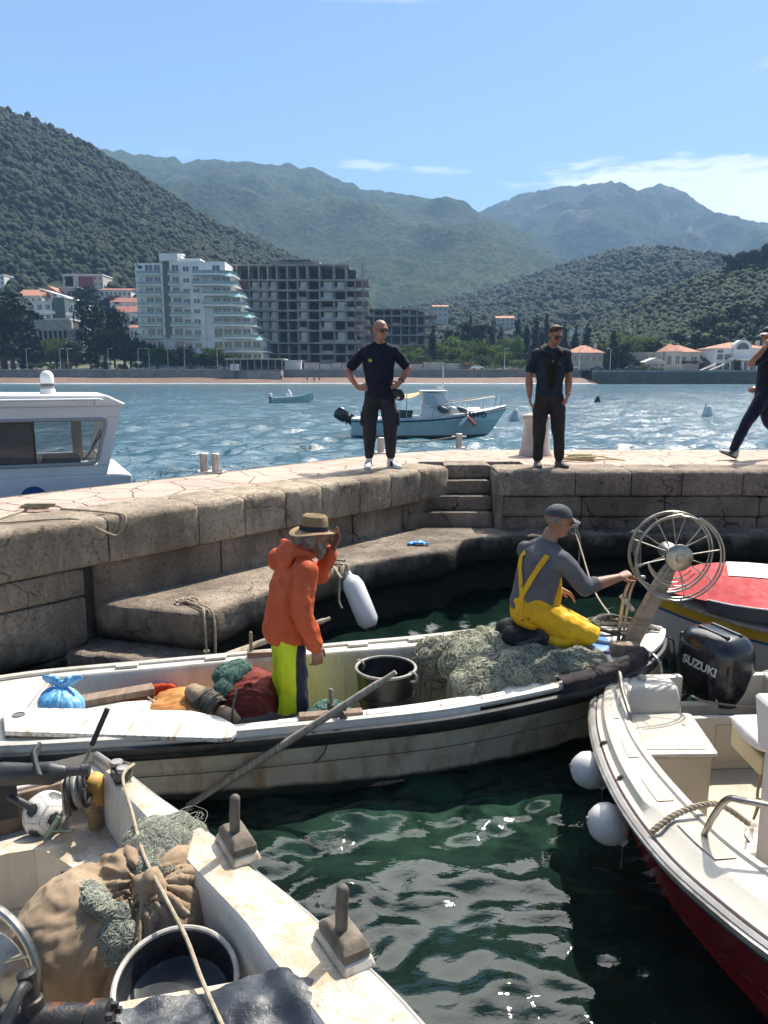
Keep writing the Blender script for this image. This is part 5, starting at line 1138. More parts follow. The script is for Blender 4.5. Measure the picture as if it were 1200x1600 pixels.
# stainless hauler ring with its hydraulic motor
rc = V((1.12, -.02, .50)); ra = V((.62, -.75, .1)).normalized()
b = MB(); b.ring(rc, .235, .017, ra, 44, 10, ref=(0, 0, 1), a0=-1.75, a1=1.95); hr = b.build('hauler_ring', m_steel, ab)
u_ = V((0, 0, 1)); u_ = (u_ - ra * u_.dot(ra)).normalized(); v_ = ra.cross(u_)
b = MB()
for a_ in (-1.1, .45): d = u_ * math.cos(a_) + v_ * math.sin(a_); b.tube([rc + d * .06, rc + d * .225], .008, 8)
b.build('ring_spoke', m_steel, hr)
b = MB(); Rr = ra.to_track_quat('Z', 'Y').to_matrix(); b.lathe([(.10, -.05), (.16, -.045), (.165, -.035), (.10, .03), (.05, .05)], c=rc - u_ * .05, M=Rr, n=28); b.build('hauler_drum', m_steelw, hr, smooth=40)
m_rust = M('rusty_casting', (.022, .022, .023), (.045, .04, .035), ns=10, rough=.4, metal=.3, bump=.8, bs=40, bd=.004, spots=[((.20, .065, .02), 11, .58, .66), ((.25, .24, .22), 30, .68, .74)])
mA, mB_ = V((1.40, -.12, .55)), V((1.66, .33, .56)); md = (mB_ - mA).normalized(); mR = md.to_track_quat('Z', 'Y').to_matrix(); L_ = (mB_ - mA).length
b = MB(); b.lathe([(.02, 0), (.085, .0), (.085, .05), (.07, .055), (.07, .12), (.06, .125), (.06, .18), (.055, .20), (.055, L_ - .09), (.065, L_ - .085), (.065, L_ - .03), (.05, L_ - .02), (.01, L_ - .02)], c=mA, M=mR, n=28); hm_ = b.build('hydraulic_motor', m_rust, hr, smooth=40)
for k, q in enumerate((.24, .50)):
    p = mA + md * (L_ * q); b = MB(); b.lathe([(.034, 0), (.034, .06), (.026, .065), (.026, .12), (.03, .125), (.03, .15), (.02, .155)], c=p + V((0, 0, .02)), M=(V((-.2, -.1, 1))).to_track_quat('Z', 'Y').to_matrix(), n=16); b.build('pipe_fitting', m_rust, hm_, smooth=40)
    b = MB(); b.tube(spline([p + V((-.02, -.01, .12)), p + V((.03, -.04, .15)), p + V((.12, -.12, .05)), p + V((.2, -.2, -.2))], 8), .019, 10); b.build('hydraulic_hose', m_blk, hm_)
b = MB()
for k in range(6): a_ = k * PI / 3; b.lathe([(.012, 0), (.012, .02), (.006, .022)], c=mA + md * (L_ - .022) + mR @ V((.045 * math.cos(a_), .045 * math.sin(a_), 0)), M=mR, n=6)
b.build('bolt', m_rust, hm_)
b = MB(); b.bb((1.36, -.22, -.06), (1.62, -.02, .50)); b.build('hauler_pedestal', m_aw2, ab, smooth=0, bevel=.02)
# its tiller-steered outboard: cowl at the picture edge, handle reaching over the well
cw, X = outboard(ab, V((-.42, -.12, .43)), PI - .0, 0, m_motor_b, 1.05)
tl, tr_ = V(AB(0, 0, 0)), None
def toA(p): q = (p - AO) / KA; return V((q.x * math.cos(AA) + q.y * math.sin(AA), -q.x * math.sin(AA) + q.y * math.cos(AA), q.z))
hd = [toA(_eye + KA * (atz(px, py, .80) - _eye)) for px, py in ((-40, 1214), (5, 1210), (45, 1209), (80, 1208), (97, 1206))]
b = MB(); b.limb(hd, [(.05, .05), (.058, .052), (.05, .045), (.056, .046), (.036, .034)], side=(0, 0, 1)); g_ = link('tiller_handle', remesh(b, .008, 3), m_motor_m, cw, smooth=60)
g0, g1 = hd[-1], toA(_eye + KA * (atz(140, 1203, .80) - _eye)); b = MB(); gd = (g1 - g0)
b.lathe([(.020, 0), (.024, .01), (.022, gd.length - .04), (.029, gd.length - .035), (.029, gd.length), (.012, gd.length + .002)], c=g0, M=gd.to_track_quat('Z', 'Y').to_matrix(), n=18); b.build('throttle_grip', m_motor_m, g_, smooth=40)
lv = [toA(_eye + KA * (atz(px, py, .84) - _eye)) for px, py in ((62, 1212), (56, 1195), (53, 1180), (62, 1165))]
b = MB(); b.limb(lv, [(.016, .014), (.022, .014), (.030, .016), (.022, .012)]); link('shift_lever', remesh(b, .006, 2), m_motor_m, g_, smooth=60)
b = MB(); b.bb(hd[1] + V((-.06, -.05, -.22)), hd[1] + V((.02, .05, -.05))); b.tube([hd[1] + V((0, 0, -.1)), hd[1] + V((.05, .1, -.17))], .02, 8); b.build('steering_bracket', m_motor_m, cw, smooth=30, bevel=.012)
# ---- right foreground boat
BO, BA = V((2.15, 4.72, 0)), math.atan2(-1, .06)
def BB(x, y, z): return V((BO.x + x * math.cos(BA) - y * math.sin(BA), BO.y + x * math.sin(BA) + y * math.cos(BA), z))
def toB(p): q = p - BO; return V((q.x * math.cos(BA) + q.y * math.sin(BA), -q.x * math.sin(BA) + q.y * math.cos(BA), p.z))
HB = Hull([(-.16, .66, .53, .56, -.3), (.0, .74, .535, .62, -.32), (.3, .86, .545, .70, -.33), (.61, .95, .555, .76, -.34), (1.01, 1.03, .575, .80, -.34), (1.43, 1.08, .61, .80, -.34), (1.86, 1.10, .67, .74, -.32), (2.2, 1.09, .74, .66, -.3), (2.6, 1.03, .82, .52, -.26), (3.2, .82, .93, .30, -.2), (3.8, .45, 1.02, .10, -.1), (4.2, .10, 1.06, .02, 0), (4.28, .012, 1.07, .01, .1)], 60)
bb_ = thing('motor_boat', 'white motor boat with a dark red hull and big black outboard, right foreground', 'boat', BO, BA)
hm2 = NT('red_hull'); x, y, z = hm2.xyz()
c = hm2.mix(hm2.ramp(hm2.noise(1.2, 5, .6), .4, .62), (.20, .014, .018), (.28, .026, .03)); c = hm2.mix(hm2.math('MULTIPLY', hm2.ramp(hm2.noise(4.5, 6, .75, co=hm2.coord((1, 1, 2.2))), .60, .66), .8), c, (.30, .17, .15)); c = hm2.mix(hm2.ramp(z, .02, .05, 1, 0), c, (.03, .01, .012))
hm2.set(c, .25, 0, .5); hm2.bump(hm2.noise(3, 5), .2, .012)
HB.shell(capz=.36).build('hull', hm2.m, bb_, smooth=60)
for s_ in (-1, 1):
    R = [[(p.x, p.y + s_ * .012, p.z - .03), (p.x, p.y + s_ * .012, p.z - .06), (p.x, p.y + s_ * .004, p.z - .085)] for p in HB.line(.0, 0, s_)]
    b = MB(); b.sheet(R); b.build('black_band', m_blk, bb_)
    b = MB(); b.tube(HB.line(.02, -.025, s_), .027, 8, flat=.85, side=(0, 0, 1)); b.build('rub_rail', m_rub, bb_)
    b = MB(); b.tube(HB.line(.042, -.018, s_), .009, 6); b.build('rail_groove', m_steelw, bb_)
wB = lambda x: interp([(-.16, .20), (.3, .19), (.75, .20), (1.37, .24), (1.8, .25), (2.2, .25), (4.2, .2)], x)
def zB(x): return interp([(0, .03), (1.5, .03), (1.56, .03), (3.6, .10)], x)
# side deck: steps down on its outer edge, flat walkway, raised inner coaming
for s_ in (-1, 1):
    R = []
    for xx in HB.xs(-.16, 3.7, 70):
        hb, zs, _, _ = HB.g(xx); w_ = wB(xx); k = interp([(1.5, 0), (1.56, 1)], xx) * .03; i = max(hb - w_, .03)
        R.append([(xx, s_ * q[0], q[1]) for q in ((hb + .005, zs - .04), (hb - .005, zs + .005), (hb - .03, zs + .012 + .0), (hb - .045 - k, zs + .05), (hb - .07 - k, zs + .062), (i + .05, zs + .066), (i + .043, zs + .080), (i + .015, zs + .082), (i, zs + .07), (min(i - .012, HB.w(xx, zs) - .03), zs - .02), (max(min(i - .05, HB.w(xx, zB(xx)) - .04), .01), zB(xx)))])
    b = MB(); b.sheet(R); b.build('side_deck', m_bw, bb_, smooth=32)
    for xa, xb in ((.12, .52), (.80, 1.02), (1.25, 1.50), (1.72, 2.05)):   # non-slip panels
        R = [[(xx, s_ * (HB.g(xx)[0] - .095), HB.g(xx)[1] + .0675), (xx, s_ * (HB.g(xx)[0] - wB(xx) + .068), HB.g(xx)[1] + .0695)] for xx in [xa + (xb - xa) * i / 8 for i in range(9)]]
        b = MB(); b.sheet(R); b.build('grip_panel', m_bc, bb_)
fw_ = lambda xx: max(min(HB.g(xx)[0] - wB(xx) - .03, HB.w(xx, zB(xx)) - .03), .015)
b = MB(); R = [[(xx, -fw_(xx), zB(xx)), (xx, fw_(xx), zB(xx))] for xx in HB.xs(-.1, 3.7, 30)]; b.sheet(R); b.build('cockpit_floor', m_bc, bb_)
b = MB(); b.bb((-.17, -.66, -.2), (-.11, -.12, .60)); b.bb((-.17, .12, -.2), (-.11, .66, .60)); b.bb((-.17, -.14, -.2), (-.11, .14, .40)); b.build('transom', m_bw, bb_, smooth=0, bevel=.012)
b = MB(); b.loft([[(-.15, yy, .40), (.12, yy, .40), (.10, yy, .50), (.04, yy, .595), (-.15, yy, .61)] for yy in (-.62, -.58, -.26, -.22)]); b.build('quarter_locker', m_bw, bb_, smooth=30, bevel=.02)
b = MB(); b.loft([[(-.15, yy, .40), (.12, yy, .40), (.10, yy, .50), (.04, yy, .595), (-.15, yy, .61)] for yy in (.44, .47, .60, .63)]); b.build('quarter_locker', m_bw, bb_, smooth=30, bevel=.02)
b = MB(); b.lathe([(.028, 0), (.028, .02), (.018, .03), (.004, .03)], c=(-.08, -.42, .60), n=14); b.build('filler_cap', m_bc, bb_)
b = MB(); b.bb((.06, -.70, .03), (.10, .60, .40)); b.build('aft_bulkhead', m_bw, bb_, smooth=0, bevel=.008)
b = MB(); b.prism([(.104 + .0, -.02)] and rounded(.0, .45, .0, .26, .05)[::1], 0, .006); me = b.fix(); me.transform(Matrix.Translation((.101, .02, .09)) @ Matrix.Rotation(PI / 2, 4, 'Z') @ Matrix.Rotation(PI / 2, 4, 'X')); link('hatch_door', me, m_bc, bb_, smooth=30, bevel=.004)
b = MB(); b.bb((.14, -.74, .03), (.64, -.28, .425)); ch = b.build('seat_chest', m_bc, bb_, smooth=0, bevel=.012)
b = MB(); b.prism([(.12, -.60), (.64, -.72), (.66, -.27), (.64, -.25), (.14, -.17), (.12, -.20)], .425, .452); b.build('chest_lid', m_bw, ch, smooth=0, bevel=.012)
b = MB(); b.prism([(.17, -.56), (.59, -.66), (.61, -.31), (.19, -.23)], .452, .456); b.build('lid_panel', m_bc, ch, smooth=0)
b = MB(); b.ring((.30, -.30, .457), .012, .003, n=14, m=6); b.build('lid_ring', m_steel, ch)
# stanchion rail on the quarter and the bow rail
b = MB(); b.tube(spline([V((.02, -.61, .62)), V((.04, -.625, .70)), V((.10, -.64, .70)), V((.30, -.70, .69)), V((.5, -.745, .68)), V((.56, -.755, .66)), V((.575, -.757, .62))], 6), .013, 10); b.build('grab_rail', m_steel, bb_)
b = MB(); hb, zs, _, _ = HB.g(1.83); b.tube(spline([V((1.83, -hb + .16, zs + .06)), V((1.90, -hb + .16, zs + .20)), V((1.97, -hb + .17, zs + .31)), V((2.03, -hb + .22, zs + .335)), V((2.12, -hb + .45, zs + .33)), V((2.2, -hb + .9, zs + .33))], 8), .0135, 10); b.build('hand_rail', m_steel, bb_)
# helm seat and the console pillar at the picture edge
se = MB(); se.limb([toB(V((1.97, 3.80, .70))), toB(V((2.40, 3.80, .705)))], [(.20, .045), (.20, .045)], side=(1, 0, 0)); cu = link('seat_cushion', remesh(se, .014, 4), M('cushion', (.55, .50, .46), (.62, .57, .53), ns=5, rough=.7), bb_, smooth=60)
b = MB(); p0 = toB(V((2.05, 3.84, .60))); b.loft([[toB(V((xx, 3.66, .53))), toB(V((xx, 4.0, .53))), toB(V((xx, 4.0, .655))), toB(V((xx, 3.66, .635)))] for xx in (1.97, 2.5)]); b.build('seat_base', M('tan_board', (.55, .42, .22), (.62, .49, .28), ns=6, rough=.6), bb_, smooth=0, bevel=.012)
b = MB(); q0 = toB(V((2.20, 3.85, 0))); b.tube([(q0.x, q0.y, .03), (q0.x, q0.y, .6)], .04, 14); b.lathe([(.16, 0), (.16, .012), (.05, .03)], c=(q0.x, q0.y, .03), n=20); b.build('seat_pedestal', m_steel, bb_)
b = MB(); b.loft([[toB(V((xx, yy, z_))) for xx, yy in ((x0_, 3.50), (2.9, 3.50), (2.9, 3.66), (x0_, 3.66))] for z_, x0_ in ((.05, 1.985), (.7, 1.98), (.72, 1.94), (.98, 1.905), (1.0, 1.915))]); b.build('console_back', M('padded_vinyl', (.50, .46, .45), (.56, .52, .51), ns=4, rough=.55), bb_, smooth=0, bevel=.03)
b = MB(); b.tube(spline([toB(V((2.16, 3.93, .6))), toB(V((2.13, 3.95, .3))), toB(V((2.15, 3.98, .15))), toB(V((2.12, 3.95, .10))), toB(V((2.14, 3.93, .22)))], 7), .008, 6); b.build('hanging_strap', M('strap_tan', (.35, .27, .16), rough=.8), bb_)
b = MB(); p0 = toB(V((2.1, 3.75, 0))); b.box((p0.x + .12, p0.y - .1, .035), (.35, .22, .008), rz=.2); b.build('deck_plate', m_steelw, bb_, smooth=0)
cw, X = outboard(bb_, V((-.30, .21, .30)), PI + .38, -.06, m_motor, 1.0)
def decal(txt, size, M4, mat, nm='lettering', **k):
    me = text_mesh(txt, size, .0015, **k); me.transform(X @ M4); return link(nm, me, mat, cw, smooth=0)
m_silver = M('silver_decal', (.62, .62, .64), rough=.35, metal=.4)
decal('SUZUKI', .085, Matrix.Translation((.01, .189, .33)) @ Matrix.Rotation(PI, 4, 'Z') @ Matrix.Rotation(PI / 2, 4, 'X') , m_silver, shear=.1, bold=.003)
b = MB()
for pts in (((-.02, .012), (.024, .045), (.030, .036), (-.002, .012), (.020, -.002), (.008, -.010)), ((.02, -.012), (-.024, -.045), (-.030, -.036), (.002, -.012), (-.020, .002), (-.008, .010))):
    b.add([(x_, z_, 0) for x_, z_ in pts] , [(0, 1, 2, 3), (0, 3, 4, 5)])
me = b.mesh(); me.transform(X @ Matrix.Translation((.262, .163, .36)) @ Matrix.Rotation(PI - .75, 4, 'Z') @ Matrix.Rotation(PI / 2, 4, 'X') @ Matrix.Scale(1.25, 4)); link('emblem', me, m_silver, cw, smooth=0)
# ---- red covered boat
RO, RA = V((2.50, 6.80, 0)), math.atan2(-.30, .95)
HR = Hull([(0, .02, .64, .01, .2), (.12, .16, .63, .04, 0), (.35, .36, .60, .14, -.15), (.8, .60, .55, .36, -.2), (1.5, .75, .50, .55, -.22), (2.4, .80, .48, .62, -.22), (3.4, .76, .47, .6, -.2), (4.2, .66, .48, .52, -.18)], 46)
rb_ = thing('covered_boat', 'old wooden boat with a yellow stripe and a red canvas bow cover', 'boat', RO, RA)
HR.xs = lambda a=None, c=None, n=None: [(HR.x0 if a is None else a) + ((HR.x1 if c is None else c) - (HR.x0 if a is None else a)) * (i / (n or HR.n)) ** 1.3 for i in range((n or HR.n) + 1)]
hm3 = NT('striped_hull'); c = hm3.mix(hm3.ramp(hm3.noise(2, 6, .7), .4, .65), (.50, .47, .40), (.60, .57, .50)); c = hm3.mix(hm3.ramp(hm3.noise(4, 7, .75), .6, .68), c, (.20, .16, .11)); x, y, z = hm3.xyz(); c = hm3.mix(hm3.ramp(z, .05, .1, 1, 0), c, (.05, .05, .04)); hm3.set(c, .6); hm3.bump(hm3.noise(6, 6), .3, .01)
HR.shell().build('hull', hm3.m, rb_, smooth=60)
for s_ in (-1, 1):
    for nm, z0, z1, mm in (('yellow_stripe', -.03, -.13, M('yellow_paint', (.55, .33, .03), (.62, .40, .05), ns=3, rough=.5)), ('blue_stripe', -.13, -.155, M('blue_paint', (.03, .09, .28), rough=.5))):
        R = []
        for xx in HR.xs(.03, None, 40):
            hb, zs, hw, zk = HR.g(xx); f = lambda dz: hw + (hb - hw) * max(0, (1 + dz / zs)) ** 1.25 + .006
            R.append([(xx, s_ * f(z0), zs + z0), (xx, s_ * f((z0 + z1) / 2), zs + (z0 + z1) / 2), (xx, s_ * f(z1), zs + z1)])
        b = MB(); b.sheet(R); b.build(nm, mm, rb_)
    b = MB(); b.tube(HR.line(.008, -.01, s_), .022, 6); b.build('gunwale', m_woodx, rb_)
HR.liner(.9, 4.2, lambda x: .16, lambda x: -.05).build('liner', m_wood, rb_)
HR.deck(.02, .95, .01, .03).build('foredeck', m_fw, rb_)
cov = []
for i in range(22):
    xx = .06 + (3.9 - .06) * i / 21; hb, zs, _, _ = HR.g(xx); zc = sinterp([(.06, .74), (.35, .88), (.7, .93), (1.5, .91), (3.9, .84)], xx); zs = interp([(.06, .70), (.7, .70), (1.2, .72), (3.9, .74)], xx) - .02; h = zc - zs; w_ = (hb - .05) * interp([(.06, 1.0), (1.2, 1.04), (3.9, 1.04)], xx) + interp([(.06, .16), (.8, .06), (1.5, 0)], xx)
    cov.append([(xx, w_ * q, zs + .02 + h * (1 - abs(q) ** 1.25) + .014 * noise.noise(V((xx * 5, q * 4, 0)))) for q in [-1 + 2 * j / 16 for j in range(17)]])
b = MB(); b.sheet(cov); cvs = b.build('canvas_cover', M('red_canvas', (.42, .016, .022), (.52, .03, .035), ns=6, rough=.75, bump=.4, bs=14, bd=.01), rb_)
b = MB(); b.sheet([[(r[j][0], r[j][1] * 1.002 - (0 if j else .001), r[j][2] + .006) for j in (5, 6, 7, 8)] for r in cov[3:11]]); b.build('white_panel', m_wht, cvs)
for j in (0, 16):
    b = MB(); b.sheet([[(r[j][0], r[j][1], r[j][2] + .005), (r[j][0], r[j][1] * 1.01, r[j][2] - .10)] for r in cov[2:]]); b.build('cover_valance', M('canvas_dark', (.05, .045, .045), (.08, .07, .07), ns=4, rough=.8), cvs)
    b = MB(); b.tube([V(r[j]) + V((0, 0, .012)) for r in cov[2:]], .008, 5); b.build('cover_piping', m_wht, cvs)
b = MB()
for xx in (1.2, 2.0, 2.9): 
    for s_ in (-1, 1): hb, zs, _, _ = HR.g(xx); b.tube([(xx, s_ * (hb - .08), zs), (xx, s_ * (hb - .08), zs + .24)], .012, 6)
b.build('cover_support', m_woodx, rb_)
b = MB(); hb, zs, _, _ = HR.g(1.25); b.limb([(1.25, -hb + .02, zs), (1.25, -hb + .02, zs + .16)], [.02, .018]); b.box((1.25, -hb + .04, zs + .02), (.3, .08, .05)); b.build('thole_pin', m_wood, rb_, bevel=.006)
# ---- white cabin boat beyond the pier
CO = aty(182, 640, 9.55); CO.z = 0; CA = .42
cb = thing('cabin_boat', 'white cabin boat with dark side window moored behind the pier', 'boat', CO, CA)
m_cw = M('cabin_white', (.60, .60, .60), (.66, .66, .66), ns=1.5, rough=.4)
def slab(P, y0, y1): return MB().loft([[(x, y, z) for x, z in P] for y in (y0, y1)])
# side profile: x along (0 at the wheelhouse front), z up
b = MB(); W = 1.9
b.loft([[(-6, 0, -.4), (.10, 0, -.4), (.14, 0, 1.36), (-.05, 0, 1.385), (-6, 0, 1.40)], [(-6, W, -.4), (.05, W, -.4), (.08, W, 1.36), (-.05, W, 1.385), (-6, W, 1.40)]]); b.build('hull', m_cw, cb, smooth=0, bevel=.03)
# wheelhouse built as pillars, sills and roof round a real opening
z_s, z_t = 1.50, 2.09
fx = lambda z: -.16 + (z - 1.38) * .27     # raked front edge
for y in (.0, W - .06):
    b = MB()
    b.add([(-5, y, 1.38), (fx(1.38), y, 1.38), (fx(z_s), y, z_s), (-5, y, z_s), (-5, y + .06, 1.38), (fx(1.38), y + .06, 1.38), (fx(z_s), y + .06, z_s), (-5, y + .06, z_s)], [(0, 1, 2, 3), (7, 6, 5, 4), (0, 4, 5, 1), (1, 5, 6, 2), (2, 6, 7, 3), (3, 7, 4, 0)])
    b.add([(-5, y, z_t), (fx(z_t), y, z_t), (fx(2.22), y, 2.22), (-5, y, 2.22), (-5, y + .06, z_t), (fx(z_t), y + .06, z_t), (fx(2.22), y + .06, 2.22), (-5, y + .06, 2.22)], [(0, 1, 2, 3), (7, 6, 5, 4), (0, 4, 5, 1), (1, 5, 6, 2), (2, 6, 7, 3), (3, 7, 4, 0)])
    for xa, xb in (((lambda z: fx(z) - .14), fx), ((lambda z: -1.62), (lambda z: -1.40)), ((lambda z: -3.4), (lambda z: -3.2))):
        b.add([(xa(z_s), y, z_s - .01), (xb(z_s), y, z_s - .01), (xb(z_t), y, z_t + .01), (xa(z_t), y, z_t + .01), (xa(z_s), y + .058, z_s - .01), (xb(z_s), y + .058, z_s - .01), (xb(z_t), y + .058, z_t + .01), (xa(z_t), y + .058, z_t + .01)], [(0, 1, 2, 3), (7, 6, 5, 4), (0, 4, 5, 1), (1, 5, 6, 2), (2, 6, 7, 3), (3, 7, 4, 0)])
    b.build('cabin_side', m_cw, cb, smooth=0)
b = MB(); P = [(fx(z_s) - .15, z_s + .02), (fx(z_t) - .155, z_t - .02), (-1.40, z_t - .02), (-1.40, z_s + .02)]
fr = [V((x, -.012, z)) for x, z in P]
def rframe(P, r=.07, n=5):
    out = []
    for i, p in enumerate(P):
        a, c = P[i - 1], P[(i + 1) % len(P)]; u = (a - p).normalized() * r; v = (c - p).normalized() * r
        for k in range(n + 1): t_ = k / n; out.append((p + u) * (1 - t_) ** 2 + p * 2 * t_ * (1 - t_) + (p + v) * t_ ** 2)
    return out
fp = rframe(fr); b.tube(fp + [fp[0]], .022, 6, cap=False); b.build('window_frame', M('frame_grey', (.28, .29, .32), rough=.4), cb)
b = MB(); b.add([(p.x, .022, p.z) for p in fp], [tuple(range(len(fp)))]); b.build('window_pane', M('tinted_glass', (.01, .011, .012), rough=.04, spec=.7), cb, smooth=0, fix=False) if False else None
gm = NT('tinted_pane'); gm.set((.10, .11, .115), .02, 0, .6, Alpha=.6); gm = gm.m
b = MB(); b.add([(p.x, .022, p.z) for p in fp], [tuple(range(len(fp)))]); b.build('window_pane', gm, cb, smooth=0, fix=False)
b = MB(); b.bb((-.98, .012, z_s + .01), (-.955, .03, z_t)); b.build('window_mullion', m_blk, cb, smooth=0)
b = MB(); b.bb((-1.38, .05, z_s), (-.97, .07, z_t)); b.build('window_blind', M('dark_tint', (.022, .019, .018), (.05, .042, .036), ns=3, rough=.3), cb, smooth=0)
b = MB(); b.bb((-3.6, .2, 1.40), (-.55, W - .1, 1.46)); b.bb((-.9, .15, 1.46), (-.45, .9, 1.58)); b.limb([(-1.5, .7, 1.4), (-1.5, .7, 1.75)], [.2, .16]); b.build('helm_console', M('console_dark', (.03, .03, .032), rough=.5), cb, bevel=.02)
b = MB(); b.bb((-.52, .62, z_s), (-.40, .72, z_t)); b.bb((fx(z_s) - .08, .06, z_s), (fx(z_s) - .02, W - .06, z_s + .04)); b.build('inner_pillar', M('pillar_beige', (.34, .30, .25), rough=.6), cb, smooth=0)
b = MB(); P = [(-5, 2.22), (fx(2.22), 2.22), (fx(2.22) + .05, 2.25), (-.10, 2.36), (-5, 2.41)]
b.loft([[(x, y, z) for x, z in P] for y in (-.03, W + .03)]); b.build('cabin_roof', m_cw, cb, smooth=0, bevel=.025)
b = MB(); b.tube([(-5, -.09, 2.30), (-.2, -.09, 2.315), (-.16, -.08, 2.30)], .014, 8)
for xx in (-1.45, -.25, -2.6): b.tube([(xx, -.09, 2.31), (xx, -.05, 2.27), (xx, .0, 2.25)], .014, 8)
b.build('roof_rail', m_cw, cb)
b = MB(); b.tube([(fx(z_t) - .10, .05, z_t - .02), (-.38, .30, z_s + .06), (-.42, .34, z_s + .03)], .012, 6); b.tube([(-.2, .06, z_t - .15), (-.36, .30, z_s + .08)], .008, 6); b.build('windscreen_wiper', m_blk, cb)
b = MB(); q = aty(75, 612, 9.9) ; loc = (q - CO); lx, ly = loc.x * math.cos(CA) + loc.y * math.sin(CA), -loc.x * math.sin(CA) + loc.y * math.cos(CA)
b.lathe([(.085, 0), (.085, .05), (.075, .055)], c=(lx, ly, 2.40), n=24); dm = b.build('antenna_base', M('grey_plastic', (.20, .20, .21), rough=.5), cb)
b = MB(); b.lathe([(.10, -.06), (.09, 0), (.075, .05), (.078, .055), (.082, .07), (.082, .15), (.078, .19), (.06, .225), (.03, .242), (.003, .246)], c=(lx, ly, 2.42), n=24); b.build('antenna_dome', M('dome_white', (.72, .72, .70), rough=.35), cb)
b = MB(); b.lathe([(.0845, .06), (.0845, .10)], c=(lx, ly, 2.40), n=24, cap=False); b.build('antenna_band', M('grey_band', (.10, .10, .11), rough=.5), cb)
b = MB(); R_ = Matrix.Rotation(PI / 2, 3, 'X'); b.lathe([(.15, 0), (.15, .006), (.001, .006)], c=(-1.02, -.002, 1.12), M=R_, n=32); em = b.build('round_emblem', M('emblem_blue', (.02, .08, .24), rough=.4), cb)
b = MB(); b.lathe([(.085, 0), (.085, .004), (.001, .004)], c=(-1.02, -.009, 1.10), M=R_, n=24); b.build('emblem_disc', m_cw, em)
for i, (ch_, xx) in enumerate((('M', -.62), ('O', -.35))):
    tm = text_mesh(ch_, .2, .003, 0, .004); tm.transform(Matrix.Translation((xx, -.005 - .0, 1.125)) @ R_.to_4x4()); link('lettering', tm, M('red_letter', (.35, .05, .03), rough=.5), cb, smooth=0)
# ---- moored cabin cruiser in the bay
MO = aty(668, 683, 33.5); MO.z = 0; s_px = 33.7 / FPX
mb_ = thing('cruiser', 'pale moored fishing cruiser with a small wheelhouse and beige awning in the bay', 'boat', MO, .02)
HM = Hull([(-3.35, .95, .80, .9, -.2), (-2, 1.15, .78, 1.05, -.25), (0, 1.2, .85, 1.0, -.25), (1.6, 1.05, 1.0, .7, -.2), (2.3, .80, 1.10, .32, -.12), (2.7, .56, 1.16, .10, .08), (3.1, .30, 1.24, .04, .62), (3.5, .03, 1.32, .02, 1.2)], 40)
hm4 = NT('cruiser_hull'); x, y, z = hm4.xyz(); c = hm4.mix(hm4.ramp(z, .70, .72), (.42, .49, .48), (.58, .62, .62)); c = hm4.mix(hm4.ramp(z, .06, .10, 1, 0), c, (.05, .06, .055)); c = hm4.mix(hm4.math('MULTIPLY', hm4.ramp(hm4.noise(1.5, 6, .7), .5, .7), .3), c, (.25, .28, .25)); hm4.set(c, .4)
HM.shell().build('hull', hm4.m, mb_, smooth=60)
b = MB(); b.tube(HM.line(.01, -.12, -1), .03, 6); b.tube(HM.line(.01, -.12, 1), .03, 6); b.build('blue_stripe', M('navy_stripe', (.01, .02, .07), rough=.5), mb_)
HM.deck(-3.3, 3.45, -.02, .05).build('deck', m_cw, mb_)
cxs = lambda px: (px - 668) * s_px
b = MB(); b.add([(cxs(657), -.7, .8), (cxs(712), -.6, .9), (cxs(692), -.5, 1.85), (cxs(662), -.62, 1.9), (cxs(657), .7, .8), (cxs(712), .6, .9), (cxs(692), .5, 1.85), (cxs(662), .62, 1.9)], [(0, 1, 2, 3), (7, 6, 5, 4), (0, 4, 5, 1), (1, 5, 6, 2), (2, 6, 7, 3), (3, 7, 4, 0)]); b.build('wheelhouse', m_cw, mb_, smooth=0, bevel=.04)
b = MB(); b.add([(cxs(663), -.685, 1.38), (cxs(681), -.67, 1.38), (cxs(676), -.60, 1.80), (cxs(664), -.64, 1.80)], [(0, 1, 2, 3)]); b.v = [(x, y - .03, z) for x, y, z in b.v]; b.build('side_window', M('pale_glass', (.35, .42, .46), rough=.1), mb_, smooth=0)
b = MB(); b.add([(cxs(688), -.5, 1.36), (cxs(706), -.45, 1.30), (cxs(693.5), -.4, 1.80), (cxs(690), -.42, 1.82), ], [(0, 1, 2, 3)]); b.v = [(x, y - .06, z) for x, y, z in b.v]; b.build('windscreen', M('pale_glass', (.35, .42, .46)), mb_, smooth=0)
b = MB(); b.bb((cxs(655), -.72, 1.90), (cxs(696), .72, 1.97)); b.build('roof', m_cw, mb_, smooth=0, bevel=.03)
aw = [[(cxs(611) + (cxs(657) - cxs(611)) * i / 10, -.9 + 1.8 * j / 6, 1.90 - .10 * math.sin(PI * i / 10) - (.16 if j in (0, 6) else 0) * math.sin(PI * i / 10)) for j in range(7)] for i in range(11)]
b = MB(); b.sheet(aw); b.build('awning', M('awning_beige', (.45, .31, .15), (.52, .37, .2), ns=3, rough=.8), mb_)
b = MB()
for xx in (612, 634): b.tube([(cxs(xx), -.85, .8), (cxs(xx), -.85, 1.9)], .02, 6)
b.build('awning_pole', m_steel, mb_)
b = MB(); b.limb([(cxs(706), 0, 1.02), (cxs(745), 0, 1.12)], [(.55, .14), (.4, .12)], side=(0, 1, 0)); b.build('trunk_cabin', m_cw, mb_)
b = MB(); rl = [V((cxs(px), -1.0 + max(0, (px - 720)) * .012, z_)) for px, z_ in ((668, 1.25), (700, 1.45), (740, 1.6), (768, 1.72))]; b.tube(rl, .018, 6); b.tube([V((p.x, -p.y, p.z)) for p in rl], .018, 6)
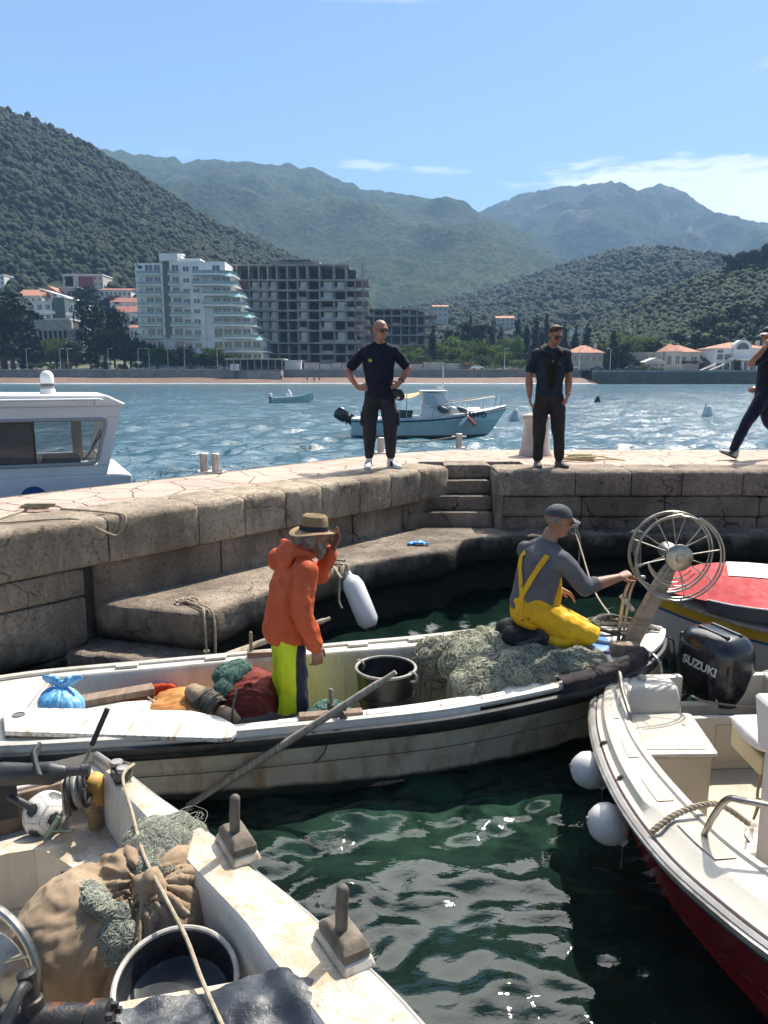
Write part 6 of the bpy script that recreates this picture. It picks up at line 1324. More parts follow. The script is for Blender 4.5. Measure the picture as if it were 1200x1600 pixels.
for px, z0, z1, y_ in ((672, .85, 1.28, -1.0), (697, .92, 1.44, -1.0), (722, 1.0, 1.54, -.98), (748, 1.1, 1.63, -.66), (768, 1.2, 1.72, -.42), (779, 1.3, 1.7, -.1)): b.tube([(cxs(px), y_, z0), (cxs(px) + .1, y_, z1)], .016, 6)
b.build('pulpit_rail', m_steel, mb_)
b = MB(); b.tube([(cxs(691), 0, 1.95), (cxs(691), 0, 3.0)], .025, 6); b.bb((cxs(682), -.15, 1.97), (cxs(689), .15, 2.15)); b.build('mast', m_cw, mb_, smooth=0)
b = MB(); b.lathe([(.22, 0), (.33, .05), (.36, .28), (.38, .30), (.001, .30)], c=(cxs(632), -.4, .82), n=20); b.build('tub', M('tub_green', (.03, .07, .065), rough=.5), mb_)
for px, nm in ((689, 'tyre_fender'), (706, 'grey_bundle'), (717, 'green_bundle')):
    b = MB(); b.ell((cxs(px), -.75, 1.16), (.27, .12, .12 if px > 700 else .14), M=Matrix.Rotation(.35, 3, 'Y')); b.build(nm, M('tub_green', (.03, .07, .065)) if px != 706 else m_cw, mb_)
for px, mm, nm in ((719, m_cw, 'white_fender'), (729, M('fender_red', (.45, .08, .05), rough=.5), 'red_fender')):
    b = MB(); d_ = -.25 if px < 725 else .25; b.limb([(cxs(px) - d_ * .6, -1.16, .88), (cxs(px) + d_ * .6, -1.22, .55)], [.07, .08]); b.build(nm, mm, mb_)
tm = text_mesh('350 BD', .34, .004, 0, .012); tm.transform(Matrix.Translation((cxs(737), -1.03, .93)) @ Matrix.Rotation(.36, 4, 'Z') @ Matrix.Rotation(PI / 2 - .25, 4, 'X')); link('registration', tm, M('letter_navy', (.01, .012, .04)), mb_, smooth=0)
outboard(mb_, V((-3.5, 0, .75)), PI, .9, m_motor, 1.15)
# ---- small open boat further out
SO = aty(456, 632, 74); SO.z = 0
sb = thing('skiff', 'small pale green open motor boat anchored alone in the bay', 'boat', SO, 0)
HS = Hull([(-1.95, .55, .5, .5, -.1), (-.5, .75, .55, .6, -.15), (.8, .65, .68, .4, -.15), (1.6, .3, .85, .1, 0), (2.05, .02, .98, .01, .3)], 24)
HS.shell().build('hull', M('pale_green', (.36, .50, .45), (.42, .55, .5), ns=1, rough=.4), sb, smooth=60)
HS.liner(-1.9, 1.4, lambda x: .12, lambda x: .1).build('liner', m_cw, sb)
b = MB(); b.bb((-.5, -.3, .3), (.0, .3, .95)); b.add([(-.05, -.3, .95), (-.05, .3, .95), (-.3, .28, 1.3), (-.3, -.28, 1.3)], [(0, 1, 2, 3)]); b.build('console', m_cw, sb, smooth=0, fix=False)
outboard(sb, V((-2.05, 0, .5)), PI, 0, m_cw, .8)
b = MB(); b.tube([(2.0, 0, .95), (2.15, 0, .1)], .03, 5); b.build('bow_line', m_rope_d, sb)
# ------------------------------------------------------------------ people
def frame3(fwd, up=(0, 0, 1)):
    f = V(fwd).normalized(); r = f.cross(V(up)).normalized(); u = r.cross(f); return Matrix((r, f, u)).transposed()
def head(b, c, fwd, up=(0, 0, 1), s=1.0):
    """skull, jaw, brow, nose, lips, ears; c is the centre of the head"""
    R = frame3(fwd, up); P = lambda x, y, z: V(c) + R @ V((x * s, y * s, z * s))
    b.ell(P(0, -.012, .028), (.077 * s, .096 * s, .090 * s), R, 20, 14)
    b.ell(P(0, .018, -.050), (.060 * s, .070 * s, .075 * s), R, 18, 12); b.ell(P(0, .055, -.096), (.030 * s, .026 * s, .022 * s), R, 12, 8)
    b.limb([P(-.045, .072, .022), P(0, .086, .026), P(.045, .072, .022)], [.013 * s, .014 * s, .013 * s], n=10)
    b.limb([P(0, .082, .018), P(0, .100, -.012), P(0, .108, -.026)], [.009 * s, .012 * s, .015 * s], n=10)
    b.limb([P(-.022, .078, -.062), P(0, .086, -.060), P(.022, .078, -.062)], [.009 * s, .011 * s, .009 * s], n=8)
    for q in (-1, 1):
        b.ell(P(q * .079, -.008, -.008), (.011 * s, .022 * s, .034 * s), R @ Matrix.Rotation(q * .25, 3, 'Z'), 10, 8); b.ell(P(q * .042, .058, -.025), (.024 * s, .024 * s, .022 * s), R, 10, 8)
    return R, P
def hand(b, wrist, d, nrm, curl=.5, s=1.0, thumb=1, spread=.06, tcurl=.5):
    """palm plus five jointed fingers; d = direction of the hand, nrm = back of the hand, thumb = +-1 side"""
    d = V(d).normalized(); n_ = V(nrm); n_ = (n_ - d * n_.dot(d)).normalized(); l = d.cross(n_) * thumb; w = V(wrist)
    b.limb([w, w + d * .04 * s, w + d * .088 * s], [(.027 * s, .019 * s), (.038 * s, .016 * s), (.041 * s, .013 * s)], side=l)
    for k, (off, L) in enumerate(((.030, .072), (.010, .080), (-.011, .074), (-.031, .058))):
        p = w + d * .086 * s + l * off * s; a = curl * (.75 + .12 * k); pts = [p - d * .02 * s, p]; dd = (d + l * spread * (1.5 - k)).normalized(); axr = l
        for q, f in enumerate((.45, .32, .25)):
            dd = dd * math.cos(a) - n_ * math.sin(a) if q == 0 else (Matrix.Rotation(a * (1 if axr.dot(dd.cross(-n_)) > 0 else -1), 3, axr) @ dd)
            pts.append(pts[-1] + dd * L * f * s)
        b.limb(pts, [.0095 * s, .0095 * s, .0088 * s, .008 * s, .007 * s], n=8)
    p = w + d * .022 * s + l * .026 * s; t1 = (d * .6 + l * .75 - n_ * .25).normalized(); t2 = (d * .9 + l * (.5 - .6 * tcurl) - n_ * .5 * tcurl).normalized()
    b.limb([p - l * .01 * s, p + t1 * .036 * s, p + t1 * .036 * s + t2 * .03 * s, p + t1 * .036 * s + t2 * .055 * s], [.014 * s, .0115 * s, .010 * s, .008 * s], n=8)
def cloth(name, a, b_, ns=4, rough=.85, bs=16, bump=.5, bd=.012, spots=(), stretch=(1, 1, 1)):
    return M(name, a, b_, ns=ns, rough=rough, bump=bump, bs=bs, bd=bd, spec=.25, spots=spots, stretch=stretch)
def folds(me, amp=.006, f=9, zst=.6, seed=0):
    return wrinkle(me, lambda c: amp * (noise.noise(V((c.x * f, c.y * f, c.z * f * zst + seed))) + .6 * noise.noise(V((c.x * f * 2.2, c.y * f * 2.2, c.z * f * zst * 2 - seed)))))
def skinmat(name, a):
    t = NT(name); c = t.mix(t.ramp(t.noise(9, 4), .4, .65), a, (a[0] * .8, a[1] * .68, a[2] * .62)); t.set(c, .5, 0, .35, Subsurface_Weight=.0); t.bump(t.noise(120, 3), .15, .002); return t.m
def shoe(b, heel, toe, up=(0, 0, 1), s=1.0, h=.05):
    heel, toe = V(heel), V(toe); d = (toe - heel); l = d.cross(V(up)).normalized(); u = V(up)
    b.limb([heel + u * .045, heel + d * .35 + u * .045, heel + d * .75 + u * .032, toe + u * .026], [(.040 * s, .045), (.043 * s, .045), (.048 * s, .032), (.036 * s, .024)], side=l)
    b.limb([heel + d * .08 + u * .05, heel + d * .12 + u * .11], [(.040, .045), (.042, .047)], side=l)
def sole(b, heel, toe, up=(0, 0, 1)):
    heel, toe = V(heel), V(toe); d = toe - heel; l = d.cross(V(up)).normalized(); u = V(up)
    b.limb([heel + u * .010, heel + d * .3 + u * .010, heel + d * .75 + u * .010, toe + u * .012], [(.046, .013), (.044, .012), (.053, .012), (.040, .012)], side=l)
def glasses(root, P, R, s=1.0, wrap=False):
    b = MB()
    for q in (-1, 1): b.ell(P(q * .032, .098, .002), (.027 * s, .007 * s, .021 * s), R @ Matrix.Rotation(-q * .2, 3, 'Z'), 14, 8)
    b.limb([P(-.012, .103, .008), P(.012, .103, .008)], [.003, .003], n=6)
    for q in (-1, 1): b.tube([P(q * .056, .092, .006), P(q * .080, .03, .010), P(q * .082, -.01, .006)], .0028, 6)
    return b.build('sunglasses', M('lens_black', (.008, .008, .010), rough=.08, spec=.8), root)
def man(label, base, J, C, face=None, hold=None):
    """J: joints relative to the base; C: materials and options"""
    t = thing('person', label, 'person', base)
    g = lambda k: V(J[k]); lat = (g('shR') - g('shL')).normalized()     # R = towards +x of the list, whatever way he faces
    sk = C['skin']; b = MB()
    R, P = head(b, g('head'), J['fwd'], J.get('hup', (0, 0, 1)), C.get('hs', 1.0))
    b.limb([g('neck') - V((0, 0, .04)), g('neck').lerp(g('head'), .45), g('head') - V((0, 0, .05))], [.065, .056, .056])
    pel, ch = g('pel'), g('chest')
    b.limb([pel, pel.lerp(ch, .4), ch, g('neck') - V((0, 0, .06))], [(.14, .10), (.125, .09), (.155, .10), (.10, .07)], side=lat)
    for q in 'LR':
        b.limb([g('sh' + q), g('el' + q), g('wr' + q)], [.056, .045, .030]); b.limb([g('el' + q).lerp(g('wr' + q), .12), g('el' + q).lerp(g('wr' + q), .35), g('wr' + q)], [.045, .049, .030])
        b.limb([g('hip' + q), g('kn' + q), g('an' + q)], [.078, .056, .038])
        hd, hn, cu, th = J['hand' + q]; hand(b, g('wr' + q), hd, hn, cu, C.get('hand', 1.0), th)
    link('body', remesh(b, C.get('vox', .0085), 3, .4), sk, t, smooth=180)
    # upper garment
    b = MB(); A_ = C['top']
    hem = g('hem') if 'hem' in J else pel; wd = A_.get('w', 1.0)
    b.limb([hem, hem.lerp(ch, .45), ch, ch.lerp(g('neck'), .55), g('neck') - V((0, 0, .02))], [(x_ * wd, y_ * wd) for x_, y_ in A_.get('sec', ((.160, .115), (.155, .115), (.178, .122), (.165, .100), (.075, .066)))], side=lat, n=20)
    for q in 'LR':
        e = g('sh' + q).lerp(g('el' + q), A_.get('sleeve', .62)); b.limb([ch.lerp(g('sh' + q), .55) + V((0, 0, .0)), g('sh' + q), e], [.080 * wd, A_.get('sr', (.074, .066))[0], A_.get('sr', (.074, .066))[1]])
        if A_.get('long'): b.limb([g('sh' + q), g('el' + q), g('el' + q).lerp(g('wr' + q), A_['long'])], [A_['sr'][0], A_['sr'][1], A_.get('cuff', .05)])
    for q in 'LR': b.limb([g('neck') + V((0, 0, -.03)), g('neck').lerp(g('sh' + q), .55) + V((0, 0, -.012)), g('sh' + q) + V((0, 0, -.004))], [.060 * wd, .064 * wd, A_.get('sr', (.074, .066))[0] * .98])
    me = folds(remesh(b, .010, 4), A_.get('fold', .008), 11, A_.get('zst', .45), 3)
    if 'drape' in A_: wrinkle(me, lambda c: A_['drape'] * ((1 - 2.2 * abs(noise.noise(V((c.x * 7 + c.z * .8, c.y * 7, c.z * 1.6))))) * .8 + (1 - 2.2 * abs(noise.noise(V((c.x * 5, c.y * 5, c.z * 12 + c.x * 9)))) ) * .35))
    if 'cut' in A_:      # a straight hem
        q_ = bmesh.new(); q_.from_mesh(me); bmesh.ops.bisect_plane(q_, geom=q_.verts[:] + q_.edges[:] + q_.faces[:], plane_co=(0, 0, A_['cut']), plane_no=(.06, 0, 1), clear_inner=True); bmesh.ops.holes_fill(q_, edges=[e for e in q_.edges if e.is_boundary], sides=0); q_.to_mesh(me); q_.free()
    link(A_['name'], me, A_['mat'], t, smooth=60)
    # trousers
    T_ = C['legs']; b = MB(); b.limb([pel + V((0, 0, .05)), pel - V((0, 0, .04))], [(.150, .115), (.155, .12)], side=lat)
    for q in 'LR':
        r_ = T_['r']; k_, a_ = g('kn' + q), g('an' + q) + (g('kn' + q) - g('an' + q)).normalized() * T_.get('up', .02)
        b.limb([pel.lerp(g('hip' + q), .8) + V((0, 0, .02)), g('hip' + q).lerp(k_, .4), k_, k_.lerp(a_, .5), a_], [r_[0], r_[1], r_[2], r_[3], r_[4]])
    link(T_['name'], folds(remesh(b, .010, 4), T_.get('fold', .009), 11, .7, 9), T_['mat'], t, smooth=180)
    for q in 'LR':
        if 'toe' + q not in J: continue
        hl, to = g('heel' + q), g('toe' + q); up = J.get('sup' + q, (0, 0, 1))
        b = MB(); shoe(b, hl, to, up); so = link('shoe', remesh(b, .008, 3), C['shoe'], t, smooth=180)
        b = MB(); sole(b, hl, to, up); b.build('sole', C['sole'], so)
        if C.get('stripes'):
            b = MB(); d = to - hl; l = d.cross(V(up)).normalized()
            for sd in (-1, 1):
                for k in range(3): p = hl + d * (.36 + .10 * k) + l * sd * .047; b.limb([p + V(up) * .03 + d * .04, p * .0 + (hl + d * (.30 + .10 * k) + l * sd * .034) + V(up) * .078], [(.006, .009), (.006, .009)], side=l)
            b.build('shoe_stripes', C['stripes'], so)
    return t, R, P
m_navy = cloth('navy_polo', (.006, .009, .020), (.010, .014, .028)); m_char = cloth('charcoal_trousers', (.020, .020, .024), (.034, .034, .038))
m_sk1 = skinmat('skin_tanned', (.36, .185, .12)); m_sk2 = skinmat('skin_shaded', (.30, .155, .10))  # second skin is a darker copy, shade put into the colour
m_hairg = M('hair_grey', (.16, .13, .11), (.26, .22, .19), ns=30, rough=.7, bump=.8, bs=90, bd=.004); m_hairb = M('hair_dark', (.035, .022, .015), (.06, .04, .028), ns=30, rough=.7, bump=.8, bs=90, bd=.004)
m_sneak = M('sneaker_white', (.62, .62, .60), (.70, .70, .68), ns=9, rough=.6); m_sole = M('sole_white', (.6, .59, .56), rough=.7); m_soleb = M('sole_black', (.02, .02, .02), rough=.7)
# man with hands on hips
B1 = V((-.065, 9.62, ZP))
J1 = dict(head=(.030, -.02, 1.715), fwd=(.50, -.85, -.06), neck=(-.005, .01, 1.545), chest=(0, .01, 1.30), pel=(.005, .02, .95), hem=(.005, .015, .92), shL=(-.185, .01, 1.46), shR=(.195, .01, 1.465), elL=(-.395, .08, 1.215), elR=(.372, .07, 1.245), wrL=(-.255, -.03, 1.005), wrR=(.268, -.03, 1.08),
    handL=((.95, -.25, .05), (-.2, -.95, .35), .35, -1), handR=((-.75, -.2, -.62), (.45, -.85, .2), .3, 1), hipL=(-.095, .02, .90), hipR=(.105, .02, .90), knL=(-.115, -.02, .53), knR=(.145, -.01, .53), anL=(-.125, .03, .12), anR=(.150, .03, .12),
    heelL=(-.125, .06, 0), toeL=(-.145, -.19, 0), heelR=(.135, .06, 0), toeR=(.265, -.13, 0))
t1, R1, P1 = man('balding man in navy polo and sunglasses standing with hands on his hips', B1, J1, dict(skin=m_sk1, top=dict(name='polo_shirt', mat=m_navy, sleeve=.74, sr=(.066, .066), w=1.10, cut=.87, drape=.007), legs=dict(name='cargo_trousers', mat=m_char, r=(.104, .108, .090, .080, .058), up=.04), shoe=m_sneak, sole=m_sole, stripes=M('stripe_black', (.01, .01, .012))), None)
glasses(t1, P1, R1)
b = MB(); b.ell(P1(0, -.030, .040), (.079, .090, .085), R1, 18, 12); b.ell(P1(0, -.05, -.01), (.079, .06, .07), R1, 18, 10); link('hair', remesh(b, .008, 2), m_hairg, t1, smooth=180)
b = MB(); b.limb([(-.07, -.045, 1.545), (0.0, -.07, 1.50), (.085, -.045, 1.555)], [.018, .016, .018]); b.limb([(-.07, -.04, 1.55), (-.03, .07, 1.57), (.07, .05, 1.57), (.085, -.04, 1.555)], [.018] * 4); link('collar', remesh(b, .008, 2), m_navy, t1, smooth=180)
b = MB(); e_ = V((-.105, -.128, 1.345)); b.ell(e_, (.020, .008, .018), n=10, m=6)
for k in range(6): a_ = k * PI / 3; b.ell(e_ + V((0.020 * math.cos(a_), -.004, .018 * math.sin(a_))), (.007, .006, .007), n=8, m=5)
b.build('chest_emblem', M('emblem_yellow', (.40, .28, .03), (.5, .38, .06), ns=60), t1)
b = MB(); b.limb([(.20, -.05, .955), (.25, -.07, .93), (.275, -.05, .90)], [(.05, .05), (.075, .055), (.06, .05)]); wb_ = link('waist_bag', remesh(b, .01, 4), M('bag_black', (.012, .012, .013), rough=.6), t1, smooth=180)
b = MB(); b.bb((.225, -.132, .875), (.262, -.124, .90)); b.build('bag_tag', m_silver, wb_)
b = MB(); b.ring(V(J1['wrR']).lerp(V(J1['elR']), .12), .034, .010, V(J1['elR']) - V(J1['wrR']), 20, 8); b.build('watch', m_soleb, t1)
for s_, x_ in ((-1, -.205), (1, .235)):
    b = MB(); b.limb([(x_, .0, .70), (x_ + s_ * .005, .0, .56)], [(.05, .028), (.052, .03)], side=(0, 1, 0)); link('cargo_pocket', remesh(b, .012, 2), m_char, t1, smooth=180)
# man looking down, jacket knotted round his neck
B2 = V((2.10, 9.70, ZP))
J2 = dict(head=(.035, -.04, 1.655), fwd=(.38, -.86, -.30), hup=(.1, -.25, 1), neck=(.0, .01, 1.50), chest=(0, .01, 1.26), pel=(0, .02, .93), hem=(0, .015, .95), shL=(-.185, .01, 1.425), shR=(.19, .01, 1.425), elL=(-.265, .02, 1.15), elR=(.245, .03, 1.16), wrL=(-.255, -.03, .905), wrR=(.225, -.05, .925),
    handL=((.12, -.15, -1), (-1, 0, 0), .35, 1), handR=((-.35, -.35, -.85), (.9, -.5, .1), .35, -1), hipL=(-.095, .02, .89), hipR=(.10, .02, .89), knL=(-.115, -.01, .50), knR=(.125, -.02, .51), anL=(-.115, .03, .115), anR=(.165, .03, .115),
    heelL=(-.115, .07, 0), toeL=(-.135, -.18, 0), heelR=(.155, .07, 0), toeR=(.215, -.17, 0))
t2, R2, P2 = man('man in dark tee looking down, jacket slung around his neck', B2, J2, dict(skin=m_sk1, top=dict(name='tee_shirt', mat=cloth('slate_tee', (.016, .026, .040), (.026, .038, .054)), sleeve=.66, sr=(.072, .068), w=1.06, drape=.007), legs=dict(name='trousers', mat=cloth('dark_trousers', (.026, .023, .022), (.042, .037, .034)), r=(.100, .106, .086, .074, .066), up=.02), shoe=M('trainer_dark', (.03, .03, .028), (.09, .085, .075), ns=14, rough=.7), sole=m_soleb))
glasses(t2, P2, R2)
b = MB(); b.ell(P2(0, -.018, .046), (.080, .094, .082), R2, 18, 12); b.ell(P2(0, -.05, .0), (.079, .06, .07), R2, 18, 10); b.limb([P2(-.03, .045, .108), P2(.03, .045, .108)], [.022, .022]); link('hair', remesh(b, .007, 2), m_hairb, t2, smooth=180)
b = MB()
b.limb([(-.13, .0, 1.475), (-.05, .085, 1.52), (.06, .085, 1.52), (.14, .0, 1.47)], [.035, .045, .045, .035])
for s_ in (-1, 1): b.limb([(s_ * .14, .0, 1.47), (s_ * .09, -.10, 1.44), (s_ * .04, -.14, 1.34), (s_ * .025 - .01, -.150, 1.18), (s_ * .03, -.145, 1.05 + .03 * s_)], [.034, .036, .038, .038, .03])
b.limb([(-.05, -.15, 1.30), (.05, -.15, 1.28)], [.04, .04]); link('draped_jacket', folds(remesh(b, .010, 3), .012, 16, .35, 4), cloth('jacket_olive', (.010, .010, .009), (.022, .020, .014), ns=7), t2, smooth=180)
b = MB(); b.ring(V(J2['wrR']).lerp(V(J2['elR']), .06), .032, .009, V(J2['elR']) - V(J2['wrR']), 20, 8); b.build('watch', m_steel, t2)
# man striding in from the right edge
B3 = V((5.27, 10.72, ZP))
J3 = dict(head=(.03, -.03, 1.715), fwd=(-.75, -.66, -.02), neck=(.06, 0, 1.535), chest=(.08, 0, 1.28), pel=(.06, 0, .94), hem=(.06, 0, .90), shL=(-.02, -.16, 1.45), shR=(.13, .17, 1.45), elL=(-.285, -.24, 1.31), elR=(.22, .27, 1.18), wrL=(-.10, -.24, 1.545), wrR=(.02, .10, .98),
    handL=((.35, .25, .9), (-.8, -.5, .2), .7, -1), handR=((-.8, -.4, -.1), (.2, -.6, .6), .5, 1), hipL=(.03, -.09, .89), hipR=(.09, .09, .89), knL=(-.20, -.12, .52), knR=(.22, .10, .50), anL=(-.365, -.12, .135), anR=(.52, .10, .20),
    heelL=(-.335, -.12, .015), toeL=(-.56, -.16, .10), supL=(.36, 0, .93), heelR=(.54, .10, .12), toeR=(.40, .08, .0), supR=(.5, 0, .85))
t3, R3, P3 = man('man in navy and a cap striding in at the right edge, hand to face', B3, J3, dict(skin=m_sk1, top=dict(name='tee_shirt', mat=m_navy, sleeve=.66, sr=(.078, .072), w=1.02), legs=dict(name='trousers', mat=cloth('navy_trousers', (.006, .009, .022), (.011, .015, .032)), r=(.098, .098, .080, .068, .060), up=.02), shoe=M('trainer_grey', (.40, .39, .36), (.5, .49, .46), ns=9), sole=m_soleb, stripes=M('stripe_black', (.01, .01, .012))))
def cap(root, P, R, mat, vm, lift=.0):
    b = MB(); rings = []
    for th in [PI / 2 * i / 8 for i in range(9)]:
        rings.append([P(.086 * math.cos(th) * math.cos(q), -.010 + .104 * math.cos(th) * math.sin(q), .030 + lift + .085 * math.sin(th)) for q in [2 * PI * j / 28 for j in range(28)]])
    b.loft(rings); cp = b.build('cap', mat, root)
    R_ = []
    for i in range(7):
        f = i / 6; R_.append([P(.078 * q * (1 - .25 * f * f), .075 + (.085 * f) * (1 - .35 * q * q) + .015 * (1 - q * q), .036 + lift - .030 * f - .022 * q * q) for q in [-1 + 2 * j / 12 for j in range(13)]])
    b = MB(); b.sheet(R_); b.sheet([[p - R @ V((0, 0, .004)) for p in r] for r in R_]); b.build('visor', vm, cp); return cp
cap(t3, P3, R3, M('cap_black', (.015, .016, .018), rough=.8), M('visor_edge', (.30, .30, .30), rough=.7))
glasses(t3, P3, R3).data.materials[0] = M('lens_red', (.35, .015, .05), rough=.08, spec=.8)
# fisherman in the orange oilskin
B4 = FB(-.645, .07, -.005)
J4 = dict(head=(.175, .07, 1.495), fwd=(.86, .48, -.16), hup=(.15, .08, 1), neck=(.055, .03, 1.40), chest=(.01, .01, 1.17), pel=(-.02, 0, .84), hem=(-.02, 0, .86), shL=(-.095, .155, 1.325), shR=(.125, -.150, 1.305), elL=(.18, .20, 1.20), elR=(.105, -.215, 1.03), wrL=(.275, .14, 1.375), wrR=(.185, -.185, .80),
    handL=((.40, -.10, .92), (.80, .45, -.35), .16, 1), handR=((.12, .05, -1), (.6, -.8, 0), .55, -1), hipL=(-.06, .08, .82), hipR=(.0, -.09, .82), knL=(-.05, .09, .43), knR=(.02, -.10, .43), anL=(-.06, .10, .10), anR=(.0, -.10, .10),
    heelL=(-.11, .07, 0), toeL=(.1, .2, 0), heelR=(-.06, -.12, 0), toeR=(.15, .0, 0))
m_or = cloth('orange_oilskin', (.47, .080, .026), (.56, .11, .038), ns=3, rough=.6, bs=9, bump=.6, bd=.02, spots=[((.30, .06, .03), 5, .60, .72)])
tq = NT('hi_vis_trousers'); x, y, z = tq.xyz()
pat = tq.math('ADD', tq.math('MULTIPLY', x, .95), tq.math('MULTIPLY', y, -.30)); c = tq.mix(tq.ramp(pat, .102, .106), (.58, .68, .004), (.011, .010, .038))
c = tq.mix(tq.ramp(tq.noise(13, 6, .7, dist=1), .62, .70), c, (.16, .20, .03)); c = tq.mix(tq.math('MULTIPLY', tq.ramp(tq.noise(4, 4), .5, .7), .35), c, (.30, .40, .02)); tq.set(c, .65); tq.bump(tq.noise(10, 5), .4, .015)
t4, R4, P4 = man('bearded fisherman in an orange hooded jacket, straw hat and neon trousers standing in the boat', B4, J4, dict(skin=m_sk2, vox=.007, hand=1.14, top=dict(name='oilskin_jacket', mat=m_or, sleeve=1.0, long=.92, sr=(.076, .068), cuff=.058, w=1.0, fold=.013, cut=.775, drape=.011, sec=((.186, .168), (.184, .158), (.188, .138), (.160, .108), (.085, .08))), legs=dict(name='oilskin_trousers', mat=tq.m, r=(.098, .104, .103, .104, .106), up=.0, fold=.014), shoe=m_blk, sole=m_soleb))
b = MB(); lt = V((-.6, .8, 0)); fw = V((.8, .6, 0)); nk = V((.038, .028, 1.41))
b.limb([nk + fw * .11 + lt * .05 + V((0, 0, -.03)), nk + fw * .03 + lt * .10 + V((0, 0, -.01)), nk - fw * .05 + lt * .07 + V((0, 0, .02)), nk - fw * .075 + V((0, 0, .03)), nk - fw * .05 - lt * .08 + V((0, 0, .02)), nk + fw * .03 - lt * .105 + V((0, 0, -.01)), nk + fw * .11 - lt * .05 + V((0, 0, -.03))], [.028, .036, .044, .048, .044, .036, .028])
b.limb([nk - fw * .06 + V((0, 0, .03)), nk - fw * .065 + V((0, 0, .07))], [(.10, .045), (.09, .026)], side=lt); b.limb([nk - fw * .085 + V((0, 0, .0)), nk - fw * .10 + V((0, 0, -.05)), nk - fw * .105 + V((0, 0, -.10))], [(.115, .045), (.10, .04), (.06, .025)], side=lt)
link('hood', folds(remesh(b, .010, 3), .008, 12, 1, 6), m_or, t4, smooth=180)
b = MB(); Rh = frame3(fw + V((0, 0, -.10)), (.12, .06, 1)); hc = V((.162, .065, 1.545))
prof = [(.158, -.010), (.148, -.003), (.120, .003), (.094, .008), (.092, .03), (.088, .075), (.082, .105), (.066, .118), (.04, .116), (.002, .108)]
rings = []
for r_, z_ in prof:
    ring = []
    for j in range(40):
        a_ = 2 * PI * j / 40; dz = (.022 * math.cos(2 * a_) if r_ > .11 else 0) * (r_ - .09) / .09 * -1.0 - (.03 * max(0, math.sin(a_)) ** 2 if r_ > .15 else 0); pinch = 1 - (.10 * max(0, math.sin(a_)) if z_ > .09 else 0)
        ring.append(hc + Rh @ V((r_ * .97 * math.cos(a_) * pinch, r_ * 1.10 * math.sin(a_), z_ - dz - (.02 if (z_ > .1 and r_ < .05) else 0))))
    rings.append(ring)
b.loft(rings, cap=False); b.loft([rings[-1], [hc + Rh @ V((0, 0, .09))] * 40], cap=False)
m_straw = M('straw', (.20, .13, .06), (.29, .20, .10), ns=60, rough=.85, bump=.9, bs=120, bd=.004, stretch=(1, 1, 3)); ha = b.build('straw_hat', m_straw, t4)
b = MB(); b.loft([[hc + Rh @ V((r_ * .97 * math.cos(a_), r_ * 1.10 * math.sin(a_), z_)) for a_ in [2 * PI * j / 40 for j in range(40)]] for r_, z_ in ((.0965, .010), (.0965, .022), (.0945, .042), (.0925, .043))], cap=False); b.build('hat_band', M('band_dark', (.02, .02, .025), rough=.8), ha)
b = MB(); b.ell(P4(0, .040, -.088), (.052, .046, .045), R4, 14, 10); b.ell(P4(0, .048, -.118), (.032, .032, .032), R4, 12, 8); b.limb([P4(-.066, .0, -.04), P4(-.055, .04, -.08)], [.02, .025]); b.limb([P4(.066, .0, -.04), P4(.055, .04, -.08)], [.02, .025]); link('beard', remesh(b, .007, 2), M('beard_grey', (.16, .14, .12), (.27, .24, .22), ns=40, rough=.8, bump=.9, bs=120, bd=.004), t4, smooth=180)
b = MB(); b.ell(P4(0, -.045, .0), (.080, .065, .075), R4, 16, 10); link('hair', remesh(b, .008, 2), m_hairg, t4, smooth=180)
# fisherman kneeling on the foredeck in yellow bib overalls
B5 = V((1.135, 5.28, .655))
J5 = dict(head=(.115, .03, .925), fwd=(.93, .30, -.16), hup=(.15, 0, 1), neck=(.03, .01, .775), chest=(-.015, 0, .56), pel=(-.075, 0, .285), hem=(-.07, 0, .30), shL=(-.085, .12, .685), shR=(.115, -.125, .665), elL=(.08, .20, .47), elR=(.285, -.13, .475), wrL=(.165, .18, .385), wrR=(.535, -.06, .525),
    handL=((.75, -.15, -.35), (.3, .3, .85), .35, -1), handR=((.85, .25, .25), (.1, -.35, .9), 1.25, 1), hipL=(-.05, .09, .275), hipR=(-.05, -.09, .265), knL=(.335, .13, .085), knR=(.375, -.07, .08), anL=(.03, .12, .07), anR=(.05, -.10, .07),
    heelL=(-.16, .11, .06), toeL=(-.06, .11, .01), heelR=(-.14, -.11, .06), toeR=(-.05, -.11, .01))
J5['toeL'] = (-.20, .12, .02); J5['heelL'] = (.0, .12, .05); J5['toeR'] = (-.215, -.11, .015); J5['heelR'] = (.02, -.10, .05)
m_yel = cloth('yellow_oilskin', (.62, .33, .008), (.72, .42, .015), ns=4, rough=.5, bs=10, bump=.6, bd=.02, spots=[((.40, .22, .03), 6, .6, .72)])
m_grysw = cloth('grey_sweater', (.085, .085, .095), (.12, .12, .13), ns=5)
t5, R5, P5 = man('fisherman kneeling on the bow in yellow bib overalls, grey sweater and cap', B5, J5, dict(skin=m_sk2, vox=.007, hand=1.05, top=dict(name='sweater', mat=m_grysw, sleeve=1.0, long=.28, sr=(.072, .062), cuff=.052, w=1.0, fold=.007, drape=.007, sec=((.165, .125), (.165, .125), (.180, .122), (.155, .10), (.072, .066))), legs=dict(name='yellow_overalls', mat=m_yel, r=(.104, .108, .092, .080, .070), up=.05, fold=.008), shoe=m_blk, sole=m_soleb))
for nm in ('shoe',):
    pass
cap(t5, P5, R5, cloth('cap_grey', (.055, .06, .07), (.09, .095, .105), ns=8), M('visor_grey', (.10, .11, .12), rough=.8), .004)
b = MB(); b.ell(P5(0, -.034, .010), (.0785, .072, .05), R5, 16, 10); link('hair', remesh(b, .007, 2), m_hairg, t5, smooth=180)
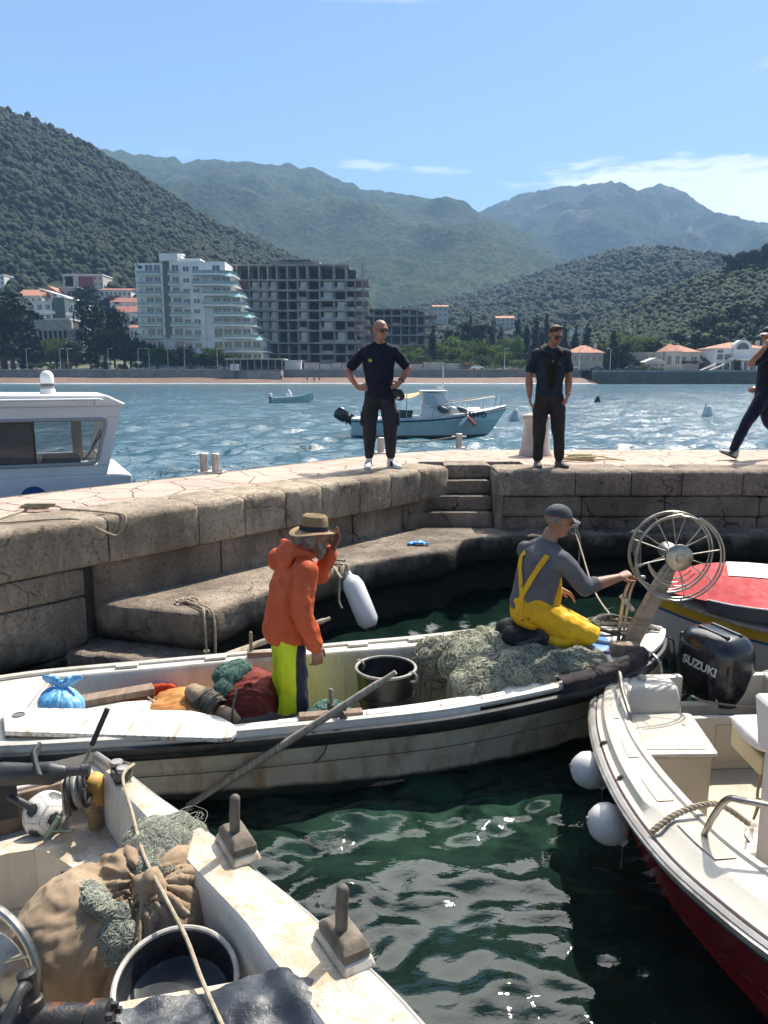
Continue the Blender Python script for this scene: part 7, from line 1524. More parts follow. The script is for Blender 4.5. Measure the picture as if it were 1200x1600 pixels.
# waist and bib of the overalls, buttons and back straps laid on the sweater
lat5 = V((.63, -.77, 0)); b = MB()
b.limb([V((-.075, 0, .235)), V((-.07, 0, .30)), V((-.06, .0, .345))], [(.158, .122), (.166, .130), (.170, .131)], side=lat5, n=20)
f5 = V((.77, .63, 0)); b.limb([V((-.05, 0, .28)) + f5 * .065, V((-.02, 0, .42)) + f5 * .085, V((.0, 0, .58)) + f5 * .085], [(.165, .085), (.155, .068), (.105, .05)], side=lat5, n=18)
bib = link('overall_bib', folds(remesh(b, .011, 3), .006, 9, 1, 2), m_yel, t5, smooth=180)
from mathutils.bvhtree import BVHTree
def bvh_of(o): me = o.data; return BVHTree.FromPolygons([v.co for v in me.vertices], [p.vertices[:] for p in me.polygons])
sw = [c for c in t5.children if c.name.startswith('sweater')][0]; bv = bvh_of(sw)
def onback(x, z, off=.006):
    h = bv.ray_cast(V((x - .35, -.95, z + .1)), (V((.32, .95, -.1))).normalized())
    return h[0] + h[1] * off if h[0] else V((x, -.13, z))
zx = lambda q: (q - 300) * .00099
def strap(pts, w_=.019, nm='shoulder_strap'):
    P = [onback((q[0] - 300) * .00097 + .0, (1050 - q[1]) * .00099 - .02) for q in spline([V((*p, 0)) for p in pts], 6)]
    b = MB(); L = []
    for i, p in enumerate(P):
        d = (P[min(i + 1, len(P) - 1)] - P[max(i - 1, 0)]).normalized(); h = bv.find_nearest(p); n_ = h[1]; l = d.cross(n_).normalized(); L.append([p + l * w_ + n_ * .001, p + l * w_ + n_ * .005, p - l * w_ + n_ * .005, p - l * w_ + n_ * .001])
    b.loft(L); return b.build(nm, m_yel, t5, smooth=40)
strap([(205, 330), (175, 380), (190, 520), (208, 640), (212, 770)]); strap([(385, 335), (340, 400), (262, 530), (205, 650), (165, 770)])
for q in ((225, 800), (272, 782), (338, 748)):
    b = MB(); p = onback((q[0] - 300) * .00097, (1050 - q[1]) * .00099 - .02, .03); b.ell(p, (.007, .007, .007), n=10, m=6); b.build('button', M('button_brown', (.05, .03, .02), rough=.5), bib)
# ------------------------------------------------------------------ gear: nets, sacks, oars, ropes, fenders, bollards
def single(name, label, cat, mb, mat, group=None, loc=None, vox=None, it=3, post=None, **k):
    """a thing made of one mesh given in world coordinates, its origin at loc"""
    me = remesh(mb, vox, it) if vox else mb.fix()
    if post: post(me)
    c = V(loc) if loc is not None else sum((v.co for v in me.vertices), V()) / len(me.vertices)
    me.transform(Matrix.Translation(-c)); o = link(name, me, mat, **k); o.location = c
    return setp(o, label, cat, group)
def part_of(root, name, mb, mat, vox=None, it=3, post=None, **k):
    me = remesh(mb, vox, it) if vox else mb.fix()
    if post: post(me)
    me.transform(Matrix.Translation(-root_of(root).location)); return link(name, me, mat, root, **k)
def rope(label, pts, r, mat, name='rope', n=8, sm=8, group=None, knots=(), strand=False):
    b = MB()
    if strand:       # three strands laid round one another
        P, T, Fr = frames(spline(pts, 40)); d = 0
        for k in range(3):
            Q = []; d = 0
            for i, p in enumerate(P):
                if i: d += (p - P[i - 1]).length
                a_ = d / (r * 5.2) * 2 * PI + k * 2.094; Q.append(p + Fr[i][0] * (math.cos(a_) * r * .58) + Fr[i][1] * (math.sin(a_) * r * .58))
            b.tube(Q, r * .6, 7)
    else: b.tube(spline(pts, sm), r, n)
    for k in knots: b.ring(k, r * 2.2, r, (rnd.random() - .5, rnd.random() - .5, 1), 14, 6); b.ring(k, r * 1.8, r, (1, rnd.random() - .5, .3), 14, 6)
    return single(name, label, 'rope', b, mat, group)
m_net_b = M('net_core', (.075, .078, .055), (.17, .17, .12), ns=18, rough=.95, bump=1.0, bs=60, bd=.02)
def netmat(name, cols):
    t = NT(name); r = t.isl(); cr = t.n('ValToRGB'); t.l(r, cr.inputs[0]); e = cr.color_ramp; e.interpolation = 'CONSTANT'
    while len(e.elements) < len(cols): e.elements.new(.5)
    for i, c in enumerate(cols): e.elements[i].position = i / len(cols); e.elements[i].color = (*c, 1)
    t.set(cr.outputs[0], .8, 0, .25); return t.m
m_net_g = netmat('net_green', [(.44, .45, .34), (.56, .55, .42), (.25, .27, .20), (.62, .58, .44), (.09, .10, .07), (.42, .45, .35)])
m_net_t = netmat('net_turquoise', [(.10, .24, .20), (.20, .34, .29), (.06, .16, .14), (.28, .38, .33), (.04, .09, .08)])
m_net_p = netmat('net_pale', [(.42, .42, .34), (.30, .33, .27), (.16, .18, .14), (.50, .48, .38), (.34, .38, .32)])
def strands(bv, seeds, n, step, ns, r, mat, parent, seed=1, off=.006, name='net_strands', wob=.9, ext=None, sag=0., sides=3):
    """thin twine wandering over a surface"""
    rs = random.Random(seed); b = MB(); wl = root_of(parent).location
    for k in range(n):
        p = V(seeds(rs)); h = bv.find_nearest(p)
        if not h[0]: continue
        p, nr = h[0], h[1]; d = nr.cross(V((rs.uniform(-1, 1), rs.uniform(-1, 1), rs.uniform(-.6, .6)))).normalized(); P = []; cur = rs.uniform(-.35, .35) * wob
        o_ = off * rs.uniform(.2, 1.6)
        for i in range(ns):
            cur = cur * .9 + rs.uniform(-.22, .22) * wob; d = (Matrix.Rotation(cur, 3, nr) @ d); q = p + d * step; h = bv.find_nearest(q)
            p, nr = h[0], h[1]; d = (d - nr * d.dot(nr)).normalized()
            if ext and not ext(p): break
            P.append(p + nr * (o_ + off * .6 * math.sin(i * 1.1 + k)))
        if len(P) > 3: b.tube(P, r * rs.uniform(.7, 1.4), sides, cap=False)
    me = b.mesh(); me.transform(Matrix.Translation(-wl)); return link(name, me, mat, parent, smooth=180)
def bvh_me(me): return BVHTree.FromPolygons([v.co for v in me.vertices], [p.vertices[:] for p in me.polygons])
def heap(name, label, cat, blobs, vox, mat_core, mat_str, n, step, ns, r, seed=1, amp=.03, f=9, off=.012, sides=3, wob=.9, lines=0):
    """a heap of netting: lumpy core, twine over it (world coordinates)"""
    b = MB()
    for c, rr in blobs: b.ell(c, rr, n=18, m=12)
    me = remesh(b, vox, 5); folds(me, amp, f, 1.0, seed)
    c0 = sum((V(c) for c, _ in blobs), V()) / len(blobs); t = thing(name, label, cat, c0)
    bv = bvh_me(me); m2 = me.copy(); m2.transform(Matrix.Translation(-c0)); link('net_core', m2, mat_core, t, smooth=180)
    vs = [v.co.copy() for v in me.vertices if v.normal.z > -.35]
    strands(bv, lambda rs: rs.choice(vs), n, step, ns, r, mat_str, t, seed, off, sides=sides, wob=wob)
    if lines: strands(bv, lambda rs: rs.choice(vs), lines, step * 1.3, ns, r * 2.6, m_rope_d, t, seed + 5, off * 1.5, name='net_lines', wob=.3, sides=5)
    return t
# ---- nets and cloth on the working boat
dz = .555
np_ = heap('fishing_net', 'big grey green fishing net heaped over the foredeck before the kneeling man', 'fishing net',
     [(FB(.95, -.02, dz + .0), (.46, .40, .11)), (FB(.68, .10, dz + .01), (.26, .34, .11)), (FB(.88, .16, dz + .03), (.32, .26, .12)), (FB(1.18, -.18, dz + .03), (.34, .26, .09)), (FB(.66, -.24, dz - .01), (.20, .26, .09)), (FB(.95, -.28, dz + .0), (.36, .18, .09)), (FB(1.42, -.22, dz + .06), (.22, .16, .04)), (FB(.46, .30, dz - .04), (.16, .20, .11)), (FB(.42, .32, .42), (.08, .15, .16))], .020, m_net_b, m_net_g, 2600, .026, 42, .0014, 3, .055, 6.5, .016, wob=.42, lines=40)
drp = MB()
for k in range(60):
    y_ = .30 + rnd.uniform(-.16, .14); x_ = .40 + rnd.uniform(-.12, .03); drp.tube(spline([FB(x_ + .12, y_, dz + .06), FB(x_, y_ + rnd.uniform(-.03, .03), .46), FB(x_ - .02, y_ + rnd.uniform(-.05, .05), .24), FB(x_ + rnd.uniform(-.05, .03), y_ + rnd.uniform(-.08, .06), .02 + rnd.random() * .1)], 6), .0024, 3, cap=False)
for k in range(7): drp.tube(spline([FB(.62, .02, dz + .18), FB(.50, .0 + .01 * k, dz - .01), FB(.475, -.02 + .012 * k, .30), FB(.47, -.0 + .01 * k, .05)], 6), .003, 4, cap=False)
part_of(np_, 'hanging_strands', drp, m_net_p, smooth=180)
cl = MB(); L = []
for i in range(31):
    x_ = 1.08 + .70 * i / 30; hb, zs, _, _ = HF_.g(x_); L.append([FB(x_ + .02 * noise.noise(V((i * .4, j, 0))), -(hb + o_) , zs + z_ + .012 * noise.noise(V((i * .5, j * .9, 3))) + (.02 if 0 < j < 6 else 0)) for j, (o_, z_) in enumerate(((.018, -.015 - .02 * (i % 5 == 0)), (.012, .045), (-.03, .062), (-.05, .056), (-.08, .058), (-.105, .05), (-.125, .03)))])
cl.sheet(L)
single('dark_cloth', 'strip of dark brown cloth laid along the bow rail beside the net', 'cloth', cl, cloth('cloth_dark', (.022, .018, .018), (.045, .036, .034), ns=6), smooth=180)
b = MB(); q = FB(1.62, -.02, .655); b.lathe([(.21, 0), (.235, .006), (.235, .022), (.215, .028), (.001, .028)], c=q, M=Matrix.Diagonal((1.1, .85, 1)).to_3x3(), n=36); single('blue_mat', 'round blue plastic lid under the kneeling fisherman', 'lid', b, M('blue_plastic', (.045, .16, .36), (.07, .20, .42), ns=3, rough=.45, spots=[((.3, .36, .42), 8, .66, .72)]))
b = MB(); b.limb([FB(.94, .14, .75), FB(1.24, .12, .75)], [(.12, .085), (.12, .085)], side=(0, 1, 0)); b.limb([FB(.94, -.0, .74), FB(1.22, .0, .74)], [(.09, .085), (.09, .08)], side=(0, 1, 0)); single('black_bundle', 'folded black oilskin the kneeling fisherman sits back on', 'bundle', b, cloth('oilskin_black', (.008, .008, .009), (.016, .016, .017), ns=6, rough=.6), vox=.014, post=lambda me: folds(me, .008, 12), smooth=180)
# tangle of old rope on the bow
b = MB()
for k in range(9):
    P = [FB(1.78 + .24 * math.cos(a_) * rnd.uniform(.5, 1.1), .10 + .22 * math.sin(a_) * rnd.uniform(.6, 1.1), .755 + rnd.uniform(-.02, .03)) for a_ in [k + q * .9 for q in range(6)]]; b.tube(spline(P, 6), .009, 6)
for k in range(4): b.tube(spline([FB(1.80, .12, .77), FB(2.02, -.02 + .03 * k, .755), FB(2.10, -.06 + .03 * k, .70), FB(2.13 + .005 * k, -.07 + .02 * k, .48 + .04 * k)], 6), .008, 6)
single('rope_tangle', 'tangle of dark old rope on the tip of the bow', 'rope', b, m_rope_d)
rope('dark mooring line hanging straight down from the bow', [FB(2.08, -.10, .72), FB(2.125, -.12, .66), FB(2.13, -.125, .35), FB(2.13, -.125, -.1)], .008, m_blk, 'mooring_line')
# ---- inside the working boat
P = [atz(px, py, .455) for px, py in ((8, 1149), (345, 1160), (362, 1158), (370, 1150), (366, 1138), (345, 1126), (300, 1116), (20, 1111), (8, 1114), (5, 1122))]
b = MB(); b.prism([(p.x, p.y) for p in P], .452, .482)
tb = NT('painted_board'); c = tb.mix(tb.ramp(tb.noise(5, 6, .7), .38, .62), (.52, .50, .46), (.62, .60, .56)); c = tb.mix(tb.ramp(tb.noise(20, 7, .8, dist=1), .52, .57), c, (.30, .27, .24)); c = tb.mix(tb.ramp(tb.noise(11, 5, .7), .64, .70), c, (.42, .30, .18)); c = tb.mix(tb.math('MULTIPLY', tb.ramp(tb.math('ABSOLUTE', tb.math('SUBTRACT', tb.math('FRACT', tb.math('MULTIPLY', tb.xyz()[0], 3.3)), .5)), .455, .475), tb.ramp(tb.noise(9, 4), .42, .55)), c, (.36, .26, .16)); tb.set(c, .6); tb.bump(tb.noise(16, 6), .4, .005)
bd = single('painted_board', 'long white painted board with rounded end laid along the near gunwale', 'board', b, tb.m, smooth=0, bevel=.006)
b = MB(); q = atz(29, 1117, .4835); b.ring(q, .034, .006, n=24, m=6); b.lathe([(.034, -.001), (.03, .001), (.001, .001)], c=q, n=24); part_of(bd, 'hole_rim', b, M('hole_dark', (.12, .12, .115), rough=.7))
b = MB(); p0, p1 = FB(-2.18, .12, .372), FB(-1.64, .30, .372); d = (p1 - p0).normalized(); l = d.cross(V((0, 0, 1))); b.loft([[p + l * .06 + V((0, 0, -.026)), p - l * .06 + V((0, 0, -.026)), p - l * .06 + V((0, 0, .026)), p + l * .06 + V((0, 0, .026))] for p in (p0, p1)]); single('timber_plank', 'short weathered brown plank lying across the stern seat', 'plank', b, m_plank, smooth=0, bevel=.006)
def bag_fold(me, c, k, amp, nfold, fall, seed=0, axis=None):
    """cloth gathered at a knot: pleats that run away from it"""
    kn = V(k); ax_ = (kn - V(c)).normalized() if axis is None else V(axis); u = ax_.orthogonal().normalized(); v = ax_.cross(u)
    def fn(p):
        d = p - kn; r = d.length; a = math.atan2(d.dot(v), d.dot(u)); n_ = noise.noise(p * 4 + V((seed, 0, 0))) * 2.2
        F = nfold / 4.2; q = V((math.cos(a + n_ * .12) * F, math.sin(a + n_ * .12) * F, r * 5 + seed)); g_ = 1 - 2.1 * abs(noise.noise(q)); h2 = noise.noise(q * 2.1)
        return amp * (math.exp(-r / fall) * (.75 * g_ + .35 * h2 - .25) * min(1, r / .05) + .35 * noise.noise(p * 7 + V((0, seed, 0))) + .12 * (1 - 2 * abs(noise.noise(p * 12))))
    return wrinkle(me, fn)
c_ = FB(-2.2, -.02, .44); kn = FB(-2.18, .0, .56)
b = MB(); b.ell(c_, (.135, .12, .105), n=24, m=16); b.ell(c_ + V((.05, 0, -.02)), (.11, .11, .09)); b.limb([kn - V((0, 0, .03)), kn + V((0, 0, .015))], [.03, .016])
for sx, sy in ((-1, .3), (1, .2)): b.limb([kn, kn + V((sx * .06, sy * .03, .035)), kn + V((sx * .13, sy * .05, .05))], [(.012, .010), (.028, .009), (.02, .006)])
tb = NT('blue_bag'); tb.set(tb.mix(tb.ramp(tb.noise(9, 5), .4, .65), (.10, .36, .66), (.22, .50, .78)), .28, 0, .6); tb.bump(tb.math('ADD', tb.noise(14, 6, .7, dist=1.5), tb.noise(40, 4)), .6, .01)
single('plastic_bag', 'knotted light blue plastic bag on the stern seat', 'bag', b, tb.m, vox=.007, post=lambda me: bag_fold(me, c_, kn, .035, 22, .12, 2), smooth=180)
b = MB(); b.limb([FB(-1.95, .40, .25), FB(-1.78, .46, .27), FB(-1.60, .46, .30), FB(-1.52, .44, .31)], [(.03, .03), (.045, .03), (.05, .03), (.03, .02)]); single('red_cloth', 'crumpled orange red cloth behind the brown plank', 'cloth', b, cloth('cloth_red', (.42, .05, .02), (.52, .08, .03)), vox=.010, post=lambda me: folds(me, .012, 18), smooth=180)
c_ = FB(-1.36, .10, .17); kn = FB(-1.64, .16, .22)
b = MB(); b.ell(c_, (.36, .32, .24), n=26, m=18); b.ell(c_ + V((-.12, .04, .0)), (.24, .26, .20)); b.ell(c_ + V((.15, -.08, -.02)), (.25, .26, .16))
m_osack = cloth('sack_orange', (.40, .17, .05), (.50, .24, .08), ns=4, spots=[((.20, .09, .04), 6, .58, .7)])
so_ = single('net_sack', 'faded orange cloth sack slumped low beside the stern seat', 'sack', b, m_osack, vox=.014, post=lambda me: bag_fold(me, c_, kn, .05, 20, .30, 5), smooth=180)
c_ = FB(-.98, .18, .19); kn = FB(-1.16, .02, .36)
b = MB(); b.ell(c_, (.25, .30, .31), n=26, m=18); b.ell(c_ + V((.05, .05, .04)), (.22, .25, .27)); b.ell(c_ + V((-.02, -.12, -.12)), (.24, .24, .2))
m_bsack = cloth('sack_burgundy', (.15, .026, .022), (.21, .045, .035), ns=4, spots=[((.09, .02, .02), 6, .58, .7)])
single('net_sack', 'full burgundy cloth sack standing against the orange one beside the standing fisherman', 'sack', b, m_bsack, vox=.013, post=lambda me: bag_fold(me, c_, kn, .06, 26, .30, 9), smooth=180)
# cork floats lashed with dark line, lying between the two sacks
ft = thing('float_bundle', 'two old cork floats wrapped in dark twine between the orange and burgundy sacks', 'floats', FB(-1.20, -.02, .35))
m_cork = M('cork', (.22, .155, .09), (.34, .26, .17), ns=9, rough=.9, bump=.8, bs=40, bd=.006, spots=[((.08, .055, .035), 14, .58, .66)])
q0, q1 = FB(-1.32, .02, .44), FB(-1.08, -.13, .30); d = (q1 - q0).normalized()
for a_, e_ in ((q0 - d * .01, q0 + d * .07), (q1 - d * .06, q1 + d * .03)):
    b = MB(); b.limb([a_, a_.lerp(e_, .5), e_], [.062, .075, .062], n=20); part_of(ft, 'cork_float', b, m_cork, smooth=180)
b = MB()
for k in range(26):
    p = q0.lerp(q1, .16 + .5 * k / 26); b.ring(p + V((0, 0, rnd.uniform(-.006, .006))), .082 + .012 * math.sin(k / 26 * PI) + rnd.uniform(-.004, .004), .007, d + V((rnd.uniform(-.35, .35), rnd.uniform(-.35, .35), rnd.uniform(-.3, .3))), 26, 5)
part_of(ft, 'twine_wrap', b, m_rope_d)
heap('fishing_net', 'small tuft of turquoise netting on top of the burgundy sack', 'fishing net', [(FB(-1.10, .16, .50), (.10, .10, .06)), (FB(-1.03, .22, .51), (.08, .08, .06)), (FB(-1.12, .05, .45), (.06, .07, .06))], .012, m_net_b, m_net_t, 700, .014, 30, .0011, 8, .02, 14, .010)
rope('grey line hanging down between the burgundy sack and the floats', [FB(-1.02, -.06, .50), FB(-1.05, -.20, .40), FB(-1.06, -.25, .22), FB(-1.07, -.27, .06)], .008, m_rope_d)
rope('pale line trailing over the orange sack', [FB(-1.66, .18, .36), FB(-1.55, .05, .34), FB(-1.42, -.10, .33), FB(-1.34, -.22, .27)], .006, m_rope)
heap('fishing_net', 'coil of blue green netting by the standing fisherman\'s feet', 'fishing net', [(FB(-.40, -.22, .26), (.17, .15, .13)), (FB(-.30, -.28, .24), (.14, .12, .10))], .014, m_net_b, m_net_t, 900, .016, 40, .0013, 12, .022, 12, .012)
b = MB(); b.limb([FB(-1.0, -.36, .31), FB(-.80, -.34, .34), FB(-.58, -.30, .32)], [(.10, .06), (.12, .07), (.09, .05)], side=(0, 1, 0)); single('dark_cloth', 'dark crumpled oilskin lying at the standing fisherman\'s knees', 'cloth', b, cloth('oilskin_dark', (.018, .017, .018), (.035, .033, .034), ns=6), vox=.012, post=lambda me: folds(me, .02, 11), smooth=180)
b = MB(); b.limb([FB(-1.14, -.40, .31), FB(-.92, -.44, .31)], [(.08, .04), (.08, .04)], side=(0, 1, 0)); single('red_cloth', 'dull maroon cloth tucked under the near gunwale', 'cloth', b, cloth('cloth_maroon', (.10, .03, .025), (.14, .045, .04)), vox=.012, post=lambda me: folds(me, .015, 12), smooth=180)
b = MB(); b.limb([FB(-.30, .30, .03), FB(-.05, .28, .05)], [(.12, .06), (.10, .05)], side=(0, 1, 0)); single('dark_cloth', 'black bundle on the floor boards beside the black tub', 'cloth', b, m_blk, vox=.012, post=lambda me: folds(me, .03, 12), smooth=180)
# black tub
tc_ = FB(.02, .05, .045); t = thing('black_tub', 'tall black tub with a worn pale rim standing amidships', 'tub', tc_)
b = MB(); b.lathe([(.165, .0), (.175, .02), (.195, .30), (.192, .31), (.200, .32), (.210, .49), (.205, .49), (.188, .30), (.168, .03), (.001, .03)], n=44); b.build('tub_body', M('tub_black', (.010, .010, .012), (.022, .022, .024), ns=5, rough=.35, spots=[((.07, .07, .07), 18, .66, .74)]), t)
b = MB(); b.ring((0, 0, .495), .214, .0115, n=44, m=8); b.build('tub_rim', M('rim_pale', (.32, .30, .26), (.20, .185, .16), ns=8, rough=.6), t)
for s_ in (-1, 1):
    a_ = 2.6 if s_ < 0 else -.55; b = MB(); p = V((.222 * math.cos(a_), .222 * math.sin(a_), .44)); b.ring(p + V((0, 0, .03)), .035, .009, (math.sin(a_), -math.cos(a_), 0), 18, 6); b.build('tub_handle', M('rim_pale', (.3, .3, .3)), t)
b = MB(); b.ring((0, 0, .30), .201, .006, n=40, m=6); b.ring((0, 0, .26), .197, .006, n=40, m=6); b.build('tub_ribs', M('tub_black', (.01, .01, .01)), t)
b = MB(); b.ell(tc_ + V((.05, .05, .30)), (.11, .10, .08)); b.ell(tc_ + V((.0, .0, .27)), (.15, .15, .06)); single('dark_bag', 'dark blue plastic bag lying inside the black tub', 'bag', b, M('bag_navy', (.012, .022, .045), (.025, .04, .07), ns=8, rough=.25, bump=.7, bs=25, bd=.01), vox=.010, post=lambda me: folds(me, .02, 14), smooth=180)
# oars, pins
def oar(label, a, c, blade, r0=.021, r1=.026):
    a, c = V(a), V(c); d = (c - a).normalized(); L = (c - a).length; l = d.cross(V((0, 0, 1))).normalized(); u = l.cross(d); b = MB(); n = 26; rings = []
    for i in range(n + 1):
        s = i / n; x = L * s
        if s < blade: k = min(1, (blade - s) / .12); w_, h_ = lerp(r1, .055, k), lerp(r1, .011, k); w_ *= (1 if s > .02 else .8)
        elif s > .93: w_ = h_ = r0 * .72
        else: w_ = h_ = lerp(r1, r0, (s - blade) / (1 - blade))
        p = a + d * x; rings.append([p + l * (w_ * math.cos(q)) + u * (h_ * math.sin(q)) for q in [2 * PI * j / 12 for j in range(12)]])
    b.loft(rings); return single('oar', label, 'oar', b, m_woodx, smooth=60)
pv = atz(490, 1133, .525)
e1 = atz(290, 1262, -.02); dv = (pv - e1)
# inner end: extend the same straight line past the gunwale
ie = pv + dv.normalized() * (dv.length * .62)
oa = oar('long weathered oar resting on the near gunwale with its blade in the water', e1 - dv.normalized() * .25, ie, .34)
oar('second oar lying on the far gunwale behind the orange jacket', aty(352, 1024, 5.62), aty(516, 966, 5.93), .30)
cb_ = MB(); q = FB(-.42, -.60, .505); cb_.box(q, (.40, .075, .05), rz=FA + .03); tp = single('thole_block', 'wooden thole block with a pin on the near gunwale under the oar', 'thole block', cb_, m_plank, smooth=0, bevel=.008)
b = MB(); b.limb([q + V((.0, 0, .0)), q + V((.0, 0, .17))], [.016, .014]); part_of(tp, 'thole_pin', b, m_wood)
b = MB(); p_ = pv + V((-.03, .0, .0))
for k in range(4): b.ring(q + V((.06 + .01 * k, -.02, .02 + .004 * k)), .045, .006, dv.normalized() + V((.1 * k, 0, .1)), 20, 6)
for k in range(3): b.ring(q + V((.0, 0, .05 + .013 * k)), .020, .006, (0.1 * k, 0, 1), 16, 6)
b.tube(spline([q + V((.02, -.03, .0)), q + V((-.01, -.09, -.10)), q + V((-.04, -.10, -.20)), q + V((-.10, -.09, -.27))], 6), .006, 6)
single('rope_grommet', 'rope grommet lashing the near oar to its pin', 'rope', b, m_rope_d)
cb_ = MB(); q = FB(-.95, .60, .485); cb_.box(q + V((.08, 0, 0)), (.22, .06, .05), rz=FA); tp = single('thole_block', 'wooden thole block on the far gunwale behind the burgundy sack', 'thole block', cb_, m_wood, smooth=0, bevel=.008)
b = MB(); b.limb([q, q + V((0, 0, .17))], [.014, .013]); part_of(tp, 'thole_pin', b, m_wood)
# ---- gear in the left foreground boat
bc = AB(-.13, .30, .325); t = thing('football', 'scuffed white football with black panels behind the bench of the left boat', 'football', bc)
b = bmesh.new(); bmesh.ops.create_icosphere(b, subdivisions=5, radius=.112)
ic = bmesh.new(); bmesh.ops.create_icosphere(ic, subdivisions=1, radius=1); Rb = frame3((.2, -.75, .45)) @ Matrix.Rotation(.5, 3, 'Y'); cs = [Rb @ v.co for v in ic.verts]; ic.free()
for f in b.faces:
    p = f.calc_center_median().normalized(); ds = sorted(((math.acos(max(-1, min(1, p.dot(c)))), i) for i, c in enumerate(cs))); f.smooth = True
    f.material_index = 1 if ds[0][0] < .285 + .02 * noise.noise(p * 9) else (2 if abs(ds[0][0] - .335) < .018 or (ds[0][0] > .335 and ds[1][0] - ds[0][0] < .045) else 0)
me = bpy.data.meshes.new('ball'); b.to_mesh(me); b.free()
link('ball_skin', me, [M('ball_white', (.60, .58, .54), (.70, .68, .64), ns=20, rough=.5, spots=[((.4, .36, .3), 12, .6, .7)]), M('ball_black', (.02, .03, .028), (.05, .06, .055), ns=30, rough=.5), M('ball_seam', (.30, .29, .27), rough=.7)], t, smooth=0)
me.polygons.foreach_set('use_smooth', [True] * len(me.polygons))
# the big net sack
SCs = AB(.93, .48, .30)
b = MB()
for o_, r_ in (((-.01, .02, -.10), (.31, .26, .28)), ((-.15, -.06, .02), (.23, .24, .25)), ((.14, .06, .04), (.22, .22, .24)), ((-.08, -.05, -.06), (.25, .20, .22)), ((.03, .05, .12), (.20, .18, .16))): b.ell(SCs + V(o_), r_, n=26, m=18)
m_burl = cloth('sack_burlap', (.25, .18, .115), (.36, .27, .18), ns=5, rough=.95, bs=26, bump=.35, bd=.006, spots=[((.15, .105, .065), 5, .54, .66), ((.44, .35, .25), 3, .58, .72)])
sk_t = thing('net_sack', 'big brown burlap sack of nets knotted at the top in the left boat', 'sack', SCs)
me = remesh(b, .0075, 9); h_ = bvh_me(me).ray_cast(_eye, _ray(226, 1382).normalized()); kn = h_[0]
wrinkle(me, lambda p: .018 * noise.noise(p * 4.5)); bag_fold(me, SCs, kn, .042, 23, .20, 3, axis=h_[1]); bag_fold(me, SCs, kn, .022, 13, .32, 8, axis=h_[1]); wrinkle(me, lambda p: -.07 * math.exp(-((p - kn).length / .06) ** 2) + .010 * (1 - abs(noise.noise(V((p.x * 6, p.y * 6, p.z * 2.4)))) * 2.4) + .003 * noise.noise(p * 30)); kn = kn - h_[1] * .035; bvs = bvh_me(me)
me.transform(Matrix.Translation(-SCs)); link('sack_cloth', me, m_burl, sk_t, smooth=180)
b = MB(); b.ring(kn + V((0, 0, .0)), .052, .022, (.1, -.35, 1), 26, 8); b.limb([kn + V((-.02, 0, .02)), kn + V((.03, -.02, .05)), kn + V((.06, -.02, .02))], [.04, .045, .03]); b.limb([kn + V((.02, -.03, .0)), kn + V((.10, -.06, .0)), kn + V((.17, -.09, -.05))], [(.02, .014), (.026, .014), (.03, .01)])
b.limb([kn + V((-.0, -.04, .0)), kn + V((.0, -.10, -.07)), kn + V((.01, -.15, -.17))], [(.02, .014), (.03, .014), (.04, .01)]); part_of(sk_t, 'sack_knot', b, m_burl, vox=.008, post=lambda me: folds(me, .008, 20), smooth=180)
def patch(px, py, rr, nm, core, strm, n, seed, out=-.004, nr=.0008):
    o = _eye; d = _ray(px, py).normalized(); h = bvs.ray_cast(o, d)
    c = h[0] + h[1] * out; b = MB(); Rn = h[1].to_track_quat('Z', 'Y').to_matrix(); b.ell(c, rr, Rn, 20, 12); me = remesh(b, .010, 2); folds(me, .016, 16, 1, seed)
    bv_ = bvh_me(me); vs = [v.co.copy() for v in me.vertices if v.normal.dot(h[1]) > -.1]; t = thing('fishing_net', nm, 'fishing net', c); me.transform(Matrix.Translation(-c)); link('net_core', me, core, t, smooth=180)
    strands(bv_, lambda rs: rs.choice(vs), n, .014, 30, nr, strm, t, seed, .012, sides=4)
patch(150, 1402, (.10, .05, .016), 'dark net bulging from the left slit of the burlap sack', m_net_b, m_net_p, 420, 21)
patch(182, 1462, (.055, .10, .014), 'grey net spilling from the lower slit of the burlap sack', m_net_b, m_net_p, 800, 22)
heap('fishing_net', 'pale green net heaped behind the knot of the burlap sack', 'fishing net', [(AB(.80, .66, .52), (.15, .15, .11)), (AB(.70, .74, .52), (.13, .12, .08)), (AB(.92, .64, .50), (.12, .11, .09))], .012, M('net_core_pale', (.12, .15, .12), (.20, .23, .18), ns=18, rough=.95, bump=1, bs=60, bd=.02), m_net_p, 2200, .014, 44, .0007, 31, .025, 12, .010)
b = MB()
for k in range(20):
    a0 = rnd.random() * 6; c = AB(.74 + rnd.uniform(-.06, .10), .80 + rnd.uniform(-.05, .05), .585); b.tube(spline([c + V((.05 * math.cos(a0 + q) * rnd.uniform(.5, 1.2), .06 * math.sin(a0 + q), .012 + rnd.random() * .035)) for q in (0, 1.3, 2.6, 3.9, 5)], 6), .0007, 4)
single('loose_twine', 'loose loops of fine net twine on the gunwale beside the pale green net', 'twine', b, m_net_p)
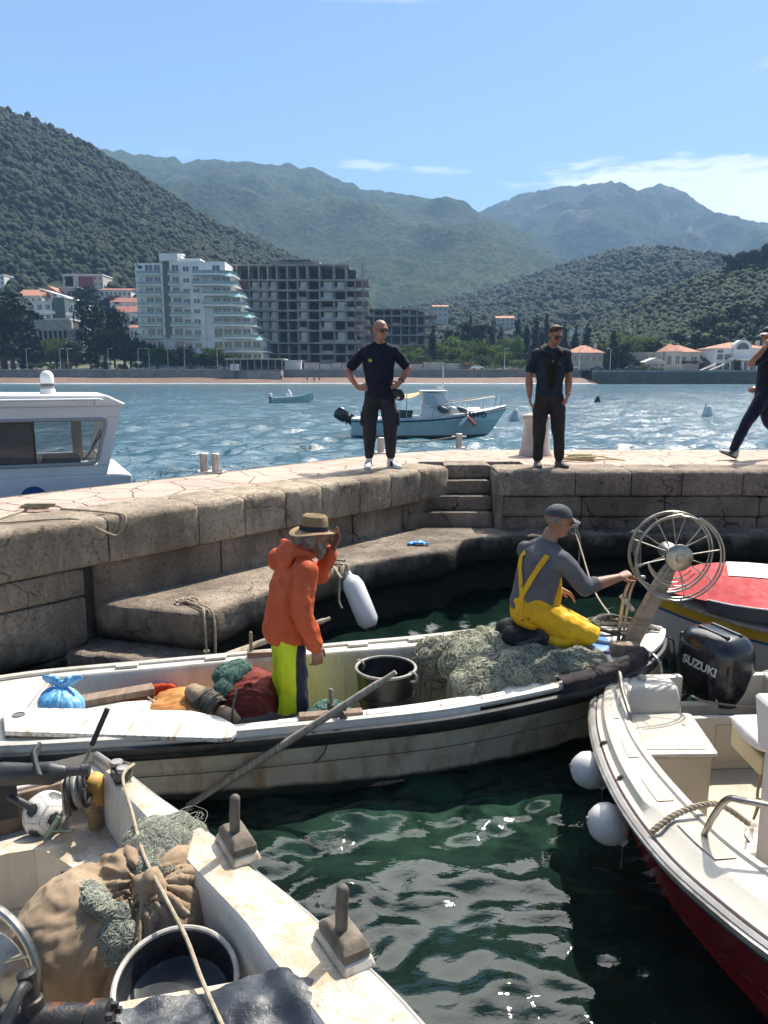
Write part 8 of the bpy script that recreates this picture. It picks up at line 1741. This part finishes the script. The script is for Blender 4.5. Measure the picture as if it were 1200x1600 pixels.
# black bucket lying against the thwart
kc = AB(1.46, .565, .44); axb = (V((.06, -.26, 1))).normalized(); Rk = axb.to_track_quat('Z', 'Y').to_matrix()
t = thing('black_tub', 'wide shallow black tub with a pale rim tilted open before the thwart', 'tub', kc)
b = MB(); b.lathe([(.10, -.215), (.16, -.21), (.18, -.19), (.196, -.02), (.202, .0), (.195, .002), (.190, -.02), (.184, -.08), (.175, -.115), (.155, -.125), (.08, -.118), (.001, -.116)], n=52, M=Rk); b.build('tub_body', M('tub_gloss', (.016, .017, .02), (.04, .042, .046), ns=4, rough=.3, spots=[((.10, .10, .10), 22, .64, .72), ((.2, .18, .15), 40, .70, .76)]), t)
b = MB(); b.ring(Rk @ V((0, 0, .0)), .201, .010, axb, 52, 8); b.build('tub_rim', M('rim_white', (.45, .43, .39), (.30, .28, .24), ns=8, rough=.5), t)
# black plastic sheet over the thwart
sh = []
for i in range(46):
    r_ = []
    for j in range(26):
        x_ = 1.46 + .30 * (-.10 + 1.06 * i / 45) + .52 * j / 25 + .012 * noise.noise(V((i * .3, j * .2, 1))); y_ = -.10 + 1.12 * i / 45 + .03 * noise.noise(V((j * .3, 4, i * .1))); z_ = .506 + (.03 * max(0, noise.noise(V((x_ * 7, y_ * 5, 0)))) + .022 * abs(noise.noise(V((x_ * 14, y_ * 9 + x_ * 6, 2))))) + .05 * math.exp(-((i - 36) / 6) ** 2) * math.exp(-((j - 6) / 6) ** 2)
        if y_ > .80: z_ += .05 * min(1, (y_ - .80) / .06)
        r_.append(AB(x_, y_, z_))
    sh.append(r_)
b = MB(); b.sheet(sh); tb = NT('black_sheet'); tb.set(tb.mix(tb.ramp(tb.noise(4, 5), .4, .65), (.014, .017, .022), (.035, .042, .052)), .35, 0, .6); tb.bump(tb.noise(26, 6, .7, dist=1.2), .5, .008)
single('plastic_sheet', 'crumpled black plastic sheet spread over the front thwart', 'plastic sheet', b, tb.m, smooth=180)
rope('long tan rope running from the stern cleat across the sack and tub to the thwart', [AB(.12, .66, .60), AB(.16, .70, .64), AB(.30, .62, .66), AB(.60, .60, .64), AB(.93, .58, .625), AB(1.20, .60, .60), AB(1.42, .62, .57), AB(1.60, .62, .545), AB(1.80, .62, .55), AB(2.0, .62, .56), AB(2.25, .60, .54)], .0075, m_rope)
b = MB(); b.loft([[AB(x_, y_, z_) for x_, y_ in ((.55, .10), (1.30, .05), (1.35, .42), (.62, .42))] for z_ in (-.052, -.040)]); single('rubber_mat', 'dark rubber mat on the floor under the burlap sack', 'mat', b, M('mat_dark', (.02, .024, .022), (.04, .045, .042), ns=30, rough=.9, bump=.6, bs=60), smooth=0)
# bilge pump hose, line winder, rod
hs = []; c0 = AB(.005, .50, .42); b = MB()
for q in range(27):
    f = q / 26; p = c0 + V((.02 * math.sin(f * 2), -.01 * f, -.20 * f)); hs.append(p)
b.tube(hs, [.030 + .0045 * (q % 2) for q in range(27)], 14); t = thing('bilge_pump', 'old yellow hand pump with a ribbed hose in the stern corner of the left boat', 'pump', c0)
part_of(t, 'ribbed_hose', b, M('hose_tan', (.26, .165, .07), (.34, .23, .11), ns=8, rough=.7))
b = MB(); b.lathe([(.05, -.05), (.055, 0), (.055, .07), (.04, .09), (.02, .10)], c=c0 + V((.01, .03, .02)), n=18); b.limb([c0 + V((-.02, .03, .0)), c0 + V((-.10, .03, -.05)), c0 + V((-.14, .04, -.02))], [.03, .026, .02]); part_of(t, 'pump_body', b, M('pump_yellow', (.42, .22, .04), (.50, .30, .08), ns=8, rough=.6, spots=[((.2, .12, .05), 14, .6, .7)]), smooth=40)
wc_ = AB(.06, .44, .52); t = thing('line_winder', 'pair of black line reels on a cream bracket by the stern transom', 'line reel', wc_)
axw = V((.96, .20, .18)).normalized()
for k in (-.028, .028):
    b = MB(); b.ring(wc_ + axw * k, .075, .014, axw, 36, 8); part_of(t, 'reel_flange', b, M('reel_black', (.014, .014, .015), rough=.45))
    b = MB()
    for q in range(3): a_ = q * PI / 3; u_ = axw.orthogonal().normalized(); v_ = axw.cross(u_); d = u_ * math.cos(a_) + v_ * math.sin(a_); b.tube([wc_ + axw * k - d * .075, wc_ + axw * k + d * .075], .008, 6)
    part_of(t, 'reel_spokes', b, M('reel_black', (.014, .014, .015)))
b = MB(); b.ring(wc_, .06, .02, axw, 30, 8); part_of(t, 'wound_line', b, M('line_grey', (.26, .24, .20), (.36, .33, .28), ns=60, rough=.9))
b = MB(); b.loft([[wc_ - axw * x_ + V((0, y_ * .1, z_)) for y_, z_ in ((-.3, -.10), (.3, -.10), (.5, .03), (.2, .09), (-.3, .07))] for x_ in (.055, .068)]); part_of(t, 'reel_bracket', b, m_bc, smooth=0, bevel=.006)
b = MB(); r0 = AB(-.02, .30, .24); r1 = V(atz(168, 1107, .95)); r1 = _eye + (r1 - _eye) * .97; mid = r0.lerp(r1, .72); b.tube([r0, mid], .009, 8); ro = single('boat_rod', 'slim boat hook with a black grip leaning up from the stern of the left boat', 'boat hook', b, m_woodx)
b = MB(); b.tube([mid, r1], .0135, 10); part_of(ro, 'grip', b, m_blk)
b = MB(); g0 = AB(-.02, .26, .23); b.tube([g0, g0 + V((.08, .02, .13))], .014, 8); b.tube([g0 + V((.01, -.01, .0)), g0 + V((.13, -.02, .01))], .006, 6); b.tube([g0 + V((.05, .0, .07)), g0 + V((.15, -.0, .07))], .006, 6); single('tool_handle', 'pale green tool handle lying beside the football', 'tool', b, M('tool_green', (.22, .28, .20), (.3, .34, .26), ns=8, rough=.6))
# ---- fenders
def ball_fender(label, c, top, r=.102, grp=None):
    c = V(c); t = thing('ball_fender', label, 'fender', c)
    b = MB(); b.lathe([(.001, -r), (.4 * r, -.93 * r), (.75 * r, -.67 * r), (.97 * r, -.25 * r), (r, 0.0), (.96 * r, .28 * r), (.80 * r, .62 * r), (.5 * r, .90 * r), (.26 * r, 1.02 * r), (.22 * r, 1.2 * r), (.001, 1.22 * r)], n=36, M=V((.62, -.35, -.62)).to_track_quat('Z', 'Y').to_matrix()); b.build('fender_ball', M('fender_white', (.52, .50, .48), (.60, .58, .56), ns=4, rough=.45, spots=[((.34, .31, .27), 6, .6, .7)]), t, smooth=60)
    b = MB(); b.ring((0, 0, 0), r * 1.01, .006, (.25, .55, .7), 36, 6, a0=.8, a1=2.4); b.build('fender_strap', M('strap_white', (.5, .48, .45)), t)
    b = MB(); tp_ = V(top) - c; b.tube(spline([V((.03, -.02, r * .1)), V((.06, -.03, r * .9)), tp_ - V((0, 0, .02)), tp_ + V((.03, 0, .03)), tp_ + V((.07, .01, .035))], 6), .0065, 6); b.tube(spline([tp_ + V((.02, 0, .03)), V((.09, .02, r * .8)), V((.08, .0, -.25))], 6), .004, 6); b.ring(tp_ + V((.03, 0, .02)), .018, .006, (0, 1, .3), 16, 6); b.build('fender_line', m_rope_d, t); return t
p = BB(.74, -1.045, .42); ball_fender('white ball fender nearer the stern, hanging on the red boat\'s side', p, BB(.72, -.99, .545))
p = BB(1.20, -1.10, .385); ball_fender('white ball fender nearer the camera, hanging low on the red boat\'s side', p, BB(1.14, -1.05, .575))
rope('short thick laid rope arched across the side deck of the red boat', [BB(1.70, -1.10, .665), BB(1.68, -1.00, .725), BB(1.66, -.88, .755), BB(1.66, -.78, .755), BB(1.72, -.68, .70)], .0125, m_rope, 'deck_rope', strand=True)
# white long fender hanging from the ledge with its rope
ft_, fb_ = aty(551, 912, 6.75), aty(574, 968, 6.62); d = (fb_ - ft_).normalized(); Rf = (-d).to_track_quat('Z', 'Y').to_matrix(); L = (fb_ - ft_).length
t = thing('long_fender', 'long white cylindrical fender hanging from the stone ledge', 'fender', (ft_ + fb_) / 2); r_ = .098
b = MB(); b.lathe([(.03, -L / 2 - .09), (.045, -L / 2 - .08), (.07, -L / 2 - .06), (r_, -L / 2 - .01), (r_ * 1.02, 0), (r_, L / 2 - .02), (.075, L / 2 + .045), (.04, L / 2 + .075), (.028, L / 2 + .09), (.026, L / 2 + .12), (.001, L / 2 + .12)], n=32, M=Rf); b.build('fender_body', M('fender_long', (.58, .58, .57), (.64, .64, .63), ns=2.5, rough=.4, spots=[((.3, .3, .27), 5, .66, .74)]), t, smooth=50)
b = MB(); b.lathe([(.03, -L / 2 - .10), (.052, -L / 2 - .085), (.055, -L / 2 - .075)], n=24, M=Rf, cap=False); b.build('fender_cap', m_blk, t)
tp_ = ft_ - d * .10; e_ = V((-.42, 7.42, .725)); b = MB()
b.tube(spline([tp_ - d * -.02, tp_ + V((-.02, .04, .08)), V((-.38, 7.0, .735)), e_, V((-.60, 7.55, .72)), V((-.55, 7.65, .715)), V((-.40, 7.5, .74))], 6), .013, 7); b.tube(spline([tp_, V((-.40, 6.97, .70)), V((-.47, 7.15, .735)), V((-.52, 7.40, .73)), V((-.36, 7.35, .735))], 6), .012, 7); b.tube(spline([V((-.42, 6.98, .70)), V((-.43, 6.93, .5)), V((-.40, 6.92, .42))], 5), .010, 6)
part_of(t, 'fender_rope', b, m_rope)
q = aty(1150, 943, 6.25); b = MB(); b.limb([q + V((-.12, .03, .03)), q + V((.0, 0, 0)), q + V((.15, -.04, -.03))], [.055, .07, .06], n=24); single('long_fender', 'cream cylindrical fender lying on the covered boat\'s gunwale', 'fender', b, M('fender_cream', (.55, .50, .38), (.62, .57, .45), ns=4, rough=.5), smooth=60)
# ---- on the pier
m_galv = M('galvanised', (.40, .37, .33), (.50, .46, .41), ns=9, rough=.5, metal=.5, spots=[((.20, .14, .10), 12, .6, .7)])
def bollard(label, p, h=.24, r=.052, two=False, horns=False):
    t = thing('steel_bollard', label, 'bollard', p); b = MB(); b.box((0, 0, .008), (.34 if two else .24, .22, .014)); b.build('base_plate', m_galv, t, smooth=0, bevel=.003)
    for dx in ((-.075, .075) if two else (0,)): b = MB(); b.lathe([(r, .012), (r, h - .005), (r - .006, h), (.001, h)], c=(dx, 0 if dx <= 0 else -.03, 0), n=24); b.build('post', m_galv, t, smooth=40)
    for sx in (-1, 1):
        b = MB(); b.lathe([(.014, .01), (.014, .03), (.008, .04), (.001, .04)], c=(sx * (.15 if two else .10), -.08, .004), n=8); b.build('bolt', m_galv, t)
    if horns: b = MB(); b.tube([(-.12, 0, h - .05), (.12, 0, h - .05)], .012, 8); b.build('cross_bar', m_galv, t)
    return t
bollard('twin post steel bollard near the cabin boat', atz(329, 738, ZP), .235, .048, True)
bollard('steel bollard with a cross bar and mooring line on the pier\'s outer edge', atz(717, 700, ZP), .235, .052, False, True)
bollard('steel bollard half hidden behind the leg of the man with hands on hips', atz(595, 708, ZP), .24, .05)
q = atz(717, 700, ZP); rope('pale mooring line from the cross bar bollard towards the moored cruiser', [q + V((-.02, 0, .19)), q + V((-.5, 0.15, .10)), q + V((-1.1, .2, .03)), q + V((-1.5, .6, -.3)), q + V((-2.2, 3, -1.3))], .010, m_rope, 'mooring_line')
p = atz(837, 711, ZP) + V((0, .05, 0)); b = MB(); b.lathe([(.245, 0), (.24, .02), (.215, .10), (.19, .35), (.175, .46), (.172, .50), (.185, .515), (.205, .53), (.21, .57), (.19, .595), (.12, .61), (.001, .615)], c=p, n=40)
single('stone_bollard', 'thick whitewashed stone bollard with a rounded cap behind the man looking down', 'bollard', b, M('stone_pale', (.42, .36, .32), (.52, .46, .41), ns=4, rough=.9, bump=.8, bs=26, bd=.012, spots=[((.28, .23, .2), 5, .58, .7)]), loc=p, post=lambda me: folds(me, .006, 6), smooth=50)
def coil(label, c, R, n, r, mat, flat=.6, tails=()):
    b = MB(); P = []
    for i in range(n * 14): a_ = i * 2 * PI / 14; k = R * (.6 + .4 * noise.noise(V((i * .05, R * 9, 2)))) * (1 + .25 * math.sin(i * .37)); P.append(V(c) + V((k * math.cos(a_) * 1.5, k * math.sin(a_) * flat, r + .02 * abs(noise.noise(V((i * .2, 0, 0)))) + .0009 * i)))
    b.tube(P, r, 6)
    for tl_ in tails: b.tube(spline(tl_, 6), r, 6)
    return single('rope_coil', label, 'rope', b, mat)
q = atz(62, 797, ZP); coil('loose coil of thin pale rope on the pier with its end over the edge', q, .16, 4, .009, m_rope, .55, ([q + V((-.1, 0, .01)), PA(.1, -.35, ZP + .01), PA(.45, -.12, ZP + .012), PA(.62, .0, ZP - .0), PA(.80, .065, ZP - .12), PA(.92, .07, ZP - .16), PA(1.0, .065, ZP - .02), PA(.9, -.1, ZP + .012), q + V((.2, 0, .012))],))
q = atz(905, 720, ZP); coil('tangled yellowish rope lying on the paving right of the man looking down', q, .22, 6, .010, M('rope_yellow', (.40, .33, .17), (.5, .43, .26), ns=30, rough=.9), .7, ([q, q + V((.4, .03, .02)), q + V((.62, -.05, .012))], [q + V((.1, 0, .02)), q + V((.3, .12, .05)), q + V((.5, .0, .02))]))
q = V((-1.66, 6.16, .715)); b = MB()
b.tube(spline([q + V((-.12, .1, 0)), q, V((-1.46, 5.99, .725)), V((-1.395, 5.93, .66)), V((-1.385, 5.91, .45)), V((-1.40, 5.91, .22))], 6), .010, 6); b.tube(spline([q + V((-.05, .02, .01)), V((-1.50, 5.97, .725)), V((-1.46, 5.885, .66)), V((-1.45, 5.87, .40)), V((-1.45, 5.87, .12))], 6), .010, 6)
for k in range(3): b.ring(q + V((.05 * k - .05, .01 * k, .012)), .05, .010, (.2 * k, .1, 1), 18, 6)
b.ring(V((-1.45, 5.868, .38)), .02, .012, (0, 0, 1), 14, 6)
single('ledge_rope', 'frayed pale rope knotted on the ledge corner, ends hanging to the water', 'rope', b, m_rope)
b = MB(); q = atz(655, 851, .71); b.limb([q + V((-.12, 0, .01)), q + V((0, .02, .025)), q + V((.10, 0, .012))], [(.03, .012), (.055, .02), (.04, .012)], side=(0, 1, 0)); single('blue_rag', 'scrap of bright blue plastic on the ledge below the steps', 'plastic scrap', b, M('rag_blue', (.02, .22, .62), (.03, .32, .75), ns=20, rough=.4), vox=.008, post=lambda me: folds(me, .018, 20), smooth=180)
rg = V((2.30, 8.985, .70)); b = MB(); b.ring(rg + V((0, 0, .05)), .05, .010, (1, .3, 0), 22, 8); b.lathe([(.03, 0), (.03, .02), (.015, .03)], c=rg, n=12); single('mooring_ring', 'iron mooring ring on the ledge beside the kneeling man\'s head', 'mooring ring', b, m_galv, loc=rg)
b = MB(); hp = toF(aty(966, 968, 5.25)); hp = FB(hp.x, hp.y, hp.z)
b.tube(spline([rg + V((0, -.02, .06)), rg + V((.0, -.3, -.05)), V((2.18, 7.6, .42)), V((2.0, 6.4, .52)), hp], 7), .0085, 6)
for k in range(4): b.ring(rg + V((-.02 + .012 * k, -.01, .05 + .012 * k)), .035, .010, (.4 * k, 1, .2), 18, 6)
b.tube(spline([rg + V((.03, -.02, .06)), rg + V((.07, -.06, -.1)), rg + V((.06, -.05, -.5))], 6), .012, 6)
single('mooring_line', 'pale mooring line running from the ring on the ledge down to the bow', 'rope', b, m_rope)
rope('thin line looped from the right motor boat\'s transom to its outboard', [BB(-.02, -.10, .50), BB(-.1, .05, .42), BB(-.05, .30, .40), BB(.05, .5, .44)], .007, m_rope, 'stern_line')
q = V((3.05, 8.98, .70)); b = MB()
for k in range(5): b.tube(spline([q + V((.02 * k, 0, .03)), q + V((.02 * k - .03, -.05, .0)), q + V((.03 * k - .05, -.06, -.2 - .05 * k))], 5), .010, 6)
for k in range(3): b.ring(q + V((.03 * k, 0, .03)), .06, .012, (.3 * k, .2, 1), 18, 6)
single('ledge_rope', 'bunch of rope ends tied on the ledge behind the wire wheel', 'rope', b, m_rope)
# ---- buoys in the bay
def buoy(label, px, py, Yv, mat, h, r, pole=False):
    q = aty(px, py, Yv); q.z = 0; t = thing('buoy', label, 'buoy', q); b = MB(); b.lathe([(r * .9, -.1), (r, .12), (r * .9, h * .35), (r * .5, h * .8), (r * .35, h * .95), (.001, h)], n=24, M=Matrix.Rotation(.12, 3, 'Y')); b.build('float_body', mat, t, smooth=50)
    b = MB(); b.ring((0.1 * h, 0, h * 1.02), .05, .015, (0, 1, 0), 14, 6); b.build('lifting_eye', m_galv, t)
    if pole: b = MB(); b.tube([(-.35, 0, -.1), (-.12, 0, h * 1.05)], .035, 6); b.build('pole', m_galv, t)
    return t
buoy('pale grey conical buoy just ahead of the moored cruiser', 803, 660, 44, M('buoy_grey', (.42, .43, .43), (.5, .5, .5), ns=3, rough=.5), .75, .30)
buoy('small dark green buoy far out to the right', 933, 632, 74, M('buoy_dark', (.012, .03, .025), rough=.5), .7, .30)
buoy('tilted white buoy with a pole at the far right', 1105, 651, 50, M('buoy_white', (.58, .58, .57), (.66, .66, .65), ns=3, rough=.5), .72, .34, True)
